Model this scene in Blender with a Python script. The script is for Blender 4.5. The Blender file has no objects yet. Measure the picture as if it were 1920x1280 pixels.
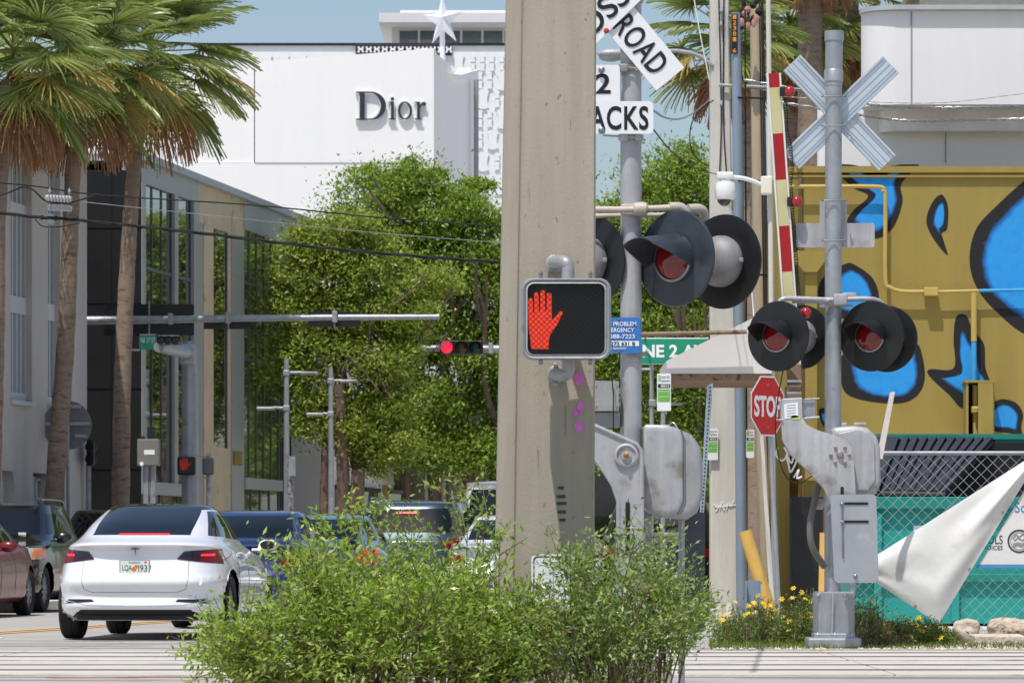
import bpy, bmesh, math, random
import numpy as np
from mathutils import Vector, Matrix
from mathutils.bvhtree import BVHTree
R = math.radians
random.seed(7); rng = np.random.default_rng(11)
SC = bpy.context.scene
COL = SC.collection

# ------------------------------------------------------------ camera / light
HC = 0.88; HOR = 1040.0; F = 8000.0
cam_d = bpy.data.cameras.new("camera"); cam = bpy.data.objects.new("camera", cam_d); COL.objects.link(cam)
cam.location = (0, 0, HC); cam.rotation_euler = (R(90), 0, 0)
cam_d.sensor_width = 36; cam_d.lens = F/1920*36; cam_d.shift_y = (HOR-640)/1920
cam_d.clip_start = 0.5; cam_d.clip_end = 4000
cam_d.dof.use_dof = True; cam_d.dof.focus_distance = 31; cam_d.dof.aperture_fstop = 14
SC.camera = cam
SUN = Vector((-0.20, -0.40, 1.0)).normalized()
el = math.asin(SUN.z); az = math.atan2(SUN.x, SUN.y)
world = bpy.data.worlds.new("World"); SC.world = world; world.use_nodes = True
wn = world.node_tree; sky = wn.nodes.new("ShaderNodeTexSky"); sky.sky_type = 'NISHITA'
sky.sun_disc = False; sky.sun_elevation = el; sky.sun_rotation = az
sky.air_density = 1.0; sky.dust_density = 1.8; sky.ozone_density = 1.5; sky.altitude = 0
bg = wn.nodes["Background"]; bg.inputs[1].default_value = 0.15
wn.links.new(sky.outputs[0], bg.inputs[0])
sd = bpy.data.lights.new("sun", 'SUN'); sd.energy = 4.6; sd.angle = R(0.53); sd.color = (1, .965, .91)
so = bpy.data.objects.new("sun", sd); COL.objects.link(so); so.rotation_euler = SUN.to_track_quat('Z', 'Y').to_euler()
SC.view_settings.view_transform = 'Standard'; SC.view_settings.look = 'None'
SC.view_settings.exposure = -0.2; SC.view_settings.gamma = 1

# ------------------------------------------------------------ helpers
def X(px, Y): return (px-960)/F*Y
def Z(py, Y): return HC+(HOR-py)/F*Y
def P(px, py, Y): return Vector((X(px, Y), Y, Z(py, Y)))
def S(r, g=None, b=None):
    if g is None: g = b = r
    f = lambda c: (c/255/12.92) if c/255 < .04045 else ((c/255+.055)/1.055)**2.4
    return (f(r), f(g), f(b), 1)
MATS = {}
def pm(name, col, rough=.55, metal=0, var=.12, scale=3, bump=0, bscale=None, coat=0, spec=.5, dark=None, dscale=6, dth=.6, emit=None, es=0, trans=0, stretch=(1, 1, 1), alpha=1, streak=0, sscale=5):
    if name in MATS: return MATS[name]
    m = bpy.data.materials.new(name); m.use_nodes = True; nt = m.node_tree; b = nt.nodes["Principled BSDF"]
    L = nt.links.new; N = nt.nodes.new
    b.inputs["Roughness"].default_value = rough; b.inputs["Metallic"].default_value = metal
    b.inputs["Coat Weight"].default_value = coat; b.inputs["Specular IOR Level"].default_value = spec
    b.inputs["Coat Roughness"].default_value = .04
    tc = N("ShaderNodeTexCoord"); mp = N("ShaderNodeMapping"); L(tc.outputs["Object"], mp.inputs[0]); mp.inputs["Scale"].default_value = stretch
    nz = N("ShaderNodeTexNoise"); nz.inputs["Scale"].default_value = scale; nz.inputs["Detail"].default_value = 6; nz.inputs["Roughness"].default_value = .65
    L(mp.outputs[0], nz.inputs["Vector"])
    mr = N("ShaderNodeMapRange"); mr.inputs[1].default_value = .3; mr.inputs[2].default_value = .7
    mr.inputs[3].default_value = 1-var; mr.inputs[4].default_value = 1+var; L(nz.outputs[0], mr.inputs[0])
    mx = N("ShaderNodeVectorMath"); mx.operation = 'SCALE'; mx.inputs[0].default_value = col[:3]; L(mr.outputs[0], mx.inputs["Scale"])
    out = mx.outputs[0]
    if dark:
        n2 = N("ShaderNodeTexNoise"); n2.inputs["Scale"].default_value = dscale; n2.inputs["Detail"].default_value = 8; L(mp.outputs[0], n2.inputs["Vector"])
        r2 = N("ShaderNodeMapRange"); r2.inputs[1].default_value = dth; r2.inputs[2].default_value = dth+.12; L(n2.outputs[0], r2.inputs[0])
        mi = N("ShaderNodeMix"); mi.data_type = 'RGBA'; L(r2.outputs[0], mi.inputs[0]); L(out, mi.inputs[6]); mi.inputs[7].default_value = dark; out = mi.outputs[2]
    if streak:
        m2 = N("ShaderNodeMapping"); L(tc.outputs["Object"], m2.inputs[0]); m2.inputs["Scale"].default_value = (1, 1, .07)
        n4 = N("ShaderNodeTexNoise"); n4.inputs["Scale"].default_value = sscale; n4.inputs["Detail"].default_value = 5; n4.inputs["Roughness"].default_value = .7; L(m2.outputs[0], n4.inputs["Vector"])
        r4 = N("ShaderNodeMapRange"); r4.inputs[1].default_value = .35; r4.inputs[2].default_value = .62; r4.inputs[3].default_value = 1+streak*.3; r4.inputs[4].default_value = 1-streak; L(n4.outputs[0], r4.inputs[0])
        v4 = N("ShaderNodeVectorMath"); v4.operation = 'SCALE'; L(out, v4.inputs[0]); L(r4.outputs[0], v4.inputs["Scale"]); out = v4.outputs[0]
    L(out, b.inputs["Base Color"])
    mrr = N("ShaderNodeMapRange"); mrr.inputs[1].default_value = .3; mrr.inputs[2].default_value = .7
    mrr.inputs[3].default_value = max(0, rough*.85); mrr.inputs[4].default_value = min(1, rough*1.15); L(nz.outputs[0], mrr.inputs[0]); L(mrr.outputs[0], b.inputs["Roughness"])
    if bump:
        n3 = N("ShaderNodeTexNoise"); n3.inputs["Scale"].default_value = bscale or scale*8; n3.inputs["Detail"].default_value = 5; L(mp.outputs[0], n3.inputs["Vector"])
        bp = N("ShaderNodeBump"); bp.inputs["Strength"].default_value = bump; bp.inputs["Distance"].default_value = .02; L(n3.outputs[0], bp.inputs["Height"]); L(bp.outputs[0], b.inputs["Normal"])
    if emit: b.inputs["Emission Color"].default_value = emit; b.inputs["Emission Strength"].default_value = es
    if trans: b.inputs["Transmission Weight"].default_value = trans
    if alpha < 1: b.inputs["Alpha"].default_value = alpha
    MATS[name] = m; return m
def leafmat(name, cols, trans=.35, rough=.45, spec=.4):
    m = bpy.data.materials.new(name); m.use_nodes = True; nt = m.node_tree; b = nt.nodes["Principled BSDF"]; L = nt.links.new; N = nt.nodes.new
    g = N("ShaderNodeNewGeometry"); cr = N("ShaderNodeValToRGB")
    e = cr.color_ramp.elements
    while len(e) < len(cols): e.new(.5)
    for i, c in enumerate(cols): e[i].position = i/(len(cols)-1); e[i].color = c
    L(g.outputs["Random Per Island"], cr.inputs[0]); L(cr.outputs[0], b.inputs["Base Color"])
    b.inputs["Roughness"].default_value = rough; b.inputs["Specular IOR Level"].default_value = spec
    t = N("ShaderNodeBsdfTranslucent"); L(cr.outputs[0], t.inputs[0]); ms = N("ShaderNodeMixShader"); ms.inputs[0].default_value = trans
    o = nt.nodes["Material Output"]; L(b.outputs[0], ms.inputs[1]); L(t.outputs[0], ms.inputs[2]); L(ms.outputs[0], o.inputs[0])
    MATS[name] = m; return m

def tag(o, label=None, cat=None, group=None, kind=None):
    if label: o['label'] = label
    if cat: o['category'] = cat
    if group: o['group'] = group
    if kind: o['kind'] = kind
    return o
def thing(name, label, cat, loc=(0, 0, 0), rz=0, group=None):
    o = bpy.data.objects.new(name, None); COL.objects.link(o); o.empty_display_size = .2
    o.location = loc; o.rotation_euler = (0, 0, rz); tag(o, label, cat, group); o['_w'] = [loc[0], loc[1], loc[2]]
    return o
def worg(o):
    v = Vector((0, 0, 0))
    while o is not None:
        if o.type == 'EMPTY': v += Vector(o.location)
        o = o.parent
    return v
def link(name, me, mat, parent=None, local=False):
    ob = bpy.data.objects.new(name, me); COL.objects.link(ob)
    ms = mat if isinstance(mat, (list, tuple)) else [mat]
    for m in ms: me.materials.append(m)
    if parent is not None:
        ob.parent = parent
        if not local: me.transform(Matrix.Translation(-worg(parent)))
    return ob
def smooth_angle(me, ang=35):
    me.polygons.foreach_set('use_smooth', [True]*len(me.polygons))
    try: me.set_sharp_from_angle(angle=R(ang))
    except Exception: pass
class MB:
    def __init__(s): s.v = []; s.f = []; s.m = []
    def add(s, vs, fs, mi=0):
        n = len(s.v); s.v += [tuple(v) for v in vs]; s.f += [tuple(i+n for i in f) for f in fs]; s.m += [mi]*len(fs); return s
    def box(s, c, d, rz=0, rx=0, ry=0, mi=0, mat=None, bev=0):
        M = mat or (Matrix.Translation(Vector(c)) @ Matrix.Rotation(rz, 4, 'Z') @ Matrix.Rotation(ry, 4, 'Y') @ Matrix.Rotation(rx, 4, 'X'))
        a, b_, e = d[0]/2, d[1]/2, d[2]/2
        if bev > 0:
            bm = bmesh.new(); bmesh.ops.create_cube(bm, size=1)
            for v in bm.verts: v.co = Vector((v.co.x*d[0], v.co.y*d[1], v.co.z*d[2]))
            bmesh.ops.bevel(bm, geom=bm.edges[:], offset=min(bev, min(d)*.45), segments=2, affect='EDGES', profile=.5)
            bm.verts.index_update(); vs = [M@v.co for v in bm.verts]; fs = [[v.index for v in f.verts] for f in bm.faces]; bm.free(); return s.add(vs, fs, mi)
        vs = [M@Vector((x, y, z)) for x in (-a, a) for y in (-b_, b_) for z in (-e, e)]
        return s.add(vs, [(0, 1, 3, 2), (4, 6, 7, 5), (0, 4, 5, 1), (2, 3, 7, 6), (0, 2, 6, 4), (1, 5, 7, 3)], mi)
    def tube(s, pts, r, n=12, mi=0, cap=True, closed=False):
        pts = [Vector(p) for p in pts]; k = len(pts); rs = r if isinstance(r, (list, tuple)) else [r]*k
        vs = []; fs = []; prev = None
        for i, p in enumerate(pts):
            t = (pts[min(i+1, k-1)]-pts[max(i-1, 0)])
            if closed: t = pts[(i+1) % k]-pts[(i-1) % k]
            t.normalize()
            if prev is None: u = t.orthogonal().normalized()
            else:
                u = prev-t*prev.dot(t); u = u.normalized() if u.length > 1e-6 else t.orthogonal().normalized()
            prev = u; w = t.cross(u)
            for j in range(n):
                a = 2*math.pi*j/n; vs.append(p+(u*math.cos(a)+w*math.sin(a))*rs[i])
        for i in range(k if closed else k-1):
            for j in range(n):
                a = i*n+j; b_ = i*n+(j+1) % n; i2 = (i+1) % k
                fs.append((a, b_, i2*n+(j+1) % n, i2*n+j))
        if cap and not closed: fs.append(tuple(range(n-1, -1, -1))); fs.append(tuple((k-1)*n+j for j in range(n)))
        return s.add(vs, fs, mi)
    def prism(s, pts, off, mi=0):
        """closed polygon of 3D points extruded by vector off"""
        pts = [Vector(p) for p in pts]; off = Vector(off); n = len(pts)
        vs = pts+[p+off for p in pts]
        nrm = Vector((0, 0, 0))
        for i in range(n): nrm += pts[i].cross(pts[(i+1) % n])
        fwd = list(range(n)); bak = [n+i for i in range(n)]
        if nrm.dot(off) > 0: fs = [fwd[::-1], bak]; q = [(i, (i+1) % n, n+(i+1) % n, n+i) for i in range(n)]
        else: fs = [fwd, bak[::-1]]; q = [((i+1) % n, i, n+i, n+(i+1) % n) for i in range(n)]
        return s.add(vs, fs+q, mi)
    def poly(s, px, Y, th, mi=0):
        return s.prism([P(a, b, Y) for a, b in px], (0, th, 0), mi)
    def lathe(s, prof, M, n=32, mi=0, cap=False):
        vs = []; fs = []
        for r, h in prof:
            for j in range(n):
                a = 2*math.pi*j/n; vs.append(M@Vector((r*math.cos(a), r*math.sin(a), h)))
        for i in range(len(prof)-1):
            for j in range(n):
                fs.append((i*n+j, i*n+(j+1) % n, (i+1)*n+(j+1) % n, (i+1)*n+j))
        if cap: fs.append(tuple(range(n-1, -1, -1))); fs.append(tuple((len(prof)-1)*n+j for j in range(n)))
        return s.add(vs, fs, mi)
    def sph(s, c, r, n=16, sc=(1, 1, 1), mi=0):
        c = Vector(c); prof = []
        M = Matrix.Translation(c) @ Matrix.Diagonal((sc[0], sc[1], sc[2], 1))
        for i in range(n//2+1):
            a = -math.pi/2+math.pi*i/(n//2); prof.append((max(1e-4, r*math.cos(a)), r*math.sin(a)))
        return s.lathe(prof, M, n, mi)
    def build(s, name, mat, parent=None, smooth=False, local=False, bevel=0):
        me = bpy.data.meshes.new(name); me.from_pydata(s.v, [], s.f); me.update()
        if isinstance(mat, (list, tuple)) and len(mat) > 1: me.polygons.foreach_set('material_index', s.m)
        if smooth: smooth_angle(me, 40)
        return link(name, me, mat, parent, local)
def rrect(x0, y0, x1, y1, r, n=5):
    pts = []
    for cx, cy, a0 in ((x1-r, y0+r, -90), (x1-r, y1-r, 0), (x0+r, y1-r, 90), (x0+r, y0+r, 180)):
        for i in range(n+1): a = R(a0+90*i/n); pts.append((cx+r*math.cos(a), cy+r*math.sin(a)))
    return pts
def smoothpoly(pts, k=6):
    out = []; n = len(pts); pts = [Vector(p) for p in pts]
    for i in range(n):
        p0, p1, p2, p3 = pts[i-1], pts[i], pts[(i+1) % n], pts[(i+2) % n]
        for j in range(k):
            t = j/k; out.append(.5*((2*p1)+(-p0+p2)*t+(2*p0-5*p1+4*p2-p3)*t*t+(-p0+3*p1-3*p2+p3)*t**3))
    return out
def smoothline(pts, k=6):
    pts = [Vector(p) for p in pts]; q = [pts[0]*2-pts[1]]+pts+[pts[-1]*2-pts[-2]]; out = []
    for i in range(1, len(q)-2):
        p0, p1, p2, p3 = q[i-1:i+3]
        for j in range(k):
            t = j/k; out.append(.5*((2*p1)+(-p0+p2)*t+(2*p0-5*p1+4*p2-p3)*t*t+(-p0+3*p1-3*p2+p3)*t**3))
    out.append(pts[-1]); return out
def text(body, parent, ll, w, h, mat, xd=(1, 0, 0), up=(0, 0, 1), bold=0, th=.002, name='lettering', space=1.0):
    """lettering fitted to a box w x h whose lower-left corner is the world point ll"""
    cu = bpy.data.curves.new('t', 'FONT'); cu.body = body; cu.size = 1; cu.offset = bold; cu.extrude = 0; cu.resolution_u = 4; cu.space_character = space
    ob = bpy.data.objects.new('t', cu); me = bpy.data.meshes.new_from_object(ob)
    bpy.data.objects.remove(ob); bpy.data.curves.remove(cu)
    co = np.array([v.co[:] for v in me.vertices]); mn = co.min(0); mx = co.max(0)
    xd = Vector(xd).normalized(); up = Vector(up).normalized(); ll = Vector(ll)
    faces = [tuple(p.vertices) for p in me.polygons]; bpy.data.meshes.remove(me)
    vs = [ll+xd*((c[0]-mn[0])/(mx[0]-mn[0])*w)+up*((c[1]-mn[1])/(mx[1]-mn[1])*h) for c in co]
    me2 = bpy.data.meshes.new(name); me2.from_pydata(vs, [], faces)
    nr = xd.cross(up)
    bm = bmesh.new(); bm.from_mesh(me2); g = bmesh.ops.extrude_face_region(bm, geom=bm.faces[:])
    for e in g['geom']:
        if isinstance(e, bmesh.types.BMVert): e.co += nr*th
    bmesh.ops.recalc_face_normals(bm, faces=bm.faces[:]); bm.to_mesh(me2); bm.free()
    return link(name, me2, mat, parent)
def ptext(body, parent, px0, py0, px1, py1, Y, mat, **k):
    return text(body, parent, P(px0, py1, Y), (px1-px0)/F*Y, (py1-py0)/F*Y, mat, **k)
def npmesh(name, verts, quads, mat, parent=None, smooth=False):
    me = bpy.data.meshes.new(name); verts = np.asarray(verts, dtype=np.float32); quads = np.asarray(quads, dtype=np.int32)
    if parent is not None: verts = verts-np.array(worg(parent), dtype=np.float32)
    me.vertices.add(len(verts)); me.vertices.foreach_set('co', verts.ravel())
    k = quads.shape[1]; me.loops.add(quads.size); me.loops.foreach_set('vertex_index', quads.ravel())
    me.polygons.add(len(quads)); me.polygons.foreach_set('loop_start', np.arange(0, quads.size, k, dtype=np.int32))
    me.polygons.foreach_set('loop_total', np.full(len(quads), k, dtype=np.int32))
    if smooth: me.polygons.foreach_set('use_smooth', np.ones(len(quads), dtype=bool))
    me.update(calc_edges=True); ob = link(name, me, mat, parent, local=True); return ob
def leaves(centers, size, dirs=None, wr=.4, jit=.3, upb=.3):
    """diamond leaves: returns verts, quads"""
    n = len(centers); d = rng.normal(size=(n, 3)) if dirs is None else dirs+rng.normal(size=(n, 3))*jit
    d /= np.linalg.norm(d, axis=1)[:, None]+1e-9
    up = rng.normal(size=(n, 3)); up[:, 2] += upb*3; s = np.cross(d, up); s /= np.linalg.norm(s, axis=1)[:, None]+1e-9
    nn = np.cross(s, d)
    L = (size*(.6+.8*rng.random(n)))[:, None]; c = centers
    v = np.empty((n, 4, 3)); v[:, 0] = c-d*L*.5; v[:, 1] = c+s*L*wr*.5+nn*L*.06-d*L*.05; v[:, 2] = c+d*L*.5-nn*L*.05; v[:, 3] = c-s*L*wr*.5+nn*L*.06-d*L*.05
    q = np.arange(n*4).reshape(n, 4); return v.reshape(-1, 3), q
def copy_tree(o, parent=None):
    c = o.copy(); COL.objects.link(c); c.parent = parent
    for ch in [x for x in list(o.children)]: copy_tree(ch, c)
    return c

# ------------------------------------------------------------ materials
concrete_pole = pm('concrete_pole', S(166, 157, 141), .9, var=.07, streak=.10, sscale=9, scale=1.6, bump=.12, bscale=90, dark=S(116, 106, 92), dscale=30, dth=.655, stretch=(1, 1, .6))
galv = pm('galvanised', S(166, 170, 174), .45, .5, streak=.12, sscale=10, var=.12, scale=6, bump=.05, dark=S(120, 122, 124), dscale=5, dth=.63)
alu = pm('cast_aluminium', S(168, 168, 168), .5, .35, streak=.12, sscale=12, var=.12, scale=5, bump=.08, dark=S(135, 133, 130), dscale=7, dth=.62)
alup = pm('aluminium_paint', S(178, 178, 180), .5, .2, var=.12, scale=4, streak=.14, sscale=14, bump=.05, dark=S(140, 136, 130), dscale=4, dth=.57)
blackp = pm('black_paint', S(24, 24, 26), .42, var=.25, scale=6)
navyp = pm('dark_grey_paint', S(52, 58, 66), .32, var=.3, scale=5)
redlens = pm('red_lens', S(120, 8, 10), .12, var=.3, scale=30, coat=.6)
redlamp = pm('red_lamp', S(165, 8, 14), .12, var=.15, scale=30, coat=.8)
whitesign = pm('white_sheeting', S(232, 234, 236), .4, var=.03, scale=9)
blacktxt = pm('black_lettering', S(18, 18, 20), .5, var=.1)
whitetxt = pm('white_lettering', S(235, 235, 235), .5, var=.02)
steel = pm('steel', S(140, 142, 145), .35, .8, var=.12, scale=12)
rust = pm('rusty_steel', S(140, 118, 98), .8, .2, var=.25, scale=9, dark=S(110, 70, 45), dscale=10, dth=.55)
rubber = pm('rubber', S(22, 22, 23), .8, var=.15, scale=10)
plastic = pm('black_plastic', S(20, 20, 21), .55, var=.1)
chrome = pm('chrome', S(220, 222, 225), .12, 1, var=.03)
cglass = pm('car_glass', S(10, 16, 18), .03, 0, var=.05, spec=.55, coat=.05)
whitewall = pm('white_stucco', S(229, 228, 227), .8, streak=.035, sscale=1.5, var=.02, scale=.4, bump=.05, bscale=8)

# ------------------------------------------------------------ ground
def sheet(name, pts, z, mat, kind='structure', label=None):
    mb = MB(); mb.prism([(x, y, z-.003) for x, y in pts], (0, 0, .003)); o = mb.build(name, mat); tag(o, label, None, None, kind); return o
DX, DY = math.sin(R(8.6)), math.cos(R(8.6))
gmat = pm('ground_concrete', S(188, 182, 174), .9, var=.1, scale=.8, bump=.2, bscale=20, dark=S(150, 144, 136), dscale=1.5, dth=.6)
sheet('ground', [(-1500, -200), (1500, -200), (1500, 3000), (-1500, 3000)], -.012, gmat)
road = pm('asphalt', S(168, 163, 157), .85, var=.12, scale=1.2, bump=.4, bscale=90, dark=S(146, 142, 137), dscale=2.2, dth=.58, stretch=(.6, 1, 1))
def ds(x, y, s, o=0): return (x+DX*s+DY*o, y+DY*s-DX*o)
sheet('road', [(-60, 5), (40, 5), (40, 39.6), (2.9, 39.6), ds(2.2, 44, 0), ds(2.2, 44, 90), ds(-11.5, 44, 90), ds(-11.5, 44, 0), (-60, 39.6)], -.005, road)
walkm = pm('pavement_concrete', S(206, 202, 194), .85, var=.06, scale=2, bump=.2, bscale=40, dark=S(170, 165, 158), dscale=3, dth=.62)
mb = MB(); mb.prism([(*ds(2.35, 44, 0), -.01), (*ds(6, 44, 0), -.01), (*ds(6, 44, 90), -.01), (*ds(2.35, 44, 90), -.01)], (0, 0, .13)); tag(mb.build('pavement', walkm), kind='structure')
mb = MB(); mb.prism([(*ds(-16, 44, 15), -.01), (*ds(-11.6, 44, 15), -.01), (*ds(-11.6, 44, 90), -.01), (*ds(-16, 44, 90), -.01)], (0, 0, .13)); tag(mb.build('pavement', walkm), kind='structure')
# verge of gravel and dirt on the right
dirt = pm('gravel_dirt', S(176, 166, 152), .95, var=.25, scale=18, bump=.8, bscale=60, dark=S(110, 102, 88), dscale=25, dth=.52)
sheet('verge', [(2.3, 38.9), (30, 38.9), (30, 47), (2.6, 47)], .012, dirt)
# rail crossing: concrete panels, rails and flangeways
panel = pm('crossing_panel', S(196, 190, 181), .85, var=.1, scale=2.5, bump=.3, bscale=50, dark=S(140, 132, 122), dscale=4, dth=.58, stretch=(.25, 1, 1))
railm = pm('rail_steel', S(118, 106, 98), .4, .6, var=.2, scale=4, stretch=(.1, 1, 1))
groove = pm('flangeway', S(104, 94, 88), .9, var=.3, scale=5)
mb = MB()
for y0, y1 in ((31.2, 32.19), (32.6, 33.68), (34.06, 35.0), (35.6, 36.4), (36.82, 37.86), (38.28, 38.85)):
    k = -14.0
    while k < 18:
        mb.box((k+1.2, (y0+y1)/2, .001), (2.385, y1-y0-.012, .02), bev=.004); k += 2.4
tag(mb.build('crossing_panels', panel), kind='structure')
mb = MB()
for y in (32.36, 33.9, 36.6, 38.1): mb.box((2, y, .001), (34, .36, .010))
tag(mb.build('flangeway', groove), kind='structure')
for i, y in enumerate((32.40, 33.86, 36.62, 38.06)):
    mb = MB(); mb.box((2, y, .004), (34, .07, .022), bev=.006)
    tag(mb.build('rail', railm), 'steel rail set in the concrete crossing, %s from the camera' % ('nearest', 'second', 'third', 'farthest')[i], 'rail', 'rails of the level crossing')
yel = pm('yellow_road_paint', S(214, 160, 60), .8, var=.15, scale=8, dark=S(180, 168, 150), dscale=12, dth=.58)
redpaint = pm('red_spray_paint', S(200, 120, 115), .9, var=.2, scale=10)
whp = pm('white_road_paint', S(225, 222, 216), .8, var=.08, scale=6)
mb = MB()
for o in (0, .28):
    a = ds(-6.35, 46.2, 0, o); b = ds(-6.35, 46.2, 60, o); mb.prism([(a[0], a[1], -.001), (a[0]+.11, a[1], -.001), (b[0]+.11, b[1], -.001), (b[0], b[1], -.001)], (0, 0, .003))
tag(mb.build('lane_marking', yel), kind='structure')
mb = MB(); mb.prism([(-8.5, 45.2, -.001), (-5.4, 45.0, -.001), (-5.4, 45.45, -.001), (-8.5, 45.7, -.001)], (0, 0, .003)); tag(mb.build('stop_line', whp), kind='structure')
mb = MB(); mb.prism([(-3.3, 30.6, -.001), (-2.6, 30.9, -.001), (-1.2, 30.72, -.001), (-2.6, 30.97, -.001), (-3.35, 30.64, -.001)], (0, 0, .003)); tag(mb.build('spray_marking', redpaint), kind='structure')

stain = pm('tyre_stain', S(128, 123, 118), .85, var=.15, scale=6, stretch=(.15, 1, 1))
crackm = pm('tar_seam', S(84, 80, 77), .8, var=.2)
mb = MB(); r_ = random.Random(12)
for (x, y, l, w) in ((-5, 41.5, 1.6, .22), (-3.9, 42.6, 2.2, .18), (-2.6, 40.6, 1.8, .16), (-7, 40.9, 1.4, .25), (0.6, 40.3, 1.9, .2), (-4.4, 30.2, 2.1, .12), (3.4, 30.6, 1.8, .14)):
    pts = []
    for i in range(20): a = 2*math.pi*i/20; pts.append(Vector((x+l*math.cos(a)*r_.uniform(.75, 1.1), y+w*math.sin(a)*r_.uniform(.6, 1.2), -.0045)))
    mb.prism(pts, (0, 0, .0015))
tag(mb.build('road_stain', stain), kind='structure')
mb = MB()
for (x0, y0, x1, y1) in ((-12, 39.4, 2.6, 39.1), (-6.8, 44.5, -1.2, 42.9), (-4.4, 39.2, -3.9, 43), (.9, 39.2, 1.3, 43.5), (-9, 30.9, 4, 30.95), (-1.5, 29.2, -1.1, 31)):
    pts = [(x0+(x1-x0)*i/14, y0+(y1-y0)*i/14+r_.uniform(-.05, .05)) for i in range(15)]
    for (a, b_), (c_, d_) in zip(pts, pts[1:]):
        w = r_.uniform(.012, .03); mb.prism([Vector((a, b_-w, -.0035)), Vector((c_, d_-w, -.0035)), Vector((c_+w*.5, d_+w, -.0035)), Vector((a+w*.5, b_+w, -.0035))], (0, 0, .001))
tag(mb.build('tar_seam', crackm), kind='structure')

# ------------------------------------------------------------ buildings
def facade_pt(pA, s, z): return Vector((pA[0]+DX*s, pA[1]+DY*s, z))
FD = Vector((DX, DY, 0)); FN = Vector((DY, -DX, 0))
class Facade:
    """wall plane running along the street; px() turns a pixel column into a distance along it"""
    def __init__(s, pxA, YA): s.A = Vector((X(pxA, YA), YA, 0))
    def s_of(s, px):
        k = (px-960)/F; return (k*s.A.y-s.A.x)/(DX-k*DY)
    def at(s, px, py, out=0):
        t = s.s_of(px); Y = s.A.y+DY*t; p = s.A+FD*t; return Vector((p.x, p.y, Z(py, Y)))+FN*out
    def quad(s, mb, px0, px1, z0, z1, out0, out1, mi=0):
        a = s.A+FD*s.s_of(px0); b = s.A+FD*s.s_of(px1)
        pts = [Vector((a.x, a.y, z0))+FN*out0, Vector((b.x, b.y, z0))+FN*out0, Vector((b.x, b.y, z1))+FN*out0, Vector((a.x, a.y, z1))+FN*out0]
        mb.prism(pts, FN*(out1-out0), mi)
# grey building on the left edge
greyw = pm('grey_stucco', S(204, 199, 193), .85, streak=.06, sscale=2, var=.05, scale=.8, bump=.1, bscale=14)
frame_w = pm('white_window_frame', S(205, 208, 210), .5, var=.03)
teal = pm('window_glass', S(40, 62, 62), .06, 0, var=.3, scale=.8, spec=1, coat=.6)
fg = Facade(163, 80)
b = thing('grey_building', 'grey stuccoed building with white framed windows and an arched doorway at the left edge', 'building', (fg.A.x-4, 76, 0))
zt = 8.5; mb = MB()
a0 = fg.A+FD*(-16); a1 = fg.A
# wall slab with openings built as strips between window columns (pixel columns)
op = [(20, 60, 3.9, 8.0), (90, 113, 3.9, 8.0)]; lo = [(4, 30, 0, 2.35), (62, 92, 0, 2.35)]
def strip(p0, p1, z0, z1): fg.quad(mb, p0, p1, z0, z1, -.35, 0)
strip(-400, 4, 0, zt); strip(4, 20, 2.35, zt); strip(20, 30, 2.35, 3.6); strip(20, 60, 8.0, zt); strip(30, 62, 0, 3.6) if False else None
strip(30, 62, 0, 3.6); strip(20, 30, 3.6, 3.6+1e-3) if False else None
strip(60, 90, 3.6, zt); strip(62, 92, 2.35, 3.6); strip(90, 113, 8.0, zt); strip(92, 163, 0, 3.6); strip(113, 163, 3.6, zt)
mb.build('wall', greyw, b)
mb = MB(); back = FN*-9
mb.prism([a0+FN*-.36, a1+FN*-.36, a1+back, a0+back], (0, 0, zt-.01)); mb.build('wall', pm('dark_interior', S(60, 62, 64), .9), b)
mb = MB(); mb.prism([a0+FN*.06+Vector((0, 0, zt)), a1+FN*.06+Vector((0, 0, zt)), a1+back+Vector((0, 0, zt)), a0+back+Vector((0, 0, zt))], (0, 0, .25)); mb.build('roof', pm('pale_parapet', S(200, 200, 200), .8), b)
for (p0, p1) in ((20, 60), (90, 113)):
    fr = MB(); gl = MB()
    fg.quad(gl, p0, p1, 3.65, 7.98, -.24, -.22)
    for zz0, zz1 in ((3.6, 3.75), (5.15, 5.45), (6.9, 7.1), (7.9, 8.0)): fg.quad(fr, p0, p1, zz0, zz1, -.215, -.10)
    n = 5 if p1-p0 > 30 else 3
    for i in range(n+1):
        q = p0+(p1-p0)*i/n; fg.quad(fr, q-.9, q+.9, 3.75, 7.9, -.20, -.12)
    fg.quad(fr, p0-1, p1+1, 3.52, 3.6, -.1, .06)
    w = fr.build('window_frame', frame_w, b); gl.build('pane', teal, w)
dw = MB(); fg.quad(dw, 5, 29, 0, 2.3, -.25, -.2); d = dw.build('door', frame_w, b)
dw = MB(); fg.quad(dw, 63, 91, 0, 2.3, -.25, -.2)
for q in (70, 78, 84): fg.quad(dw, q, q+1.2, 0, 2.3, -.198, -.17)
d = dw.build('door', frame_w, b)
p = fg.at(74, 938, -.16); text('SIO', d, p+FD*-.2, 1.0, .42, greyw, xd=FD, th=.01)
# arch rounding over the left door
mb = MB()
for i in range(8):
    a = R(90*i/8); a2 = R(90*(i+1)/8); q0 = 30-9*(1-math.sin(a)); 
arc = [fg.at(30, 0)*1 for _ in range(1)]
def fz(px, z, out=0):
    t = fg.A+FD*fg.s_of(px); return Vector((t.x, t.y, z))+FN*out
pts = [fz(30.2, 2.36, -.34)]+[fz(30.2-9*(1-math.cos(R(a))), 2.36-.5*(1-math.sin(R(a))), -.34) for a in range(90, -1, -10)]
mb.prism(pts, FN*.33); mb.build('wall', greyw, b)

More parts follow.
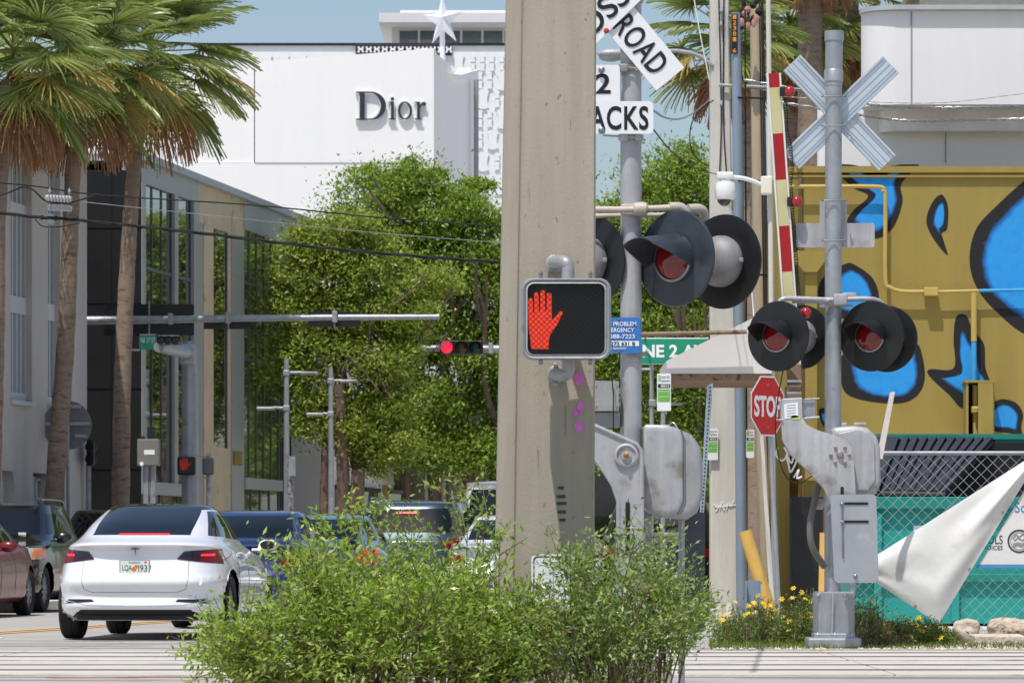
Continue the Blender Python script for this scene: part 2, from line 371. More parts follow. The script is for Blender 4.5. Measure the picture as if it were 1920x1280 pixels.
# dark fronted glass building
dark = pm('black_stone', S(15, 15, 15), .5, var=.12, scale=.5)
beige = pm('beige_stone', S(196, 178, 146), .7, var=.12, scale=1.2, dark=S(140, 122, 92), dscale=2, dth=.6)
gframe = pm('grey_metal_panel', S(160, 162, 160), .45, .2, var=.06, scale=.6)
glassm = pm('curtain_glass', S(108, 118, 114), .02, .85, var=.15, scale=.4, spec=1.0, coat=1)
ff = Facade(265, 85); ZR = 8.74
b = thing('glass_fronted_building', 'low building with a black end wall and tall glass and beige stone bays', 'building', (ff.A.x-3, 90, 0))
end = ff.A+FD*19.3; bk = FN*-14
mb = MB(); mb.box((ff.A.x-2.5, 85.15, ZR/2-.1), (5.0, .3, ZR-.2))
for z in (2.6, 4.2, 5.9, 7.4): mb.box((ff.A.x-2.5, 84.994, z), (5.0, .02, .02))
for x in (.6, 1.2): mb.box((ff.A.x-x, 84.992, ZR/2), (.015, .02, ZR-.4))
mb.build('end_wall', dark, b)
mb = MB(); mb.prism([ff.A+FN*-.9+FD*.6, end+FN*-.9, end+bk, ff.A+bk+FD*.6], (0, 0, ZR-.3)); mb.build('core', pm('dark_interior2', S(24, 25, 26), .8), b)
mb = MB(); mb.prism([ff.A+FN*.12+Vector((0, 0, ZR)), end+FN*.12+Vector((0, 0, ZR)), end+bk+Vector((0, 0, ZR)), ff.A+bk+Vector((-1, .2, ZR))], (0, 0, .14)); mb.build('roof', pm('roof_edge', S(165, 172, 178), .5), b)
fr = MB(); st = MB()
def q2(m, a, b_, z0, z1, o0, o1, mi=0): ff.quad(m, a, b_, z0, z1, o0, o1, mi)
q2(fr, 265, 372, 8.3, ZR, -.4, .0); q2(fr, 265, 272, 2.35, 8.3, -.4, .02); q2(fr, 326, 333, 2.35, 8.3, -.4, .02); q2(fr, 362, 372, 2.35, 8.3, -.4, .02)
q2(fr, 265, 372, 2.1, 2.35, -.4, .05)
q2(st, 372, 460, 7.9, ZR-.002, -.4, -.02); q2(st, 385, 403, 0, 7.9, -.4, -.03); q2(st, 403, 430, 0, 3.2, -.4, -.03); q2(st, 430, 435, 0, 7.9, -.4, -.03)
q2(fr, 372, 385, 0, 7.9, -.4, -.05); q2(fr, 435, 458, 0, 7.9, -.4, .0)
q2(fr, 458, 527, 8.1, ZR-.004, -.4, .0); q2(fr, 458, 527, 2.35, 2.6, -.4, .04); q2(fr, 527, 600, 7.7, ZR-.006, -.4, -.02)
for z in (1.6, 2.9, 4.2, 5.6, 7.0): q2(fr, 436, 448, z, z+.03, .0, .015)
fr.build('frame', gframe, b); st.build('stone_cladding', beige, b)
for (a, c, z0, z1, n, zs) in ((272, 326, 2.35, 8.3, 3, (6.6,)), (333, 362, 2.35, 8.3, 1, (6.6,)), (403, 430, 3.2, 7.9, 1, ()), (458, 527, 2.6, 8.1, 5, (5.2, 6.9)), (458, 527, 0, 2.35, 4, ()), (272, 372, 0, 2.1, 3, ())):
    g = MB(); q2(g, a, c, z0, z1, -.10, -.07); f_ = MB()
    for i in range(n+1):
        x = a+(c-a)*i/n; q2(f_, x-.35, x+.35, z0, z1, -.065, -.045)
    for z in zs: q2(f_, a, c, z, z+.07, -.063, -.047)
    w = f_.build('window', pm('mullion', S(96, 104, 104), .4, .3), b); g.build('pane', glassm, w)
mb = MB(); q2(mb, 437, 452, 2.85, 3.15, .005, .03); mb.build('brass_plate', pm('brass', S(170, 130, 60), .3, .9), b)
# pale block farther along the street
fp = Facade(600, 103.4+.2)
pale = pm('pale_render', S(222, 216, 206), .8, var=.05, scale=.5)
b = thing('pale_shop_row', 'pale rendered row of shops beyond the glass building, half hidden by trees', 'building', (-4, 115, 0))
A2 = ff.A+FD*19.4; E2 = A2+FD*9
mb = MB(); mb.prism([A2, E2, E2+bk, A2+bk], (0, 0, 6.8)); mb.build('wall', pale, b)
mb = MB(); mb.prism([A2+FN*.1+Vector((0, 0, 6.8)), E2+FN*.1+Vector((0, 0, 6.8)), E2+bk+Vector((0, 0, 6.8)), A2+bk+Vector((0, 0, 6.8))], (0, 0, .3)); mb.build('cornice', gframe, b)
s0 = 0.8
for i in range(3):
    for z0, z1, mt in ((.2, 2.5, glassm), (3.3, 4.9, teal)):
        mb = MB(); p = A2+FD*(s0+i*3.6); e = p+FD*(2.1 if z0 < 1 else 1.3)
        mb.prism([Vector((p.x, p.y, z0))+FN*.004, Vector((e.x, e.y, z0))+FN*.004, Vector((e.x, e.y, z1))+FN*.004, Vector((p.x, p.y, z1))+FN*.004], FN*.04)
        w = mb.build('window', mt, b)
        mb = MB(); mb.prism([Vector((p.x, p.y, z1))+FN*.004, Vector((e.x, e.y, z1))+FN*.004, Vector((e.x, e.y, z1+.1))+FN*.004, Vector((p.x, p.y, z1+.1))+FN*.004], FN*.12); mb.build('lintel', dark, w)
mb = MB()
for i in range(2):
    p = A2+FD*(3.3+i*3.6); mb.tube([Vector((p.x, p.y, 0))+FN*.15, Vector((p.x, p.y, 2.7))+FN*.15], .07, 8)
mb.build('column', pm('ochre_trim', S(150, 120, 60), .7), b)
b = thing('shade_toned_shop_row', 'shop row with cream piers under the street trees, its wall coloured for their shade', 'building', (-2, 130, 0))
A3 = A2+FD*9.1; E3 = A3+FD*27; mb = MB(); mb.prism([A3+FN*-.2, E3+FN*-.2, E3+bk, A3+bk], (0, 0, 5.6)); mb.build('wall', pm('shade_toned_render', S(96, 88, 80), .85, var=.1, scale=.4), b)  # continues the pale row; tree shade is put into the wall colour
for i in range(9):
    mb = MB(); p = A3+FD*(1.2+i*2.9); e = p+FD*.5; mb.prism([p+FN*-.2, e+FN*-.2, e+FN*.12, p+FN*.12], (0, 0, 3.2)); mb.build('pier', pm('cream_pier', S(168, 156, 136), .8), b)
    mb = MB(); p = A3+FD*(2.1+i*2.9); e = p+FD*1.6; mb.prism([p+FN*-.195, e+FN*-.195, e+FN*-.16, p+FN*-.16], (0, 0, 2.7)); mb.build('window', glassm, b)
# far street-end facade
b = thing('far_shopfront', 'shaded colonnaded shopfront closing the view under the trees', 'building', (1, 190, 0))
mb = MB(); mb.box((4, 192, 3.4), (34, 3, 6.8)); mb.build('wall', pm('far_shade_render', S(92, 88, 82), .8, var=.08, scale=.3), b)  # wall colour itself darkened for the shade of the tree canopy
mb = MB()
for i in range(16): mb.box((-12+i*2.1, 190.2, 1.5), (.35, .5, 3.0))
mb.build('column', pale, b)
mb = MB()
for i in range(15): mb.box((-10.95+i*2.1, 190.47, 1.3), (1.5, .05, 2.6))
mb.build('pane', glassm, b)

# big white building with the serif lettering
storewhite = pm('store_white', S(242, 241, 240), .8, streak=.02, sscale=1.2, var=.015, scale=.4)
D0 = 150.0
def Q(px, py, Y=D0): return P(px, py, Y)
b = thing('white_flagship_building', 'large windowless white building with a slanted top edge and dark serif lettering', 'building', (X(640, D0), D0, 0))
zb = 0
mb = MB()
top = [(130, 112), (300, 115), (470, 116), (560, 110), (700, 100), (813, 91)]
mb.prism([P(x, y, D0) for x, y in [(478, 305), (478, 116), (560, 110), (700, 100), (813, 91), (813, 305)]], (0, .5, 0))
mb.prism([P(x, y, D0+.08) for x, y in [(40, 305), (40, 128), (300, 122), (476, 118), (476, 305)]], (0, .5, 0))
mb.build('upper_panel', storewhite, b)
mb = MB(); mb.prism([P(x, y, D0+.03) for x, y in [(40, 1056), (40, 305.6), (816, 305.6), (816, 1056)]], (0, 14, 0)); mb.build('lower_wall', storewhite, b)
mb = MB(); mb.prism([P(x, y, D0+.55) for x, y in [(40, 300), (40, 130), (478, 120), (560, 114), (700, 104), (812, 95), (812, 300)]], (0, 1.5, 0)); mb.build('backing', storewhite, b)
# shaded right return wall with a dipping top edge
def ret(px, py):  # plane receding along the street from the corner
    k = (px-960)/F; A = Vector((X(813.5, D0), D0, 0)); dx, dy = DX*1.25, DY
    t = (k*A.y-A.x)/(dx-k*dy); Y = A.y+dy*t; return Vector((A.x+dx*t, Y, Z(py, Y)))
pts = [ret(x, y) for x, y in [(813.5, 91), (820, 102), (832, 112), (843, 122), (850, 138), (862, 146), (874, 146), (884, 128), (897, 131), (897, 1050), (813.5, 1050)]]
mb = MB(); mb.prism(pts, (-.5, .1, 0)); mb.build('side_wall', storewhite, b)
mb = MB(); mb.tube([ret(880, 150)+Vector((.25, 0, 0)), ret(880, 760)+Vector((.25, 0, 0))], .09, 8); mb.build('downpipe', pm('downpipe_grey', S(150, 150, 150), .5), b)
mb = MB(); pts = [ret(x, y)+Vector((.1, -.3, 0)) for x, y in [(842, 140), (850, 150), (870, 152), (886, 146), (897, 132), (880, 136), (860, 142)]]; mb.prism(pts, (-.6, .4, 0)); mb.build('scoop', storewhite, b)
# serif letters built stroke by stroke
dk = pm('dark_letter_metal', S(52, 58, 66), .4, .2, var=.05)
lw = pm('letter_return', S(225, 225, 225), .6)
def letter(polys, holes=None):
    LF = MB(); LB = MB()
    for pg in polys:
        LB.prism([P(x-2.0, y-.8, D0-.11) for x, y in pg], (0, .08, 0)); LF.prism([P(x, y, D0-.15) for x, y in pg], (0, .035, 0))
    o = LB.build('letter', lw, b); LF.build('letter_face', dk, o)
def ring(cx, cy, rx0, ry0, rx1, ry1, a0=0, a1=360, dx=0, n=20):
    o = []
    for i in range(n):
        t0 = R(a0+(a1-a0)*i/n); t1 = R(a0+(a1-a0)*(i+1)/n)
        o.append([(cx+rx0*math.cos(t0), cy+ry0*math.sin(t0)), (cx+rx0*math.cos(t1), cy+ry0*math.sin(t1)), (cx+dx+rx1*math.cos(t1), cy+ry1*math.sin(t1)), (cx+dx+rx1*math.cos(t0), cy+ry1*math.sin(t0))])
    return o
letter([[(668, 172), (695, 172), (695, 174.5), (668, 174.5)], [(674.5, 174.5), (684, 174.5), (684, 222.5), (674.5, 222.5)], [(668, 222.5), (695, 222.5), (695, 225), (668, 225)]]+ring(695, 198.5, 29, 26.5, 19, 24, -90, 90, 0, 18))
letter([[(733, 191), (738.5, 191), (738.5, 222.5), (733, 222.5)], [(729, 191), (733, 191), (733, 192.8), (729, 192.8)], [(729, 222.5), (742, 222.5), (742, 224.5), (729, 224.5)]]+[[(736+3.2*math.cos(R(a)), 185.5+3.2*math.sin(R(a))) for a in range(0, 360, 30)]])
letter(ring(759.5, 207.5, 13.5, 17, 8.6, 14.6))
letter([[(782, 191), (787.5, 191), (787.5, 222.5), (782, 222.5)], [(778, 191), (782, 191), (782, 192.8), (778, 192.8)], [(778, 222.5), (792, 222.5), (792, 224.5), (778, 224.5)], [(787.5, 199), (791, 192.5), (796.5, 191), (799.5, 194), (797, 200), (793.5, 197.5), (791, 198), (787.5, 203)]])
# textured white volume with the terrace behind
tex = pm('embossed_white', S(226, 228, 228), .75, var=.02, scale=.6)
b = thing('textured_white_building', 'white building with embossed bone shaped relief and dark roof line behind the slanted one', 'building', (X(700, 175), 175, 0))
mb = MB(); mb.box(((X(380, 175)+X(1060, 175))/2, 180, Z(86, 175)/2), (X(1060, 175)-X(380, 175), 10, Z(86, 175))); mb.build('wall', tex, b)
mb = MB(); mb.box(((X(380, 175)+X(1060, 175))/2, 180, Z(86, 175)+.05), (X(1060, 175)-X(380, 175)+.2, 10.2, .1)); mb.build('roof_edge', dark, b)
mb = MB(); Y = 174.97
def bone(cx, cy, w, h):
    n = 10; pts = []
    for i in range(n+1): t = i/n; pts.append((cx-w/2+w*t, cy-h/2-h*.13*math.sin(math.pi*t)))
    for i in range(1, n): t = i/n; pts.append((cx+w/2-w*.16*math.sin(math.pi*t), cy-h/2+h*t))
    for i in range(n+1): t = i/n; pts.append((cx+w/2-w*t, cy+h/2+h*.13*math.sin(math.pi*t)))
    for i in range(1, n): t = i/n; pts.append((cx-w/2+w*.16*math.sin(math.pi*t), cy+h/2-h*t))
    mb.prism([P(x, y, Y-.05) for x, y in pts], (0, .04, 0))
rr = random.Random(4)
y = 118
for row in range(13):
    x = 455 if y < 140 else 893
    while x < 1050:
        big = rr.random() < .45
        if big: bone(x+13, y, 22, 30); x += 32
        else:
            for dy in (-9, 8): bone(x+7, y+dy, 11, 12)
            x += 18
    y += 33+row*2
mb.build('relief', tex, b)
mb = MB(); mb.box((X(757, 174.9), 174.9, Z(93, 174.9)), (X(848, 175)-X(668, 175), .05, .5)); o = mb.build('screen', pm('dark_screen', S(50, 46, 52), .8), b)
mb = MB()
for i in range(12):
    x = 672+i*15; mb.tube([P(x, 88, 174.8), P(x+2, 93, 174.8), P(x, 99, 174.8)], .05, 5); mb.tube([P(x+9, 88, 174.8), P(x+7, 93, 174.8), P(x+9, 99, 174.8)], .05, 5); mb.tube([P(x, 93, 174.79), P(x+9, 93, 174.79)], .04, 5)
mb.build('screen_tracery', tex, o)
# penthouse
b = thing('white_penthouse', 'white flat roofed penthouse with wide windows on the top of the far block', 'building', (X(830, 190), 190, Z(88, 190)))
Y = 186
mb = MB(); mb.box((X(860, Y), Y+4, Z(36, Y)), ((1010-713)/F*Y, 9, (50-28)/F*Y-.1)); mb.box((X(870, Y), Y+4, Z(23.5, Y)), ((1000-760)/F*Y, 7, .3)); mb.build('roof', whitewall, b)
mb = MB()
for x, w in ((740, 14), (784, 3.5), (864, 4), (904, 4), (944, 4), (1000, 10)): mb = MB(); mb.box((X(x, Y), Y+1.6, Z(66, Y)), (w/F*Y, .5, 50/F*Y)); mb.build('pier', whitewall, b)
mb = MB(); mb.box((X(865, Y), Y+2.6, Z(66, Y)), (250/F*Y, .1, 50/F*Y)); mb.build('pane', pm('grey_glass', S(96, 112, 118), .12, 0, spec=1), b)
mb = MB(); mb.box((X(800, Y), Y+1.9, Z(71, Y)), (70/F*Y, .1, .25)); mb.build('railing', gframe, b)
# star on its pole
stm = pm('star_white', S(238, 240, 245), .5, var=.02)
b = thing('star_finial', 'large pale five pointed star standing on a slim pole above the roof', 'star', P(833, 120, 160))
mb = MB(); c = (831, 40); pts = []
for i in range(10):
    a = R(-90+36*i-4); r = (50 if i % 2 == 0 else 18); pts.append((c[0]+r*math.cos(a)*.78, c[1]+r*math.sin(a)))
cen = P(828, 32, 159.6); ce2 = P(828, 32, 160.6); n = 10; vs = [P(x, y, 160.1) for x, y in pts]
mb.add([cen]+vs, [(0, i+1, (i+1) % n+1) for i in range(n)]); mb.add([ce2]+vs, [(0, (i+1) % n+1, i+1) for i in range(n)]); mb.build('star', stm, b)
mb = MB(); mb.tube([P(829, 55, 160.15), P(830, 118, 160.15)], .1, 10); mb.build('pole', stm, b)

# ------------------------------------------------------------ yellow mural building (right)
yw = pm('mustard_stucco', S(152, 132, 66), .85, streak=.08, sscale=2.5, var=.05, scale=.7, bump=.15, bscale=22, dark=S(142, 122, 58), dscale=1.2, dth=.58)
YW = 57.0
mur = thing('mustard_building', 'mustard painted building carrying a mural of blue patches outlined in black', 'building', (X(1700, YW), YW, 0))
mb = MB(); xl = X(1507, YW); xr = 22; zt_ = Z(322, YW)
mb.box(((xl+xr)/2, YW+.15, zt_/2), (xr-xl, .3, zt_))
# recess and outer pier left of the main wall
mb.box(((X(1452, YW+1)+X(1473, YW+1))/2, YW+.6, zt_/2), (X(1473, YW)-X(1452, YW), .9, zt_)); mb.box(((X(1452, YW)+xl)/2, YW+1.3, zt_/2), (xl-X(1452, YW), .4, zt_-.01))
a = Vector((X(1452, YW)+.06, YW+1.06, 0)); mb.prism([a, a+FD*10, a+FD*10+FN*.2, a+FN*.2], (0, 0, zt_-.02)); mb.build('wall', yw, mur)
mb = MB(); mb.box(((X(1480, YW)+xr)/2, YW+.12, Z(318, YW)), (xr-X(1480, YW), .32, 12/F*YW)); mb.box(((X(1480, YW)+xr)/2, YW+.0, Z(331, YW)), (xr-X(1480, YW), .10, 4/F*YW)); mb.build('cornice', yw, mur)
mb = MB(); mb.poly([(1483, 931), (1543, 931), (1543, 1185), (1483, 1185)], YW-.5, .3); mb.build('dark_panel', blackp, mur)
# hopper and downspout
mb = MB(); mb.poly([(1492, 470), (1547, 470), (1547, 490), (1532, 510), (1508, 510), (1492, 490)], YW-.35, .33); mb.poly([(1510, 511), (1532, 511), (1532, 900), (1510, 900)], YW-.28, .2); mb.build('downspout', yw, mur)
# paint patches: soft black-to-blue rim baked as a paint colour attribute
pmx = bpy.data.materials.new('mural_paint'); pmx.use_nodes = True; nt = pmx.node_tree; bs = nt.nodes['Principled BSDF']; bs.inputs['Roughness'].default_value = .75
at = nt.nodes.new('ShaderNodeAttribute'); at.attribute_name = 'paint'; rp = nt.nodes.new('ShaderNodeValToRGB'); e = rp.color_ramp.elements
e[0].position = .30; e[0].color = S(17, 17, 20); e[1].position = .80; e[1].color = S(18, 122, 200); e2 = e.new(1.0); e2.color = S(34, 146, 216); nt.links.new(at.outputs['Fac'], rp.inputs[0]); nt.links.new(rp.outputs[0], bs.inputs['Base Color'])
nz = nt.nodes.new('ShaderNodeTexNoise'); nz.inputs['Scale'].default_value = 9; nz.inputs['Detail'].default_value = 8; tc = nt.nodes.new('ShaderNodeTexCoord'); nt.links.new(tc.outputs['Object'], nz.inputs[0])
ad = nt.nodes.new('ShaderNodeMath'); ad.operation = 'MULTIPLY_ADD'; ad.inputs[1].default_value = .5; nt.links.new(nz.outputs[0], ad.inputs[0]); sb = nt.nodes.new('ShaderNodeMath'); sb.operation = 'SUBTRACT'; sb.inputs[1].default_value = .25
nt.links.new(at.outputs['Fac'], sb.inputs[0]); nt.links.new(sb.outputs[0], ad.inputs[2]); nt.links.new(ad.outputs[0], rp.inputs[0])
def blob(outer, inner, Y=YW, solid=False):
    """outer and inner outlines in photo pixels with the same number of control points"""
    k = 8; o = [(v.x, v.y) for v in smoothpoly([(x, y, 0) for x, y in outer], k)]
    vs = [P(x, y, Y-.004) for x, y in o]; vals = [0.0]*len(o); n = len(o); fs = []
    if inner is None: fs = [tuple(range(n))[::-1]]
    else:
        i_ = [(v.x, v.y) for v in smoothpoly([(x, y, 0) for x, y in inner], k)]
        cx = sum(p[0] for p in i_)/n; cy = sum(p[1] for p in i_)/n
        i0 = [(p[0]+(q[0]-p[0])*.18, p[1]+(q[1]-p[1])*.18) for p, q in zip(i_, o)]
        i1 = [(p[0]+(cx-p[0])*.10, p[1]+(cy-p[1])*.10) for p in i_]
        for ringp, val in ((i0, .3), (i1, 1.0)):
            vs += [P(x, y, Y-.004) for x, y in ringp]; vals += [val]*n
        for r_ in range(2):
            for j in range(n): a = r_*n+j; c = r_*n+(j+1) % n; fs.append((c, a, a+n, c+n))
        fs.append(tuple(2*n+j for j in range(n))[::-1])
    me = bpy.data.meshes.new('paint_patch'); me.from_pydata(vs, [], fs); at_ = me.attributes.new('paint', 'FLOAT', 'POINT')
    for j, v in enumerate(vals): at_.data[j].value = v
    link('paint_patch', me, pmx, mur)
blob([(1580, 308), (1640, 332), (1722, 308), (1690, 345), (1692, 380), (1672, 430), (1635, 447), (1590, 420), (1600, 395), (1628, 368), (1600, 352), (1578, 330)],
     [(1592, 309), (1640, 312), (1690, 310), (1676, 340), (1680, 378), (1660, 420), (1637, 432), (1606, 416), (1615, 398), (1644, 366), (1612, 344), (1594, 326)])
blob([(1765, 365), (1777, 385), (1776, 428), (1765, 440), (1777, 478), (1752, 450), (1737, 415), (1748, 380)], [(1766, 382), (1769, 390), (1768, 418), (1761, 428), (1762, 430), (1756, 425), (1753, 412), (1758, 392)])
blob([(1990, 290), (1920, 340), (1870, 385), (1830, 430), (1818, 490), (1835, 545), (1880, 595), (1930, 630), (2010, 650), (2060, 470)],
     [(1990, 330), (1930, 362), (1890, 400), (1858, 440), (1845, 490), (1858, 540), (1890, 572), (1935, 600), (2000, 620), (2030, 470)])
blob([(1600, 495), (1635, 520), (1648, 555), (1640, 590), (1610, 600), (1560, 590), (1535, 560), (1540, 525), (1565, 505), (1585, 495)], [(1600, 509), (1620, 524), (1632, 552), (1628, 578), (1608, 586), (1575, 575), (1560, 560), (1566, 535), (1580, 518), (1590, 510)])
blob([(1580, 665), (1575, 700), (1585, 735), (1620, 750), (1680, 756), (1715, 745), (1733, 715), (1730, 670), (1712, 640), (1640, 640)],
     [(1604, 668), (1602, 695), (1610, 720), (1635, 738), (1680, 742), (1705, 733), (1718, 710), (1717, 680), (1705, 655), (1645, 655)])
blob([(1797, 590), (1812, 592), (1825, 620), (1845, 645), (1848, 690), (1860, 730), (1840, 745), (1806, 765), (1780, 740), (1743, 705), (1744, 692), (1788, 690), (1788, 640), (1790, 605)],
     [(1804, 628), (1806, 628), (1815, 645), (1828, 665), (1834, 695), (1848, 718), (1835, 728), (1812, 735), (1795, 728), (1775, 715), (1772, 712), (1804, 702), (1802, 670), (1802, 640)])
blob([(1862, 757), (1880, 748), (1905, 755), (1918, 775), (1915, 800), (1917, 822), (1895, 812), (1862, 806), (1858, 780)], [(1864, 770), (1880, 760), (1897, 765), (1907, 780), (1905, 795), (1903, 802), (1888, 800), (1866, 798), (1864, 785)])
blob([(1700, 835), (1712, 823), (1728, 822), (1742, 835), (1735, 850), (1705, 850)], None)
blob([(1535, 770), (1545, 800), (1570, 810), (1575, 790), (1555, 778), (1548, 765)], [(1541, 778), (1548, 795), (1562, 800), (1564, 792), (1552, 784), (1546, 776)])
# white scrawl
mb = MB()
for st_ in ([(1458, 838), (1455, 852), (1466, 863), (1476, 852), (1470, 838)], [(1478, 870), (1474, 852), (1484, 868), (1488, 850)], [(1490, 872), (1494, 862)], [(1488, 895), (1498, 880), (1494, 896), (1504, 893)], [(1478, 868), (1482, 885), (1490, 872)]):
    pts = smoothline([P(x, y, YW-.32 if x < 1476 else YW-.32) for x, y in st_], 5); mb.tube(pts, .012, 6)
mb.build('scrawl', whitetxt, mur)
# conduits on the wall, painted with it
ypipe = pm('mustard_pipe', S(186, 160, 84), .6, var=.05); bpipe = pm('blue_pipe', S(52, 150, 205), .6)
con = [(1480, 350), (1640, 350), (1655, 358), (1660, 375), (1660, 520), (1668, 538), (1690, 546), (1732, 547)]
mb = MB(); mb.tube(smoothline([P(x, y, YW-.12) for x, y in con], 4), .028, 8); mb.tube([P(1758, 547, YW-.12), P(1835, 545, YW-.12)], .022, 8)
mb.box(P(1745, 547, YW-.11), (26/F*YW, .16, 16/F*YW), bev=.01); mb.tube([P(1826, 548, YW-.12), P(1826, 640, YW-.12)], .04, 10); mb.build('conduit', ypipe, mur)
mb = MB(); mb.tube([P(1836, 544.8, YW-.12), P(2050, 541, YW-.12)], .022, 8); mb.tube([P(1826, 641, YW-.12), P(1826, 722, YW-.12)], .036, 10); mb.build('conduit', bpipe, mur)
bx = thing('valve_cabinet', 'open mustard metal valve box fixed low on the mural wall', 'cabinet', P(1835, 820, YW))
mb = MB(); w = 48/F*YW; h = 104/F*YW; c = P(1835, 768, YW-.2)
mb.box(c+Vector((-w/2, 0, 0)), (.03, .36, h)); mb.box(c+Vector((w/2, 0, 0)), (.03, .36, h)); mb.box(c+Vector((0, 0, h/2)), (w+.06, .4, .03)); mb.box(c+Vector((0, 0, -h/2)), (w+.06, .4, .03)); mb.box(c+Vector((w/2-.1, -.19, 0)), (.2, .02, h-.04)); mb.build('case', yw, bx)
mb = MB(); mb.box(c+Vector((0, .16, 0)), (w-.04, .02, h-.04)); mb.build('back_plate', pm('dark_rust', S(50, 38, 26), .9), bx)
mb = MB(); mb.tube([P(1829, 722, YW-.2), P(1829, 815, YW-.2)], .04, 10); mb.tube([P(1829, 768, YW-.2), P(1829, 768, YW-.34)], .03, 8); mb.tube([P(1826, 766, YW-.33), P(1846, 764, YW-.33)], .018, 8); mb.box(P(1829, 768, YW-.24), (.12, .1, .1), bev=.02); mb.build('valve', ypipe, bx)
# white building above it
b = thing('white_upper_building', 'plain white two tier building with a rounded corner rising behind the mural wall', 'building', (X(1800, 60), 60, 0))
def rprism(mb, pxl, Y, z0, z1, rad, depth=10):
    x0 = X(pxl, Y); pts = [(x0+rad-rad*math.sin(R(a)), Y+rad-rad*math.cos(R(a))) for a in range(0, 91, 10)]
    mb.prism([Vector((x, y, z0)) for x, y in [(24, Y)]+pts+[(x0+depth*.16, Y+depth), (24, Y+depth)]], (0, 0, z1-z0))
mb = MB(); rprism(mb, 1533, 60.5, 0, Z(200, 60.5), .1); mb.build('lower_wall', whitewall, b)
mb = MB(); rprism(mb, 1620, 59.6, Z(196, 59.6), Z(20, 59.6), .5); o = mb.build('upper_wall', whitewall, b, smooth=True)
mb = MB(); rprism(mb, 1617, 59.5, Z(20, 59.6)+.002, Z(11, 59.6), .52); mb.build('coping', pm('grey_coping', S(170, 176, 178), .6), b, smooth=True)
mb = MB(); rprism(mb, 1646, 60.2, Z(245, 60.2), Z(202, 60.2), .5); mb.build('recess_wall', pm('pale_grey_render', S(226, 226, 226), .8), b)
mb = MB(); mb.box((X(1709, 59.58), 59.592, Z(108, 59.6)), (.018, .012, 1.28)); mb.box((X(1773, 60.48), 60.492, Z(275, 60.5)), (.015, .012, .45)); mb.build('joint', pm('joint_grey', S(150, 150, 150), .9), b)
b = thing('beige_rear_block', 'beige block just visible over the white rounded parapet', 'building', (X(1850, 75), 75, 0)); mb = MB(); mb.box((X(1900, 75), 78, 5.4), (3.2, 5, 10.9)); mb.build('wall', pm('beige_render', S(200, 190, 176), .85), b)
mb = MB(); mb.box((X(1900, 75), 78, 10.9), (3.4, 5.2, .12)); mb.build('coping', beige, b)
# canopy on the side of the mustard building
mtl = pm('canopy_metal', S(216, 210, 204), .55, .1, var=.04, scale=.8)
b = thing('door_canopy', 'pale grey wedge shaped metal canopy projecting from the side of the mustard building', 'canopy', (X(1400, 55), 55, Z(700, 55)))
mb = MB(); mb.prism([P(x, y, 54.6) for x, y in [(1250, 676), (1250, 700), (1447, 700), (1447, 572), (1420, 592)]], (0, 2.6, 0)); mb.build('hood', mtl, b)
mb = MB(); mb.prism([P(x, y, 54.65) for x, y in [(1255, 700.5), (1268, 713), (1447, 713), (1447, 700.5)]], (0, 2.4, 0)); mb.build('underside_frame', rust, b)

# ------------------------------------------------------------ vegetation
bark = pm('bark_grey', S(120, 104, 92), .95, var=.25, scale=6, bump=1, bscale=14, stretch=(1, 1, .3))
barkr = pm('bark_reddish', S(118, 96, 86), .9, var=.25, scale=3, bump=.6, bscale=10, dark=S(96, 74, 64), dscale=4, dth=.55)
palmbark = pm('palm_bark', S(146, 128, 112), .95, var=.2, scale=5, bump=.35, bscale=26, stretch=(.8, .8, 2.6), dark=S(112, 94, 80), dscale=6, dth=.55)
lf1 = leafmat('tree_leaves', [S(100, 130, 44), S(142, 166, 60), S(176, 194, 84), S(168, 154, 86)], .42)
lf2 = leafmat('tree_leaves_dense', [S(98, 128, 46), S(138, 164, 60), S(174, 192, 80)], .42)
bl1 = leafmat('shrub_leaves', [S(108, 142, 44), S(148, 180, 60), S(178, 204, 84), S(202, 214, 124)], .55, .3, .6)
bl2 = leafmat('shrub_leaves_dark', [S(92, 124, 42), S(128, 160, 58), S(162, 188, 84), S(204, 214, 166)], .5, .3, .6)
def crown(lobes, n, size, clump, mat, root, name='crown', shell=.55, cl_n=None, flat=.55):
    """lobes: (centre, rx, ry, rz); leaves gathered in clumps spread through each lobe's outer volume"""
    sat = []
    for (c, rx, ry, rz) in lobes:
        for _ in range(4):
            d = rng.normal(size=3); d[1] = -abs(d[1])*.6; d /= np.linalg.norm(d); k = rng.uniform(.24, .42)
            sat.append(((c[0]+d[0]*rx*1.02, c[1]+d[1]*ry, c[2]+d[2]*rz*1.02), rx*k, ry*k, rz*k*.7))
    lobes = list(lobes)+sat; vol = np.array([l[1]*l[3] for l in lobes]); vol = vol/vol.sum(); C = []
    for (c, rx, ry, rz), f in zip(lobes, vol):
        k = int(n*f); nc = max(6, int(k/(cl_n or 60)))
        d = rng.normal(size=(nc, 3)); d /= np.linalg.norm(d, axis=1)[:, None]
        r = shell+(1.06-shell)*rng.random(nc)**.6; far_ = rng.random(nc) < .22; r = np.where(far_, 1.0+.32*rng.random(nc), r)
        cc = d*r[:, None]*np.array([rx, ry, rz])+np.array(c)
        idx = rng.integers(0, nc, k); cs = clump*(.6+.8*rng.random(nc))*np.where(far_, .6, 1)
        o = rng.normal(size=(k, 3))*cs[idx][:, None]*.5; o[:, 2] *= flat
        C.append(cc[idx]+o*(1+.35*(rng.random((k, 1)) < .12)))
    C = np.concatenate(C); C = C[C[:, 2] > .05]
    v, q = leaves(C, size); return npmesh(name, v, q, mat, root)
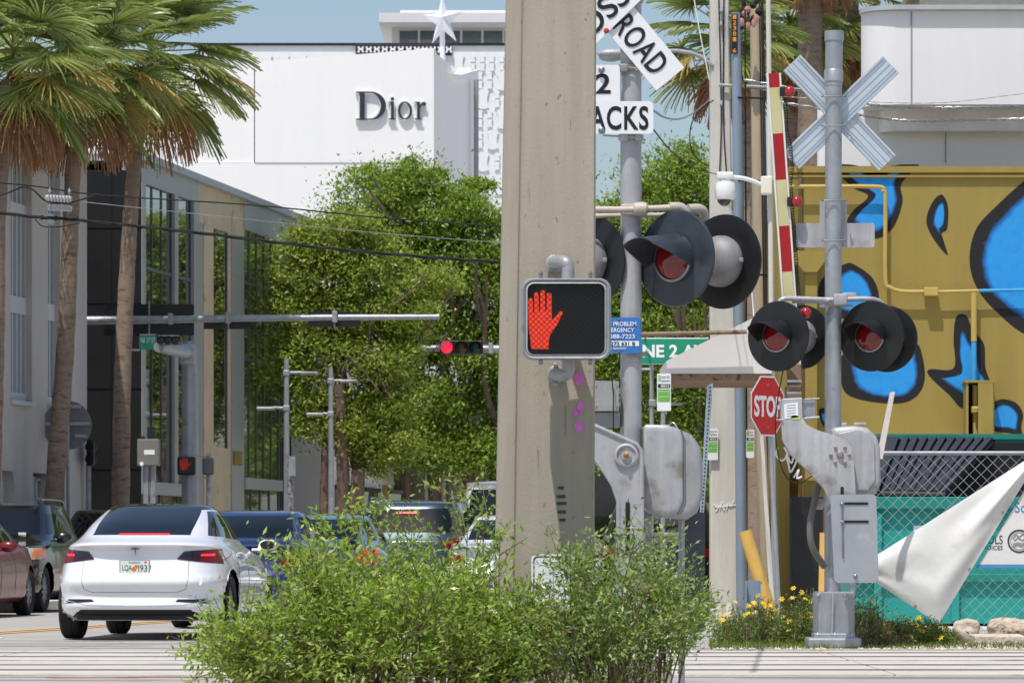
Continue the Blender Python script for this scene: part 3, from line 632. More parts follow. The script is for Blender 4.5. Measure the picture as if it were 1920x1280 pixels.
def limbs(mb, a, b, r, depth, rnd, spread=.5):
    a = Vector(a); b = Vector(b); mid = (a+b)/2+Vector((rnd.uniform(-1, 1), rnd.uniform(-1, 1), rnd.uniform(-.3, .3)))*(b-a).length*.09
    mb.tube(smoothline([a, mid, b], 3), [r*(1-.45*i/6) for i in range(7)], 7, cap=False)
    if depth:
        for _ in range(3):
            d = (b-a).normalized(); d = (d+Vector((rnd.uniform(-1, 1), rnd.uniform(-1, 1), rnd.uniform(-.2, .7)))*spread).normalized()
            limbs(mb, b, b+d*(b-a).length*rnd.uniform(.55, .85), r*.52, depth-1, rnd, spread)
def L3(px, py, Y, rpx, rpz, ry=None): c = P(px, py, Y); rx = rpx/F*Y; return (tuple(c), rx, ry or rx*.8, rpz/F*Y)
# tree A: near left of the street, open crown
YA = 96
t = thing('street_tree', 'light green open crowned tree with reddish trunks, leftmost of the street trees', 'tree', (X(650, YA), YA, 0), group='street trees beyond the junction')
mb = MB(); rnd = random.Random(3)
for x0, y0, x1, y1, r in ((655, 1112, 672, 880, .22), (672, 880, 700, 770, .16), (672, 880, 655, 760, .15), (640, 1112, 636, 720, .18), (612, 1112, 610, 830, .12), (700, 770, 745, 690, .1), (700, 770, 760, 640, .09), (655, 760, 640, 640, .11), (636, 720, 600, 600, .1), (745, 690, 850, 540, .06), (640, 640, 625, 480, .08), (610, 830, 600, 770, .06)):
    a = P(x0, y0, YA); c = P(x1, y1, YA+rnd.uniform(-.6, .6)); m_ = (a+c)/2+Vector((rnd.uniform(-.1, .1), 0, 0)); mb.tube(smoothline([a, m_, c], 3), [r*(1-.3*i/6) for i in range(7)], 9, cap=False)
for i in range(26):
    a = P(rnd.uniform(590, 780), rnd.uniform(560, 760), YA+rnd.uniform(-1, 1)); limbs(mb, a, a+Vector((rnd.uniform(-1, 1), rnd.uniform(-.6, .6), rnd.uniform(.2, 1)))*.8, .03, 1, rnd)
mb.build('trunk', barkr, t, smooth=True)
crown([L3(585, 520, YA, 62, 70), L3(640, 450, YA, 62, 50), L3(700, 520, YA, 60, 62), L3(620, 620, YA, 55, 55), L3(560, 640, YA, 45, 40), L3(545, 700, YA, 45, 26), L3(720, 640, YA, 66, 70), L3(600, 735, YA, 34, 34), L3(770, 560, YA, 60, 66), L3(740, 800, YA, 58, 55), L3(690, 730, YA, 45, 40), L3(650, 800, YA, 50, 30), L3(720, 850, YA, 40, 26), L3(580, 790, YA, 26, 26), L3(560, 575, YA, 34, 30), L3(632, 780, YA, 22, 30)], 84000, .112, .5, lf1, t, shell=.4, cl_n=420)
# tree B: tall dense crown
YB = 112
t = thing('street_tree', 'tall dense rounded green tree under the white lettered building', 'tree', (X(830, YB), YB, 0), group='street trees beyond the junction')
mb = MB(); rnd = random.Random(5)
for x0, x1, y1, r in ((820, 800, 800, .24), (838, 870, 780, .22), (870, 930, 800, .2), (800, 760, 830, .17)):
    a = P(x0, 1104, YB); c = P(x1, y1, YB); limbs(mb, a, c, r, 2, rnd, .55)
mb.build('trunk', bark, t, smooth=True)
crown([L3(760, 420, YB, 100, 100), L3(700, 380, YB, 60, 64), L3(840, 400, YB, 80, 66), L3(900, 440, YB, 80, 80), L3(740, 340, YB, 66, 34), L3(820, 560, YB, 110, 110), L3(900, 620, YB, 90, 120), L3(830, 700, YB, 90, 90), L3(900, 780, YB, 80, 70), L3(700, 470, YB, 70, 70), L3(960, 500, YB, 80, 110), L3(780, 800, YB, 60, 60), L3(860, 850, YB, 70, 40), L3(940, 850, YB, 50, 50), L3(990, 640, YB, 70, 90)], 135000, .122, .62, lf2, t, shell=.6, cl_n=480)
# tree C: to the right, seen between the poles
YC = 104
t = thing('street_tree', 'bright green tree between the two signal masts and the pale utility pole', 'tree', (X(1290, YC), YC, 0), group='street trees beyond the junction')
mb = MB(); rnd = random.Random(8); limbs(mb, P(1262, 1107, YC), P(1250, 850, YC), .22, 2, rnd, .5); limbs(mb, P(1300, 1107, YC), P(1310, 850, YC), .18, 2, rnd, .5); mb.build('trunk', bark, t, smooth=True)
crown([L3(1260, 360, YC, 80, 76), L3(1200, 420, YC, 85, 70), L3(1310, 420, YC, 70, 110), L3(1150, 470, YC, 70, 76), L3(1250, 520, YC, 90, 100), L3(1190, 600, YC, 90, 100), L3(1290, 680, YC, 70, 110), L3(1220, 740, YC, 80, 80), L3(1380, 520, YC, 60, 110), L3(1130, 640, YC, 60, 80), L3(1250, 830, YC, 90, 50)], 95000, .12, .6, lf2, t, shell=.55, cl_n=420)
t = thing('street_tree', 'green tree standing behind the concrete signal pole, mostly hidden by it', 'tree', (X(1050, 120), 120, 0), group='street trees beyond the junction')
mb = MB(); limbs(mb, P(1050, 1100, 120), P(1050, 850, 120), .22, 3, rnd, .5); mb.build('trunk', bark, t, smooth=True)
crown([L3(1050, 560, 120, 100, 130), L3(1120, 700, 120, 70, 90), L3(980, 740, 120, 70, 90), L3(1120, 560, 120, 60, 90)], 22000, .2, .5, lf2, t, shell=.5)
t = thing('street_tree', 'dark spreading tree deepest down the street, under the tall dense one', 'tree', (X(850, 138), 138, 0), group='street trees beyond the junction')
mb = MB()
for x0, x1 in ((700, 690), (770, 790), (850, 830), (905, 925)): limbs(mb, P(x0, 1090, 138), P(x1, 900, 138), .26, 2, rnd, .5)
mb.build('trunk', bark, t, smooth=True)
crown([L3(700, 800, 138, 90, 70), L3(820, 840, 138, 90, 60), L3(920, 830, 138, 90, 70), L3(1010, 850, 138, 80, 60), L3(640, 830, 138, 60, 50)], 42000, .2, .6, lf2, t, shell=.3)
# trees on the far side of the street, seen in the glass
t = thing('street_tree', 'far right street tree behind the mustard building, seen only between the poles', 'tree', (X(1400, 125), 125, 0), group='street trees beyond the junction')
mb = MB(); limbs(mb, (6.2, 118, 0), (6.3, 118, 3.4), .2, 2, rnd, .5); mb.build('trunk', bark, t, smooth=True)
crown([((6.2, 118, 6.6), 2.6, 3.5, 2.6), ((8.5, 122, 6.4), 3, 3, 2.4), ((6.0, 123, 4.6), 2.5, 3, 2.4)], 40000, .2, .6, lf1, t, shell=.5)

# palms -----------------------------------------------------------------
pl = leafmat('palm_leaf', [S(84, 104, 44), S(132, 150, 70), S(178, 186, 110), S(150, 162, 84)], .42, .3, .55)
pyel = leafmat('palm_leaf_tip', [S(178, 160, 84), S(204, 176, 104)], .35, .5)
pdead = leafmat('dead_palm_leaf', [S(150, 112, 80), S(190, 146, 104), S(168, 124, 94)], .3, .8)
def frond(c, az, elv, pet, fr, rnd, V, Q, droop=.55, nseg=54, w=.032, spanmax=122):
    d = Vector((math.cos(az)*math.cos(elv), math.sin(az)*math.cos(elv), math.sin(elv)))
    hub = Vector(c)+d*pet+Vector((0, 0, -.10*pet*pet))
    d2 = (d+Vector((0, 0, -.28))).normalized(); side = d2.cross(Vector((0, 0, 1)))
    side = side.normalized() if side.length > 1e-3 else Vector((1, 0, 0)); nrm = side.cross(d2).normalized()
    roll = rnd.uniform(-.4, .4); side = (side*math.cos(roll)+nrm*math.sin(roll)); nrm = side.cross(d2).normalized()
    # petiole
    b = len(V); s_ = side*.016
    V += [Vector(c)-s_, Vector(c)+s_, hub+s_*.7, hub-s_*.7]; Q.append((b, b+1, b+2, b+3))
    V2 = [Vector(c)-nrm*.014, Vector(c)+nrm*.014, hub+nrm*.01, hub-nrm*.01]; b = len(V); V += V2; Q.append((b, b+1, b+2, b+3))
    for i in range(nseg):
        a = R(-spanmax+2*spanmax*i/(nseg-1)+rnd.uniform(-1.5, 1.5)); L = fr*(.62+.38*math.cos(a*.72))*rnd.uniform(.9, 1.08)
        dd = (d2*math.cos(a)+side*math.sin(a)).normalized(); wd = dd.cross(nrm).normalized()
        pl_ = (1 if i % 2 else -1)*.012; dr = droop*rnd.uniform(.6, 1.4); b = len(V); p = hub.copy(); cur = dd.copy(); K = 5
        for j in range(K+1):
            t = j/K; ww = w*(.35+1.1*t if t < .4 else (1.0-t)*1.25+.06)
            V.append(p-wd*ww*.5+nrm*pl_); V.append(p+wd*ww*.5-nrm*pl_)
            cur = (cur+Vector((0, 0, -1))*dr*t*t*.62).normalized(); p = p+cur*L/K
        for j in range(K): Q.append((b+2*j, b+2*j+1, b+2*j+3, b+2*j+2))
def palm(label, base, pts, r, c, R_, n, rnd, ndead=14, group='fan palms', bark_=palmbark, elmin=-50, drop=.55, fr=None, azr=None, thickbase=1.25):
    t = thing('fan_palm', label, 'palm', base, group=group)
    mb = MB(); pts = smoothline(pts, 8); k = len(pts)
    mb.tube(pts, [r*(thickbase-(thickbase-.92)*min(1, i/(k*.8)))*(1+.045*math.sin(i*2.1)) for i in range(k)], 14, cap=False); mb.build('trunk', bark_, t, smooth=True)
    V = []; Q_ = []
    for i in range(n):
        e = R(elmin+(88-elmin)*((i+.5)/n)**.85); a = i*2.39996+rnd.uniform(-.3, .3)
        frond(Vector(c)+Vector((0, 0, .12*math.sin(e))), a, e, R_*.52*rnd.uniform(.85, 1.1), (fr or R_*.56), rnd, V, Q_, drop)
    npmesh('crown', [tuple(v) for v in V], Q_, pl, t)
    V = []; Q_ = []
    for i in range(ndead):
        a = i*2.4+rnd.uniform(-.3, .3); frond(Vector(c)+Vector((0, 0, -.15)), a, R(rnd.uniform(-80, -55)), R_*.44, R_*.52, rnd, V, Q_, 1.2, 26, .035, 80)
    if ndead: npmesh('dead_fronds', [tuple(v) for v in V], Q_, pdead, t)
    V = []; Q_ = []
    for i in range(max(4, n//5)):
        a = i*1.7+rnd.uniform(-.5, .5); frond(Vector(c), a, R(rnd.uniform(-48, 5)), R_*.5, R_*.52, rnd, V, Q_, .8, 30, .035, 100)
    npmesh('yellowing_fronds', [tuple(v) for v in V], Q_, pyel, t)
    return t
rn = random.Random(21); gl_ = 'fan palms along the left pavement'
def pp(l, Y): return [P(x, y, Y) for x, y in l]
palm('fan palm with the leftmost trunk, on the very edge of the picture', P(-26, 1138, 72), pp([(-26, 1138), (-14, 800), (-8, 600), (-4, 400), (18, 150)], 72), .15, P(25, 100, 72), 1.95, 36, rn, 14, gl_)
palm('fan palm leaning right, second trunk from the left', P(96, 1133, 75.5), pp([(94, 1133), (104, 900), (122, 660), (130, 480), (138, 300), (150, 180)], 75.5), .15, P(150, 110, 75.5), 2.0, 34, rn, 10, gl_)
palm('fan palm before the black end wall, rightmost of the left hand palms', P(224, 1128, 80), pp([(224, 1128), (226, 950), (230, 700), (240, 480), (250, 330), (262, 200)], 80), .15, P(282, 98, 80), 2.15, 38, rn, 9, gl_)
gr_ = 'fan palms behind the signal gate'
palm('fan palm behind the pale utility pole, its fans spreading left of it', P(1412, 1130, 74), pp([(1425, 1130), (1420, 800), (1408, 500), (1404, 250), (1368, 60)], 74), .19, P(1360, 60, 74), 1.55, 22, rn, 10, gr_, drop=.4)
palm('short necked fan palm with a dark brown heart beside the striped gate arm', P(1500, 1117, 78), pp([(1490, 1120), (1486, 700), (1482, 400), (1480, 80)], 78), .22, P(1480, 50, 78), 1.5, 26, rn, 8, gr_, drop=.3)
palm('fan palm with a pale bare trunk crossing the top of the frame behind the crossbuck', P(1524, 1110, 76), pp([(1530, 1120), (1524, 600), (1520, 250), (1518, 0), (1520, -150)], 76), .22, P(1520, -160, 76), 1.7, 20, rn, 12, gr_)
palm('fan palm with hanging brown fronds against the rounded white wall', P(1598, 1110, 80), pp([(1600, 1120), (1598, 600), (1595, 300), (1592, -10)], 80), .2, P(1590, -5, 80), 1.6, 24, rn, 18, gr_)

# shrubs at the foot of the concrete pole --------------------------------
stem = pm('shrub_stem', S(112, 100, 74), .9, var=.2, scale=20)
def shrub(label, base, tips, n_leaf, size, mat, rnd, wr=.36, nbr=90, leaf_per=34, shoots=()):
    """tips: list of (centre px, centre py, Y, rx px, rz px) volumes in which twig ends lie"""
    t = thing('shrub', label, 'shrub', base, group='wild shrubs round the concrete pole')
    mb = MB(); C = []; D = []; w = np.array([a[3]*a[4] for a in tips], float); w /= w.sum()
    for i in range(nbr+len(shoots)*2):
        c = tips[rng.choice(len(tips), p=w)]
        th = rnd.uniform(0, 2*math.pi); rr_ = rnd.random()**.45
        e = P(c[0]+c[3]*math.cos(th)*rr_, c[1]+c[4]*math.sin(th)*rr_, c[2]+rnd.uniform(-.45, .45))
        if i >= nbr: sh_ = shoots[(i-nbr)//2]; e = P(sh_[0]+rnd.uniform(-18, 18), sh_[1]+rnd.uniform(-8, 40), base[1]+rnd.uniform(-.3, .2))
        if e.z < .05: e.z = .05
        b0 = Vector(base)+Vector((rnd.uniform(-.25, .25), rnd.uniform(-.2, .2), 0)); b0.x += (e.x-b0.x)*.35
        m_ = b0.lerp(e, .6)+Vector((0, 0, .12)); path = smoothline([b0, m_, e], 6)
        mb.tube(path, [.007*(1-.75*j/(len(path)-1)) for j in range(len(path))], 4, cap=False)
        dirn = (path[-1]-path[-4]).normalized()
        tw = [(path[-1], dirn, .16)]
        for k in range(7):
            j = rnd.randint(len(path)//3, len(path)-2); dv = (Vector((rnd.uniform(-1, 1), rnd.uniform(-1, 1), rnd.uniform(-.3, 1.0)))+dirn*.6).normalized()
            ln = rnd.uniform(.1, .26); s_ = path[j]; mb.tube([s_, s_+dv*ln], [.003, .0015], 3, cap=False); tw.append((s_+dv*ln, dv, ln))
        for (p_, dv, ln) in tw:
            m = leaf_per//8+rnd.randint(0, 3)
            for q in range(m):
                u = q/m; a = q*2.4; o = dv.orthogonal().normalized(); o = Matrix.Rotation(a, 3, dv) @ o
                dd = (dv*.75+o*.8).normalized(); C.append(p_-dv*ln*u+dd*size*.5); D.append(dd)
    mb.build('stems', stem, t)
    C = np.array([c[:] for c in C]); D = np.array([d[:] for d in D])
    if n_leaf > len(C):
        k = rng.integers(0, len(C), n_leaf-len(C)); C2 = C[k]+rng.normal(size=(len(k), 3))*.035; C = np.concatenate([C, C2]); D = np.concatenate([D, D[k]])
    ok = C[:, 2] > .02; v, q = leaves(C[ok], size, D[ok], wr, .35, .2); npmesh('foliage', v, q, mat, t); return t
rs = random.Random(5)
shrub('bright green bush spreading low across the bottom of the picture left of the concrete pole', (X(640, 21.6), 21.6, 0),
      [(640, 1170, 21.6, 160, 110), (540, 1220, 21.4, 190, 80), (440, 1215, 21.5, 90, 50), (700, 1110, 21.9, 90, 60), (630, 1060, 21.8, 60, 50), (820, 1170, 21.6, 130, 100), (550, 1090, 21.7, 70, 60)], 15000, .040, bl1, rs, nbr=175)
shrub('mid green bush with upright shoots hugging the left foot of the concrete pole', (X(850, 22.2), 22.2, 0),
      [(850, 1130, 22.2, 90, 80), (770, 1085, 22.2, 90, 45), (880, 1180, 22, 130, 110), (960, 1200, 21.6, 110, 100)], 9500, .040, bl1, rs, nbr=105, shoots=[(640, 925), (600, 950), (690, 950), (730, 935), (870, 925), (905, 950), (810, 990), (560, 1000), (925, 1000)])
shrub('darker green bush with small glossy leaves spreading right of the concrete pole', (X(1160, 21.9), 21.9, 0),
      [(1140, 1100, 21.9, 130, 100), (1190, 1150, 21.8, 100, 100), (1070, 1060, 22.0, 50, 55), (1200, 1020, 22.0, 90, 40), (1270, 1150, 21.9, 60, 70), (1100, 1210, 21.7, 180, 90), (1010, 1140, 21.9, 50, 60)], 12000, .033, bl2, rs, nbr=96)

# flowering weeds on the verge
wl = leafmat('weed_leaves', [S(76, 104, 34), S(106, 132, 48), S(140, 148, 76)], .4)
wd_ = leafmat('dry_weed', [S(150, 136, 92), S(120, 116, 70)], .3)
pet = pm('yellow_petals', S(238, 200, 30), .6, var=.1)
def weed(label, x0, x1, y0, y1, Y, n, nf, mat=None, dry=0, sd=1):
    r_ = random.Random(sd); t = thing('flowering_weed', label, 'wild flowers', (X((x0+x1)/2, Y), Y, .01), group='yellow flowering weeds on the verge'); C = []; D = []; mb = MB(); fl = MB()
    nst = n//26
    for i in range(nst):
        u = r_.random(); px = x0+(x1-x0)*u; hgt = (.35+.65*math.sin(math.pi*min(.95, max(.05, u))))*r_.uniform(.5, 1)
        yy = Y+r_.uniform(-.5, .5); b = Vector((X(px, yy), yy, .01)); tp = b+Vector((r_.uniform(-.12, .12), r_.uniform(-.1, .1), (Z(y0, Y)-.0)*hgt))
        mb.tube([b, (b+tp)/2+Vector((r_.uniform(-.03, .03), 0, 0)), tp], [.005, .004, .002], 3, cap=False)
        for k in range(26):
            f_ = r_.uniform(.1, 1); C.append(b.lerp(tp, f_)+Vector((r_.gauss(0, .045), r_.gauss(0, .045), r_.gauss(0, .02)))); D.append(Vector((r_.uniform(-1, 1), r_.uniform(-1, 1), r_.uniform(0, 1.2))))
        if i < nf:
            c = tp+Vector((0, -.02, .01)); M = Matrix.Translation(c) @ Matrix.Rotation(R(r_.uniform(20, 70)), 4, 'X') @ Matrix.Rotation(r_.uniform(-.6, .6), 4, 'Y')
            for k in range(6):
                a = R(60*k); a1 = a-.35; a2 = a+.35; fl.add([M@Vector((0, 0, 0)), M@Vector((.022*math.cos(a1), .022*math.sin(a1), .006)), M@Vector((.032*math.cos(a), .032*math.sin(a), .004)), M@Vector((.022*math.cos(a2), .022*math.sin(a2), .006))], [(0, 1, 2, 3)])
    mb.build('stems', stem, t); C = np.array([c[:] for c in C]); D = np.array([d[:] for d in D]); v, q = leaves(C, .045, D, .3, .3); npmesh('foliage', v, q, mat or wl, t)
    if nf: fl.build('flowers', pet, t)
weed('clump of grass and yellow flowers at the foot of the leaning yellow pipe', 1350, 1500, 1118, 1205, 41.6, 4200, 24, sd=1)
weed('leafy yellow flowered clump left of the signal mast base', 1470, 1545, 1100, 1205, 41.8, 2600, 10, sd=2)
weed('dark leafy yellow flowered plant against the fence just right of the mast base', 1590, 1660, 1110, 1205, 41.4, 2400, 7, sd=3)
weed('low sprawling yellow flowers between the mast and the pale rock', 1640, 1785, 1155, 1205, 41.3, 3800, 28, sd=4)
weed('dry straw coloured weeds in front of the mast base', 1575, 1700, 1160, 1208, 40.9, 1800, 0, wd_, sd=5)
gr = []; gd = []
for i in range(5200):
    px = rng.uniform(1330, 2000); Y = rng.uniform(39.4, 42.8)
    if rng.random() < .5 and px > 1560: continue
    gr.append((X(px, Y), Y, .03)); gd.append((rng.normal()*.3, rng.normal()*.3, 1))
v, q = leaves(np.array(gr), .07, np.array(gd), .12, .15); tag(npmesh('grass', v, q, wl), kind='stuff', label='thin grass along the verge')

# rocks, blocks and pebbles
def rock(label, c, d, mat, sd, name='rock'):
    bm = bmesh.new(); bmesh.ops.create_icosphere(bm, subdivisions=4, radius=.5); r_ = np.random.default_rng(sd); from mathutils import noise
    for v in bm.verts:
        n = noise.noise(v.co*2.2+Vector((sd*7, 0, 0)))*.22+noise.noise(v.co*7+Vector((sd, 3, 0)))*.06; k = max(abs(v.co.x), abs(v.co.y), abs(v.co.z))
        v.co = v.co*(1+n)*(1+(.5/k-1)*.45); v.co = Vector((v.co.x*d[0], v.co.y*d[1], max(v.co.z, -.42)*d[2]))+Vector(c)
    me = bpy.data.meshes.new(name); bm.to_mesh(me); bm.free(); me.polygons.foreach_set('use_smooth', [True]*len(me.polygons)); return tag(link(name, me, mat), label, 'rock')
rk = pm('limestone', S(204, 190, 172), .95, var=.18, scale=5, bump=1, bscale=20, dark=S(160, 142, 124), dscale=8, dth=.55)
rk2 = pm('coral_rock', S(196, 178, 158), .95, var=.3, scale=12, bump=1, bscale=36, dark=S(120, 104, 92), dscale=16, dth=.56)
rock('squarish pale limestone boulder before the chain link fence', P(1812, 1184, 41.6)+Vector((0, 0, .01)), (.25, .24, .24), rk, 2)
rock('rough brown coral rock beside the pale boulder', P(1895, 1178, 42.2), (.46, .36, .22), rk2, 5)
mb = MB(); mb.box((X(1870, 41.2), 41.2, .06), (.5, .28, .1), rz=.1, rx=.06, bev=.012); tag(mb.build('concrete_slab', rk), 'broken concrete slab lying in front of the brown coral rock', 'slab')
mb = MB(); r_ = random.Random(9)
for i in range(900):
    px = r_.uniform(1340, 2000); Y = r_.uniform(39.2, 42.6); s_ = r_.uniform(.008, .03); mb.sph((X(px, Y), Y, .014), s_, 5, (1, r_.uniform(.6, 1), .6))
tag(mb.build('pebbles', rk), kind='stuff', label='pale pebbles scattered over the verge')

# ------------------------------------------------------------ concrete pole with the pedestrian signal
t = thing('concrete_pole', 'massive tapering concrete pole in the middle of the picture with pink paint dabs', 'pole', (X(1015, 23.2), 23.2, 0))
mb = MB(); vs = []; n = 26
for i in range(n+1):
    py = 1342+(-520-1342)*i/n; l = 948-.0197*py; g_ = 981-.0148*py; r_ = 1117.5-.0035*py
    Yf = 23.0; ring_ = [(l, Yf+.20), (l+2, Yf+.12), (g_-6, Yf+.022), (g_-3, Yf+.004), (g_, Yf+.012), (g_+3, Yf), (r_-3, Yf-.02), (r_, Yf-.008), (r_+1, Yf+.05), (r_-10, Yf+.42), (l+26, Yf+.44)]
    vs += [P(a, py, b_) if False else Vector((X(a, 23), b_, Z(py, 23))) for a, b_ in ring_]
k = 11
mb.add(vs, [(i*k+j, i*k+(j+1) % k, (i+1)*k+(j+1) % k, (i+1)*k+j) for i in range(n) for j in range(k)]+[tuple(range(n*k, n*k+k))])
mb.build('shaft', concrete_pole, t)
pink = pm('pink_paint', S(214, 120, 190), .8, var=.15, scale=20); pk = MB()
def dab(cx, cy, rx, ry, sd): 
    pk = MB(); r_ = random.Random(sd); pk.prism([Vector((X(cx+rx*math.cos(a)*r_.uniform(.8, 1.1), 23), 22.985-.00*0, Z(cy+ry*math.sin(a)*r_.uniform(.85, 1.1), 23))) for a in [math.pi*2*i/16 for i in range(16)]], (0, -.006, 0)); pk.build('pink_paint_dab', pink, t)
dab(1086, 710, 11, 13, 1); dab(1088, 763, 6, 14, 2); dab(1080, 775, 6, 6, 3); dab(1085, 800, 8, 13, 4)
mb = MB()
for (x0, x1, y) in ((1045, 1057, 912), (1043, 1060, 928), (1043, 1062, 941), (1045, 1061, 957), (1048, 1060, 972)):
    mb.prism([Vector((X(a, 23), 22.99, Z(b_, 23))) for a, b_ in [(x0, y), (x1, y-1), (x1, y+5), (x0+2, y+5)]], (0, -.005, 0))
mb.build('stencil_mark', pm('faded_black_paint', S(70, 66, 62), .9, var=.4, scale=30), t)
mb = MB(); r_ = random.Random(31)
for i in range(16):
    x = r_.uniform(938, 958) if i < 8 else r_.uniform(985, 1100); y = r_.uniform(870, 960) if i < 8 else r_.uniform(60, 900); w = r_.uniform(.6, 1.6); h = r_.uniform(14, 60)
    yy = 23.095 if i < 8 else 22.994
    if i >= 8: mb.prism([Vector((X(a, 23), 22.985+.0, Z(b_, 23))) for a, b_ in [(x, y), (x+w, y+2), (x+w*.6, y+h), (x+w*.2, y+h*.8)]], (0, -.001, 0))
mb.build('run_stain', pm('run_stain', S(138, 128, 112), .9, var=.2, scale=20), t)
# walk notice
Yn = 22.93; w_ = thing('walk_notice', 'white crossing instruction plate with black border low on the concrete pole', 'sign', P(1035, 1150, Yn))
mb = MB(); mb.poly(rrect(996, 1038, 1078, 1158, 10), Yn, .004); mb.build('plate', whitesign, w_)
mb = MB(); o_ = rrect(1000, 1042, 1074, 1154, 8); i_ = rrect(1002, 1044, 1072, 1152, 7); nn = len(o_)
mb.add([P(x, y, Yn-.002) for x, y in o_+i_], [(j, (j+1) % nn, nn+(j+1) % nn, nn+j) for j in range(nn)]); mb.build('border', blacktxt, w_)
ptext('WALK', w_, 1003, 1096, 1036, 1105, Yn-.001, blacktxt, bold=.02); ptext('?', w_, 1009, 1074, 1015, 1083, Yn-.001, blacktxt)
w_ = thing('push_button', 'yellow and black pedestrian push button low on the concrete pole, half hidden in leaves', 'button', P(1042, 1180, 22.9))
mb = MB(); mb.lathe([(.055, 0), (.055, .05), (.045, .06), (.0001, .06)], Matrix.Translation(P(1042, 1180, 22.98)) @ Matrix.Rotation(R(90), 4, 'X'), 20); mb.build('housing', pm('amber_plastic', S(205, 140, 30), .5), w_)
mb = MB(); mb.lathe([(.022, 0), (.02, .02), (.0001, .022)], Matrix.Translation(P(1042, 1180, 22.92)) @ Matrix.Rotation(R(90), 4, 'X'), 16); mb.build('button', plastic, w_)

Yp = 22.45
t = thing('pedestrian_signal', 'square pedestrian signal showing a lit red hand, on the front of the concrete pole', 'signal', P(1060, 675, Yp+.3))
def ringband(mb, o, i_, y0o, y0i, mi=0):
    nn = len(o); mb.add([Vector((P(x, y, Yp).x, y0o, P(x, y, Yp).z)) for x, y in o]+[Vector((P(x, y, Yp).x, y0i, P(x, y, Yp).z)) for x, y in i_], [(nn+j, nn+(j+1) % nn, (j+1) % nn, j) for j in range(nn)], mi)
mb = MB(); r0 = rrect(977, 521, 1146, 674, 22, 8); r1 = rrect(981, 524, 1142, 671, 20, 8); r2 = rrect(986, 528, 1137, 667, 15, 8); r3 = rrect(989, 531, 1134, 664, 13, 8); rb = rrect(990, 532, 1133, 662, 14, 8)
ringband(mb, r0, r1, Yp+.02, Yp, 0); ringband(mb, r1, r2, Yp, Yp+.012); ringband(mb, rb, r0, Yp+.30, Yp+.05); ringband(mb, r0, r0, Yp+.05, Yp+.02)
mb.add([Vector((P(x, y, Yp).x, Yp+.30, P(x, y, Yp).z)) for x, y in rb], [tuple(range(len(rb)))[::-1]]); mb.build('housing', galv, t, smooth=True)
mb = MB(); ringband(mb, r2, r3, Yp+.008, Yp+.004); ringband(mb, r3, r3, Yp+.004, Yp+.05); mb.build('door_rim', alup, t, smooth=True)
mb = MB(); mb.add([Vector((P(x, y, Yp).x, Yp+.05, P(x, y, Yp).z)) for x, y in r3], [tuple(range(len(r3)))]); mb.build('display_back', pm('display_black', S(10, 10, 11), .35), t)
hand = [(245, 683), (347, 683), (350, 625), (358, 595), (385, 560), (412, 510), (433, 466), (430, 456), (415, 456), (398, 474), (378, 503), (368, 500), (366, 440), (366, 352), (358, 346), (344, 346), (337, 354), (336, 452), (328, 456), (326, 340), (320, 329), (306, 329), (299, 340), (297, 456), (290, 460), (288, 352), (282, 342), (268, 342), (261, 352), (262, 466), (256, 468), (253, 384), (246, 376), (232, 378), (225, 386), (226, 480), (228, 560), (238, 620)]
glow = bpy.data.materials.new('lit_red_hand'); glow.use_nodes = True; nt = glow.node_tree; bs = nt.nodes['Principled BSDF']; bs.inputs['Base Color'].default_value = S(120, 8, 4)
vo = nt.nodes.new('ShaderNodeTexVoronoi'); vo.inputs['Scale'].default_value = 75; vo.inputs['Randomness'].default_value = .25; tc = nt.nodes.new('ShaderNodeTexCoord'); nt.links.new(tc.outputs['Object'], vo.inputs['Vector'])
rp = nt.nodes.new('ShaderNodeValToRGB'); rp.color_ramp.elements[0].color = (1, .075, .025, 1); rp.color_ramp.elements[0].position = .3; rp.color_ramp.elements[1].color = (.75, .03, .012, 1); rp.color_ramp.elements[1].position = .75
nt.links.new(vo.outputs['Distance'], rp.inputs[0]); nt.links.new(rp.outputs[0], bs.inputs['Emission Color']); bs.inputs['Emission Strength'].default_value = 1.2
mb = MB(); mb.prism([Vector((X(920+x/3.2, Yp), Yp+.040, Z(440+y/3.2, Yp))) for x, y in hand], (0, .008, 0)); mb.build('hand_symbol', glow, t)
mb = MB(); x0, x1, z0, z1 = X(989, Yp), X(1134, Yp), Z(664, Yp), Z(531, Yp); st_ = .029
for sgn in (1, -1):
    c_ = -(z1-z0)
    while c_ < (x1-x0)+(z1-z0):
        # line x = x0+c + sgn-dependent z
        pts = []
        for zz in (z0, z1):
            pts.append((x0+c_+((zz-z0) if sgn > 0 else (z1-zz)-(z1-z0)+(z1-z0))*1.0, zz))
        (xa, za), (xb, zb_) = pts
        # clip to window in x
        def clip(xa, za, xb, zb_):
            if xa > xb: xa, za, xb, zb_ = xb, zb_, xa, za
            if xb < x0 or xa > x1: return None
            if xa < x0: za = za+(zb_-za)*(x0-xa)/(xb-xa); xa = x0
            if xb > x1: zb_ = za+(zb_-za)*(x1-xa)/(xb-xa); xb = x1
            return xa, za, xb, zb_
        r_ = clip(xa, za, xb, zb_)
        if r_ and abs(r_[0]-r_[2]) > .01: mb.tube([(r_[0], Yp+.028+sgn*.004, r_[1]), (r_[2], Yp+.028+sgn*.004, r_[3])], .0021, 4, cap=False)
        c_ += st_
mb.build('glare_mesh', plastic, t)
mb = MB()
for x in (1014, 1107): mb.box(P(x, 516, Yp+.05), (.022, .03, .026), bev=.005); mb.box(P(x, 679, Yp+.05), (.022, .03, .026), bev=.005); mb.sph(P(x, 512, Yp+.04), .011, 8)
mb.build('latch', steel, t)
mb = MB()
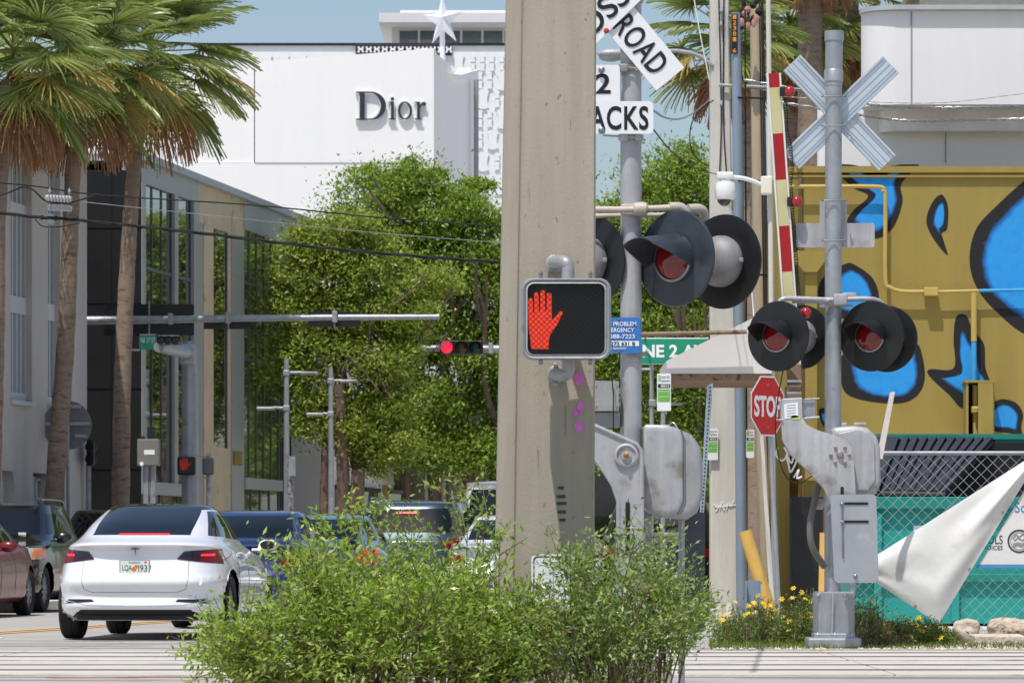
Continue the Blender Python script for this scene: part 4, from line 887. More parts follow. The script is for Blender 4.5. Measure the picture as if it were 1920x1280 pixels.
mb.tube(smoothline([P(1065, 524, Yp+.15), P(1065, 500, Yp+.15), P(1058, 491, Yp+.17), P(1040, 492, Yp+.35), P(1040, 492, 22.99)], 5), .034, 14)
mb.lathe([(.05, 0), (.05, .03), (.04, .035)], Matrix.Translation(P(1040, 495, 22.97)) @ Matrix.Rotation(R(90), 4, 'X'), 16, cap=True); mb.sph(P(1040, 483, 22.9), .018, 8)
mb.build('bracket_pipe', alu, t, smooth=True); mb = MB()
mb.tube(smoothline([P(1065, 672, Yp+.15), P(1065, 695, Yp+.15), P(1058, 703, Yp+.17), P(1042, 702, Yp+.35), P(1042, 702, 22.99)], 5), .034, 14)
mb.lathe([(.05, 0), (.05, .03), (.04, .035)], Matrix.Translation(P(1042, 702, 22.97)) @ Matrix.Rotation(R(90), 4, 'X'), 16, cap=True); mb.sph(P(1042, 720, 22.93), .018, 8); mb.sph(P(1042, 683, 22.93), .014, 8)
mb.build('bracket_pipe', alu, t, smooth=True)

# ------------------------------------------------------------ level crossing signals
def facing(c, yaw, pitch=0):
    """matrix whose local z looks along the heading (-sin yaw, -cos yaw)"""
    n = Vector((-math.sin(yaw), -math.cos(yaw), math.sin(pitch))).normalized(); x = n.cross(Vector((0, 0, 1))).normalized()*-1; y = n.cross(x)
    return Matrix(((x.x, y.x, n.x, c[0]), (x.y, y.y, n.y, c[1]), (x.z, y.z, n.z, c[2]), (0, 0, 0, 1)))
def flasher(root, c, yaw, r, mdisc, mvis, vl=.34):
    M = facing(c, yaw)
    mb = MB(); mb.lathe([(.001, 0), (r-.006, -.012), (r, -.02), (r, -.03), (r-.008, -.032), (.001, -.03)], M, 48); d = mb.build('backboard', mdisc, root, smooth=True)
    mb = MB(); mb.lathe([(.152, .0), (.152, .02), (.137, .024)], M, 36); mb.build('lens_rim', steel, d, smooth=True)
    mb = MB(); mb.lathe([(.138, .014), (.115, .032), (.08, .046), (.04, .054), (.0005, .056)], M, 36); mb.build('lens', redlens, root, smooth=True)
    # visor: open trough, long at the top, cut away below
    mb = MB(); vs = []; fs = []; na = 26; nl = 8
    for sh in (0, .004):
        for i in range(na+1):
            a = R(-6+192*i/na); s_ = max(0, math.sin(a)); L = vl*(.12+.88*min(1, s_*1.25+.12)) if a > 0 and a < math.pi else vl*.16
            for j in range(nl+1):
                t_ = j/nl; rr_ = .155+sh; zz = .006+L*t_; dn = -.05*t_*vl/.34
                vs.append(M@Vector((rr_*math.cos(a)*(1+.10*t_), rr_*math.sin(a)*(1-.05*t_)+dn*(1-.2), zz)))
    w = nl+1; o = (na+1)*w
    for i in range(na):
        for j in range(nl): fs.append((i*w+j, i*w+j+1, (i+1)*w+j+1, (i+1)*w+j)); fs.append((o+i*w+j, o+(i+1)*w+j, o+(i+1)*w+j+1, o+i*w+j+1))
        fs.append((i*w+nl, o+i*w+nl, o+(i+1)*w+nl, (i+1)*w+nl))
    mb.add(vs, fs)
    for a in (18, 60, 120, 162): mb.sph(M@Vector((.162*math.cos(R(a)), .162*math.sin(R(a)), .03)), .006, 6)
    mb.build('visor', mvis, root, smooth=True)
    mb = MB(); mb.lathe([(.16, -.034), (.165, -.05), (.163, -.085), (.148, -.125), (.11, -.16), (.055, -.178), (.0005, -.182)], M, 32)
    for a in (0, 180): mb.box(M@Vector((.172*math.cos(R(a)), 0, -.07)), (.03, .03, .03), bev=.005)
    mb.build('lamp_housing', pm('dull_grey_housing', S(138, 137, 138), .55, .2, var=.15, scale=7, streak=.15, sscale=10), root, smooth=True); return M
YM = 27.0
t = thing('crossing_signal', 'nearer level crossing signal mast with lettered crossbuck, beside the concrete pole', 'crossing signal', (X(1183, YM), YM, 0))
mb = MB(); mb.tube([(X(1183, YM), YM, 0), (X(1183, YM), YM, Z(-60, YM))], .067, 28); mb.build('mast', alup, t, smooth=True)
mb = MB(); mb.box((X(1183, YM), YM, .1), (.5, .5, .2), bev=.02); mb.build('footing', concrete_pole, t)
def blade(root, Y, c, dirv, L, w, th=.004, mat=whitesign, name='crossbuck_blade', ribs=False):
    d = Vector((dirv[0], 0, -dirv[1])).normalized(); u = Vector((-d.z, 0, d.x)); C_ = P(c[0], c[1], Y); mb = MB()
    if u.z < 0: u = -u
    pts = [C_+d*L/2+u*w/2, C_+d*L/2-u*w/2, C_-d*L/2-u*w/2, C_-d*L/2+u*w/2]; mb.prism(pts, (0, th, 0))
    if ribs:
        for o, ww, hh in ((-.44, .03, .016), (-.30, .012, .01), (-.12, .08, .007), (.12, .08, .007), (.30, .012, .01), (.44, .03, .016)):
            a = w*o; b_ = w*ww; q = [C_+d*L/2+u*(a+b_), C_+d*L/2+u*(a-b_), C_-d*L/2+u*(a-b_), C_-d*L/2+u*(a+b_)]
            q2_ = [p+Vector((0, -hh, 0)) for p in q]; mb.prism(q, (0, -hh, 0))
    return mb.build(name, mat, root), C_, d, u
Yb = YM-.12
b1, C_, d, u = blade(t, Yb+.02, (1141, 9), (.64, .77), 1.22, .228)
rd = Vector(d); tx = MB()
text('ROAD', t, C_+rd*.125-u*.078+Vector((0, -.003, 0)), .40, .148, blacktxt, xd=rd, up=u, bold=.012, space=1.08)
b2, C_, d, u = blade(t, Yb, (1141, 12), (.715, -.70), 1.22, .228)
text('CROSSING', t, C_-d*.52-u*.072+Vector((0, -.003, 0)), 1.04, .146, blacktxt, xd=d, up=u, bold=.012)
mb = MB(); mb.sph(P(1137, 58, Yb-.01), .018, 10); mb.build('bolt', pm('rusty_bolt', S(170, 70, 50), .7), t)
mb = MB(); mb.poly(rrect(1065, 122, 1162, 212, 6), Yb+.012, .004); mb.build('number_plate', whitesign, t)
ptext('2', t, 1117, 138, 1145, 176, Yb+.011, blacktxt, bold=.02)
mb = MB(); mb.poly(rrect(1040, 190, 1225, 251, 8), Yb-.004, .004); mb.build('tracks_plate', whitesign, t)
ptext('TRACKS', t, 1052, 199, 1216, 244, Yb-.005, blacktxt, bold=.02, space=1.1)
mb = MB()
for x, y in ((1128, 132), (1128, 245)): mb.lathe([(.022, 0), (.022, .006), (.012, .012), (.0005, .014)], Matrix.Translation(P(x, y, Yb-.006)) @ Matrix.Rotation(R(90), 4, 'X'), 12)
mb.build('washer', steel, t, smooth=True)
mb = MB()
for y in (128, 258, 0):
    mb.lathe([(.074, -.02), (.08, -.016), (.08, .016), (.074, .02)], Matrix.Translation(P(1183, y, YM)), 24); mb.box(P(1170, y, YM-.08), (.05, .05, .05), bev=.006); mb.box(P(1196, y, YM-.08), (.04, .03, .04), bev=.006)
    mb.tube([P(1130, y-4, YM-.10), P(1205, y+1, YM-.09)], .006, 6)
mb.build('clamp', alup, t)
# cross arm of pipes
mb = MB()
mb.tube([P(1075, 393, YM-.10), P(1175, 393, YM-.10), P(1270, 389, YM-.10)], .021, 12); mb.tube([P(1105, 405, YM+.02), P(1260, 403, YM+.05)], .016, 10)
mb.tube(smoothline([P(1255, 389, YM-.1), P(1275, 389, YM-.08), P(1285, 400, YM-.06), P(1286, 425, YM-.02)], 4), .032, 12)
mb.tube(smoothline([P(1290, 392, YM+.12), P(1312, 392, YM+.16), P(1320, 402, YM+.2), P(1320, 425, YM+.22)], 4), .032, 12)
mb.lathe([(.03, -.045), (.042, -.035), (.045, 0), (.042, .035), (.03, .045)], Matrix.Translation(P(1201, 392, YM-.1)) @ Matrix.Rotation(R(90), 4, 'Y'), 16)
mb.box(P(1183, 393, YM-.08), (.13, .06, .07), bev=.012); mb.build('cross_arm', pm('worn_cream_paint', S(186, 176, 162), .6, .1, var=.15, scale=9), t, smooth=True)
flasher(t, P(1264, 484, YM-.16), R(41), .305, navyp, navyp, .35)
flasher(t, P(1362, 491, YM+.10), R(41+180), .30, blackp, blackp, .1)
flasher(t, P(1108, 491, YM+.12), R(41+180), .30, blackp, blackp)
# emergency notice
blue = pm('blue_sheeting', S(52, 118, 190), .4, var=.05); e = thing('emergency_notice', 'small blue railway emergency telephone plate bolted to the nearer signal mast', 'sign', P(1175, 665, YM-.1)); Ye = YM-.10
mb = MB(); mb.poly(rrect(1098, 595, 1202, 662, 6), Ye, .004); mb.build('plate', blue, e); mb = MB(); mb.poly(rrect(1100, 639, 1198, 648.5, .5), Ye-.002, .002); mb.build('number_band', whitesign, e)
for s_, x0, x1, y0, y1, mt in (('REPORT PROBLEM', 1110, 1193, 603, 611, whitetxt), ('OR EMERGENCY', 1117, 1189, 614.5, 622.5, whitetxt), ('1-800-588-7223', 1112, 1190, 626.5, 634.5, whitetxt), ('272 631 B', 1145, 1191, 640.5, 647.5, blacktxt), ('FEC RAILWAY', 1138, 1175, 651, 655, whitetxt)): ptext(s_, e, x0, y0, x1, y1, Ye-.003, mt, bold=.012)
mb = MB(); mb.sph(P(1160, 599, Ye-.004), .008, 8); mb.sph(P(1161, 659, Ye-.004), .008, 8); mb.box(P(1195, 664, YM-.07), (.12, .03, .03)); mb.build('bolt', steel, e)
# gate mechanism
def pillow(mb, pts, Y, depth, r, n=5):
    cx = sum(p[0] for p in pts)/len(pts); cy = sum(p[1] for p in pts)/len(pts); m = len(pts); w = max(p[0] for p in pts)-min(p[0] for p in pts); k = r*F/Y/(w/2); vs = []; base_ = [P(x, y, Y) for x, y in pts]; cc = P(cx, cy, Y)
    def put(s_, y): 
        for p in base_: vs.append(Vector((cc.x+(p.x-cc.x)*s_, y, cc.z+(p.z-cc.z)*s_)))
    put(1, Y+depth)
    for i in range(n+1): a = math.pi/2*i/n; put(1-k*(1-math.cos(a)), Y+r*(1-math.sin(a)))
    N_ = n+2; fs = [(i*m+j, i*m+(j+1) % m, (i+1)*m+(j+1) % m, (i+1)*m+j) for i in range(N_-1) for j in range(m)]
    fs.append(tuple((N_-1)*m+j for j in range(m))); fs.append(tuple(range(m))[::-1])
    mb.add(vs, fs)
g = thing('gate_mechanism', 'nearer crossing gate machine with cast bracket and rounded housing beside the concrete pole', 'crossing gate', (X(1220, YM), YM-.1, 0))
Yg = YM-.35
mb = MB(); pillow(mb, [(1060, 770), (1113, 793), (1195, 828), (1204, 840), (1207, 860), (1207, 905), (1212, 1250), (1152, 1250), (1156, 940), (1146, 910), (1128, 880), (1113, 862), (1060, 830)], Yg, .09, .012)
mb.build('arm_bracket', alup, g, smooth=True)
mb = MB(); mb.tube([P(x, y, Yg-.002) for x, y in [(1062, 773), (1113, 797), (1193, 832), (1201, 843), (1203, 862), (1203, 905), (1208, 1250)]], .014, 8)
mb.tube([P(x, y, Yg-.002) for x, y in [(1062, 826), (1113, 857), (1131, 882), (1150, 912), (1160, 942), (1156, 1250)]], .010, 8)
M = Matrix.Translation(P(1174, 853, Yg)) @ Matrix.Rotation(R(90), 4, 'X'); mb.lathe([(.075, .0), (.075, .02), (.06, .026), (.055, .012), (.03, .012), (.03, .03), (.0005, .03)], M, 28); mb.build('bracket_rim', alup, g, smooth=True)
mb = MB(); mb.lathe([(.018, .03), (.018, .055), (.008, .06), (.0005, .06)], M, 6); mb.build('pivot_bolt', pm('brass_bolt', S(170, 115, 50), .5, .5), g)
mb = MB(); mb.poly(rrect(1173, 940, 1181, 1040, 4), Yg-.006, .01); mb.build('slot', plastic, g)
mb = MB(); pillow(mb, [(1207, 799), (1212, 795), (1252, 796), (1276, 806), (1281, 822), (1282, 940), (1272, 962), (1255, 968), (1218, 962), (1208, 950)], YM-.235, .34, .022); mb.build('housing', alup, g, smooth=True)
mb = MB(); pillow(mb, [(1214, 803), (1262, 799), (1298, 815), (1314, 838), (1318, 870), (1318, 930), (1308, 960), (1288, 974), (1222, 966)], YM-.215, .34, .04); mb.build('housing_cover', alu, g, smooth=True)
mb = MB(); mb.tube([P(x, y, YM-.215) for x, y in [(1276, 806), (1283, 825), (1284, 942), (1272, 966)]], .008, 6); mb.build('seam', steel, g)
mb = MB(); mb.poly([(1289, 822), (1294, 822), (1299, 850), (1299, 856), (1294, 856), (1290, 840)], YM-.205, .003); mb.build('sticker', whitesign, g)
mb = MB(); mb.poly(rrect(1283, 960, 1322, 1184, 6), YM+.15, .03); mb.build('counterweight', pm('dark_steel_plate', S(84, 88, 94), .5, .3, var=.2, scale=4), g)
mb = MB()
for x in (1216, 1278): mb.tube([P(x, 960, YM), P(x, 1300, YM)], .02, 8)
mb.tube([P(1218, 1008, YM), P(1278, 1008, YM)], .012, 6); mb.tube(smoothline([P(1250, 800, YM-.1), P(1262, 792, YM-.12), P(1272, 806, YM-.14)], 4), .005, 6); mb.build('support', galv, g)
mb = MB(); mb.poly([(1085, 713), (1160, 714), (1160, 770), (1085, 770)], YM-.12, .12); mb.poly([(1085, 773), (1162, 773), (1162, 800), (1085, 800)], YM-.05, .12)
for x in (1118, 1156):
    for y in (722, 760): mb.sph(P(x, y, YM-.125), .006, 6)
mb.build('junction_box', alu, g)
mb = MB(); mb.tube(smoothline([P(1146, 700, YM-.16), P(1150, 740, YM-.16), P(1150, 808, YM-.16)], 4), .004, 6); mb.build('cable', rubber, g)

# far signal
YF = 40.0
t = thing('crossing_signal', 'farther level crossing signal mast with blank crossbuck back and black hooded lamps', 'crossing signal', (X(1562, YF), YF, 0))
mb = MB(); pxm = lambda y: 1566-(y-60)*.0035
mb.tube([(X(1561, YF), YF, .35), P(1563, 160, YF)], .078, 24); mb.tube([P(1563, 161, YF), P(1564, 76, YF)], .082, 24); mb.tube([P(1564, 77, YF), P(1564, 59, YF)], .091, 24)
mb.lathe([(.078, -.06), (.09, -.05), (.09, .05), (.083, .06)], Matrix.Translation(P(1563, 143, YF)), 24); mb.build('mast', galv, t, smooth=True)
rb = pm('extruded_aluminium', S(196, 206, 214), .4, .3, var=.05)
blade(t, YF+.13, (1574, 212), (.69, .725), 1.30, .222, mat=rb, ribs=True); blade(t, YF+.105, (1577, 211), (.72, -.695), 1.30, .222, mat=rb, ribs=True)
mb = MB(); mb.poly([(1537, 376), (1588, 376), (1588, 419), (1537, 419)], YF+.11, .005); mb.poly(rrect(1492, 418.4, 1640, 464, 5), YF+.105, .005); mb.build('track_plates', alup, t)
mb = MB()
for y in (180, 235, 375, 450): mb.tube([P(1541, y+1, YF-.02), P(1545, y+1, YF-.1), P(1580, y, YF-.1), P(1584, y, YF-.02)], .008, 6); mb.sph(P(1585, y, YF-.05), .014, 8)
mb.build('clamp', steel, t)
mb = MB(); mb.tube(smoothline([P(1462, 580, YF-.17), P(1462, 566, YF-.17), P(1472, 560, YF-.17), P(1500, 560, YF-.14), P(1560, 562, YF-.12), P(1625, 560, YF-.1), P(1650, 566, YF-.05), P(1658, 580, YF)], 5), .024, 12)
mb.tube([P(1485, 563, YF-.1), P(1555, 563, YF-.12)], .03, 12); mb.box(P(1575, 562, YF-.1), (.13, .12, .11), bev=.015); mb.box(P(1592, 556, YF-.02), (.13, .12, .07), bev=.01); mb.tube([P(1540, 572, YF-.1), P(1600, 573, YF-.1)], .012, 8); mb.box(P(1542, 572, YF-.1), (.06, .06, .05), bev=.01); mb.build('cross_arm', alup, t, smooth=True)
flasher(t, P(1457, 630, YF-.33), R(34), .328, blackp, blackp, .33)
flasher(t, P(1632, 630, YF-.16), R(30), .330, blackp, blackp, .33)
flasher(t, P(1507, 632, YF+.20), R(34+180), .30, blackp, blackp, .1)
flasher(t, P(1666, 636, YF+.14), R(30+180), .31, blackp, blackp, .1)
mb = MB(); mb.box((X(1563, YF), YF, Z(1151, YF)), (.345, .30, .43), rz=.12, bev=.015)
mb.box((X(1562, YF), YF, .06), (.5, .5, .1), bev=.02); mb.box((X(1562, YF), YF, .12), (.38, .42, .06), bev=.01)
for x in (1534, 1586): mb.lathe([(.022, 0), (.022, .02), (.01, .03), (.0005, .03)], Matrix.Translation(P(x, 1116, YF-.16)) @ Matrix.Rotation(R(90), 4, 'X'), 6)
for dx in (-.16, 0, .16): mb.lathe([(.02, 0), (.02, .03), (.008, .05), (.0005, .05)], Matrix.Translation((X(1562, YF)+dx, YF-.2, .11)), 6)
mb.build('base', galv, t); mb = MB(); mb.tube([P(1562, 1112, YF-.19), P(1560, 1195, YF-.19)], .008, 6); mb.build('ground_rod', alup, t)
# far gate machine
g = thing('gate_mechanism', 'farther crossing gate machine holding up the red and cream striped arm', 'crossing gate', (X(1580, YF), YF-.3, .1))
Yg = YF-.45
mb = MB(); pillow(mb, [(1462, 752), (1468, 747), (1503, 745), (1504, 780), (1512, 795), (1530, 805), (1556, 813), (1585, 823), (1598, 840), (1601, 860), (1606, 935), (1558, 945), (1545, 916), (1512, 880), (1482, 852), (1467, 825)], Yg, .07, .01); mb.build('arm_bracket', alup, g, smooth=True)
mb = MB(); M = Matrix.Translation(P(1575, 852, Yg)) @ Matrix.Rotation(R(90), 4, 'X'); mb.lathe([(.035, -.001), (.035, .01), (.02, .03), (.0005, .03)], M, 16)
for a in range(0, 360, 60): mb.lathe([(.017, -.001), (.017, .015), (.008, .02), (.0005, .02)], Matrix.Translation(P(1575+17.5*math.cos(R(a)), 852+16*math.sin(R(a)), Yg)) @ Matrix.Rotation(R(90), 4, 'X'), 6)
mb.build('bolt', pm('weathered_bolt', S(150, 140, 128), .5, .5), g)
mb = MB(); pillow(mb, [(1560, 806), (1566, 801), (1600, 797), (1626, 801), (1644, 817), (1651, 840), (1652, 905), (1644, 925), (1630, 931), (1600, 931), (1562, 925)], YF-.30, .32, .05); mb.build('housing', alup, g, smooth=True)
mb = MB(); pillow(mb, [(1572, 812), (1608, 803), (1630, 812), (1640, 832), (1641, 900), (1628, 920), (1575, 920)], YF-.325, .05, .012); mb.box(P(1583, 797, YF-.1), (.05, .05, .05), bev=.01); mb.box(P(1612, 795, YF-.1), (.12, .08, .03), bev=.008); mb.build('housing_cover', alup, g, smooth=True)
mb = MB(); mb.poly([(1557, 930), (1560, 927), (1637, 926), (1643, 930), (1647, 1086), (1642, 1092), (1570, 1092), (1564, 1087)], YF-.52, .015); mb.build('counterweight_plate', pm('satin_aluminium', S(172, 176, 180), .38, .45, var=.1, scale=3, dark=S(196, 198, 200), dscale=3.5, dth=.6), g)
mb = MB(); mb.poly(rrect(1583, 941, 1628, 946, 2), YF-.527, .005); mb.poly(rrect(1583, 975, 1629, 980, 2), YF-.527, .005); mb.poly(rrect(1576, 912, 1582, 936, 2), Yg-.005, .004); mb.build('slot', plastic, g)
mb = MB(); mb.tube([P(1579, 940, YF-.53), P(1581, 1046, YF-.53)], .008, 8)
for x, y in ((1579, 945), (1580, 979), (1604, 1080)): mb.lathe([(.02, 0), (.02, .012), (.01, .02), (.0005, .02)], Matrix.Translation(P(x, y, YF-.522)) @ Matrix.Rotation(R(90), 4, 'X'), 12)
mb.build('bolt', steel, g, smooth=True)
mb = MB(); mb.poly([(1482, 782), (1488, 778), (1503, 780), (1500, 786), (1486, 786)], Yg-.004, .003); mb.build('inspection_label', pm('lime_label', S(178, 188, 110), .5), g)
mb = MB(); mb.poly([(1470, 757), (1496, 754), (1497, 782), (1471, 785)], Yg-.004, .003); mb.build('data_plate', whitesign, g)
mb = MB()
for i in range(5): mb.tube([P(1475, 760+i*5, Yg-.005), P(1492, 758.5+i*5, Yg-.005)], .002, 4)
mb.build('data_lines', plastic, g)
mb = MB(); mb.poly([(1475, 685), (1502, 683), (1504, 746), (1477, 746)], YF-.02, .06); mb.poly([(1477, 722), (1502, 722), (1503, 747), (1477, 747)], Yg+.04, .46); mb.build('arm_socket', rust, g)
mb = MB(); mb.poly([(1506, 748), (1528, 747), (1528, 784), (1506, 782)], Yg+.1, .1); mb.tube([P(1505, 785, Yg+.05), P(1536, 782, Yg+.05)], .012, 6); mb.tube([P(1455, 787, Yg-.01), P(1468, 787, Yg-.01)], .01, 6); mb.tube([P(1500, 749, Yg+.08), P(1536, 747, Yg+.08)], .008, 6); mb.build('switch_box', galv, g)
mb = MB()
for y in (712, 734): mb.poly([(1476, y), (1503, y), (1503, y+4), (1476, y+4)], Yg, .015)
mb.build('socket_clamp', galv, g)
red_ = pm('red_sheeting', S(158, 14, 22), .4, var=.08); cream = pm('cream_sheeting', S(196, 188, 142), .45, var=.05)
YA_ = YF+.03
def arm_x(y, s_): l = 1438+(y-138)*.0695; return l+3+s_*19
stripes = []; me_ = MB()
for i, (y0, y1) in enumerate(((138, 165), (165, 251), (251, 338), (338, 424), (424, 510), (510, 690))):
    m1 = MB(); m1.poly([(arm_x(y0, 0), y0), (arm_x(y0, 1), y0-1.5), (arm_x(y1, 1), y1-1.5), (arm_x(y1, 0), y1)], YA_+.008, .012); stripes.append((i % 2, m1))
for s_ in (-.13, 1.13): me_.prism([P(arm_x(137, s_)-1.6, 137, YA_), P(arm_x(137, s_)+1.6, 137, YA_), P(arm_x(692, s_)+1.6, 692, YA_), P(arm_x(692, s_)-1.6, 692, YA_)], (0, .03, 0))
arm_ = me_.build('gate_arm', pm('arm_edge', S(214, 218, 212), .5), g); [m1.build('cream_stripe' if k_ else 'red_stripe', cream if k_ else red_, arm_) for k_, m1 in stripes]
for x, y in ((1480, 172), (1494, 378), (1511, 587)):
    mb = MB(); mb.sph(P(x, y, (YA_-.03) if y < 500 else YF-.36), .054, 20, (1, .9, 1)); l = mb.build('arm_lamp', redlamp, g, smooth=True)
    mb = MB(); mb.box(P(x-12.5, y, YA_-.02), (.055, .07, .085), bev=.008); mb.build('lamp_holder', plastic, l)
mb = MB(); pts = []
for i in range(420):
    y = 185+(552-185)*i/420; wdt = 2.6+2.0*math.sin(i*.05)**2; pts.append(P(arm_x(y, 1.35)+2+wdt*math.cos(i*1.1)*.8+(5 if 250 < y < 340 else 0)*math.sin((y-250)/90*math.pi), y+1.5*math.sin(i*1.1), YA_+.02*math.sin(i*1.1)))
mb.tube(pts, .0045, 4); mb.tube(smoothline([P(1468, 695, Yg-.03), P(1458, 750, Yg-.05), P(1454, 810, Yg-.06), P(1462, 865, Yg-.06), P(1478, 898, Yg-.06), P(1500, 905, Yg-.05), P(1522, 892, Yg-.02)], 5), .006, 6); mb.build('cable', rubber, g)
mb = MB(); mb.tube(smoothline([P(1537, 900, YF-.15), P(1526, 945, YF-.2), P(1519, 985, YF-.2), P(1523, 1025, YF-.2), P(1546, 1062, YF-.1)], 6), .032, 10); mb.build('conduit', pm('grey_conduit', S(104, 102, 98), .6), g, smooth=True)
mb = MB(); mb.lathe([(.03, 0), (.05, .02), (.05, .08), (.03, .1)], Matrix.Translation(P(1546, 945, YF-.1)) @ Matrix.Rotation(R(-90), 4, 'Y'), 14, cap=True); mb.build('conduit_fitting', alup, g, smooth=True)

# ------------------------------------------------------------ signs, poles
redsign = pm('red_sign_sheeting', S(196, 28, 38), .4, var=.06)
YS = 52.0
t = thing('stop_sign', 'red octagonal stop sign turned partly aside on a leaning post by the mustard wall', 'sign', P(1462, 1168, YS))
xd = Vector((.6, .8, 0)); c = P(1439, 761, YS); rr = .366/math.cos(R(22.5))
def octo(r_, off): return [c+xd*r_*math.cos(R(22.5+45*i))+Vector((0, 0, 1))*r_*math.sin(R(22.5+45*i))+xd.cross(Vector((0, 0, 1)))*off for i in range(8)]
nS = xd.cross(Vector((0, 0, 1)))
mb = MB(); mb.prism(octo(rr, 0), nS*.003); mb.build('border', whitesign, t); mb = MB(); mb.prism(octo(rr*.945, .0035), nS*.002); mb.build('plate', redsign, t)
text('STOP', t, c-xd*.30+Vector((0, 0, -.135))+nS*.0065, .60, .26, whitetxt, xd=xd, bold=.03)
mb = MB(); mb.sph(c+Vector((0, 0, .26))+nS*.006, .012, 8); mb.sph(c+Vector((0, 0, -.26))+nS*.006, .012, 8); mb.build('bolt', steel, t)
mb = MB(); mb.tube([P(1441, 712, YS+.10), P(1444, 818, YS+.10), P(1462, 1170, YS+.05)], .028, 6); mb.build('post', galv, t)
cpole = pm('white_concrete', S(206, 202, 192), .85, streak=.12, sscale=6, var=.06, scale=1.5, bump=.2, bscale=25, dark=S(178, 170, 158), dscale=2.5, dth=.58, stretch=(1, 1, .4))
YU = 61.0
def sqpole(mb, xs, Y, dep):
    vs = []
    for (l, r_, y) in xs: vs += [Vector((X(l, Y), Y+dep, Z(y, Y))), Vector((X(l, Y), Y+.03, Z(y, Y))), Vector((X(l+2.5, Y), Y, Z(y, Y))), Vector((X(r_-2.5, Y), Y, Z(y, Y))), Vector((X(r_, Y), Y+.03, Z(y, Y))), Vector((X(r_, Y), Y+dep, Z(y, Y)))]
    k = 6; n = len(xs); mb.add(vs, [(i*k+j, i*k+(j+1) % k, (i+1)*k+(j+1) % k, (i+1)*k+j) for i in range(n-1) for j in range(k)]+[tuple(range((n-1)*k, n*k))])
t = thing('utility_pole', 'pale square concrete utility pole between the near mast and the grey steel pole', 'pole', (X(1358, YU), YU, 0))
mb = MB(); sqpole(mb, [(1332, 1384, 1156), (1332, 1382, 900), (1332, 1376, 500), (1332, 1368, 100), (1333, 1364, -300)], YU, .36); mb.build('shaft', cpole, t)
mb = MB()
for y in (15, 40, 190): mb.tube([P(1352, y, YU-.02), P(1352, y+8, YU-.1)], .02, 6)
mb.tube([P(1352, 160, YU-.06), P(1440, 164, YU-.1)], .022, 6); mb.sph(P(1352, 160, YU-.05), .035, 8); mb.sph(P(1438, 163, YU-.1), .035, 8); mb.tube([P(1358, 158, YU-.05), P(1440, 170, YU-.1)], .008, 5)
mb.build('bracket', galv, t); mb = MB()
for x0, x1 in ((1345, 1349), (1358, 1353)): mb.tube(smoothline([P(x0, -100, YU-.03), P(x1+3, 200, YU-.03), P(x0+4, 330, YU-.03)], 6), .009, 5)
mb.build('cable', rubber, t)
l = thing('street_lamp', 'curved white lamp arm with a cobra head reaching out beside the near mast', 'street lamp', P(1335, 122, YU))
mb = MB(); mb.tube(smoothline([P(1336, 124, YU), P(1310, 105, YU-.05), P(1280, 97, YU-.1), P(1250, 96, YU-.15), P(1170, 100, YU-.2)], 5), .03, 8); mb.build('arm', alup, l, smooth=True)
mb = MB(); mb.sph(P(1148, 101, YU-.2), .22, 18, (1, .6, .32)); mb.build('head', alup, l, smooth=True); mb = MB(); mb.sph(P(1145, 108, YU-.2), .17, 14, (1, .6, .38)); mb.build('lens', pm('lamp_glass', S(190, 196, 198), .15, trans=.4), l, smooth=True)
mb = MB()
for st_ in ([(1338, 945), (1346, 952), (1342, 958)], [(1350, 955), (1355, 940), (1358, 956), (1353, 948)], [(1362, 956), (1366, 942), (1370, 950), (1376, 938)], [(1340, 950), (1380, 946)]): mb.tube(smoothline([P(x, y, YU-.012) for x, y in st_], 4), .006, 5)
mb.build('scribble', whitetxt, t); mb = MB()
for x in (1349, 1368): mb.tube([P(x, 1156, YU-.12), P(x, 1130, YU-.12)], .055, 12)
mb.build('pipe_stub', pm('pvc_white', S(220, 216, 204), .5), t)
t = thing('steel_pole', 'slim blue grey steel pole with an orange numbered tag, right against the pale utility pole', 'pole', (X(1392, YU), YU-.2, 0))
spm = pm('bluegrey_steel', S(136, 150, 166), .5, .25, var=.06, scale=2); Yq = YU-.2
mb = MB(); mb.tube([P(1392, 1156, Yq), P(1386, 500, Yq), P(1379, 24, Yq)], [.088, .08, .066], 18); mb.build('shaft', spm, t, smooth=True)
mb = MB(); mb.poly([(1371.5, 26), (1383, 26), (1383, 101), (1371.5, 101)], Yq-.085, .01); mb.build('number_tag', blacktxt, t)
org = pm('orange_numerals', S(230, 150, 40), .5)
for ch, y in zip('12381', (28, 38.5, 49, 59.5, 70)): ptext(ch, t, 1374, y, 1380.5, y+8.2, Yq-.087, org, bold=.02)
ptext('6', t, 1374, 91, 1380.5, 99, Yq-.087, org, bold=.02)
mb = MB(); mb.tube([P(1397, 20, Yq+.1), P(1399, 500, Yq+.1), P(1401, 1150, Yq+.1)], .012, 6)
for y in (183, 338, 514): mb.tube([P(1384, y, Yq-.08), P(1450, y+2, Yq+.2)], .014, 6)
mb.build('conduit', rubber, t)
t = thing('wooden_pole', 'weathered tan wooden pole with dark cables stapled to it behind the striped gate arm', 'pole', (X(1425, 66), 66, 0))
mb = MB(); mb.tube([P(1442, 1140, 66), P(1428, 700, 66), P(1418, 10, 66)], [.13, .12, .1], 14); mb.build('shaft', pm('weathered_wood', S(176, 160, 134), .9, var=.15, scale=5, bump=.6, bscale=16, stretch=(3, 3, .15)), t, smooth=True)
mb = MB()
for dx in (0, 5, 9): mb.tube([P(1424+dx*.7, 5, 65.85), P(1434+dx, 700, 65.85), P(1448+dx, 1130, 65.85)], .011, 6)
for i in range(16): mb.sph(P(1385+rnd.uniform(0, 45), 20+rnd.uniform(-20, 30), 65.5), rnd.uniform(.03, .08), 8, (1, 1, rnd.uniform(.6, 2)))
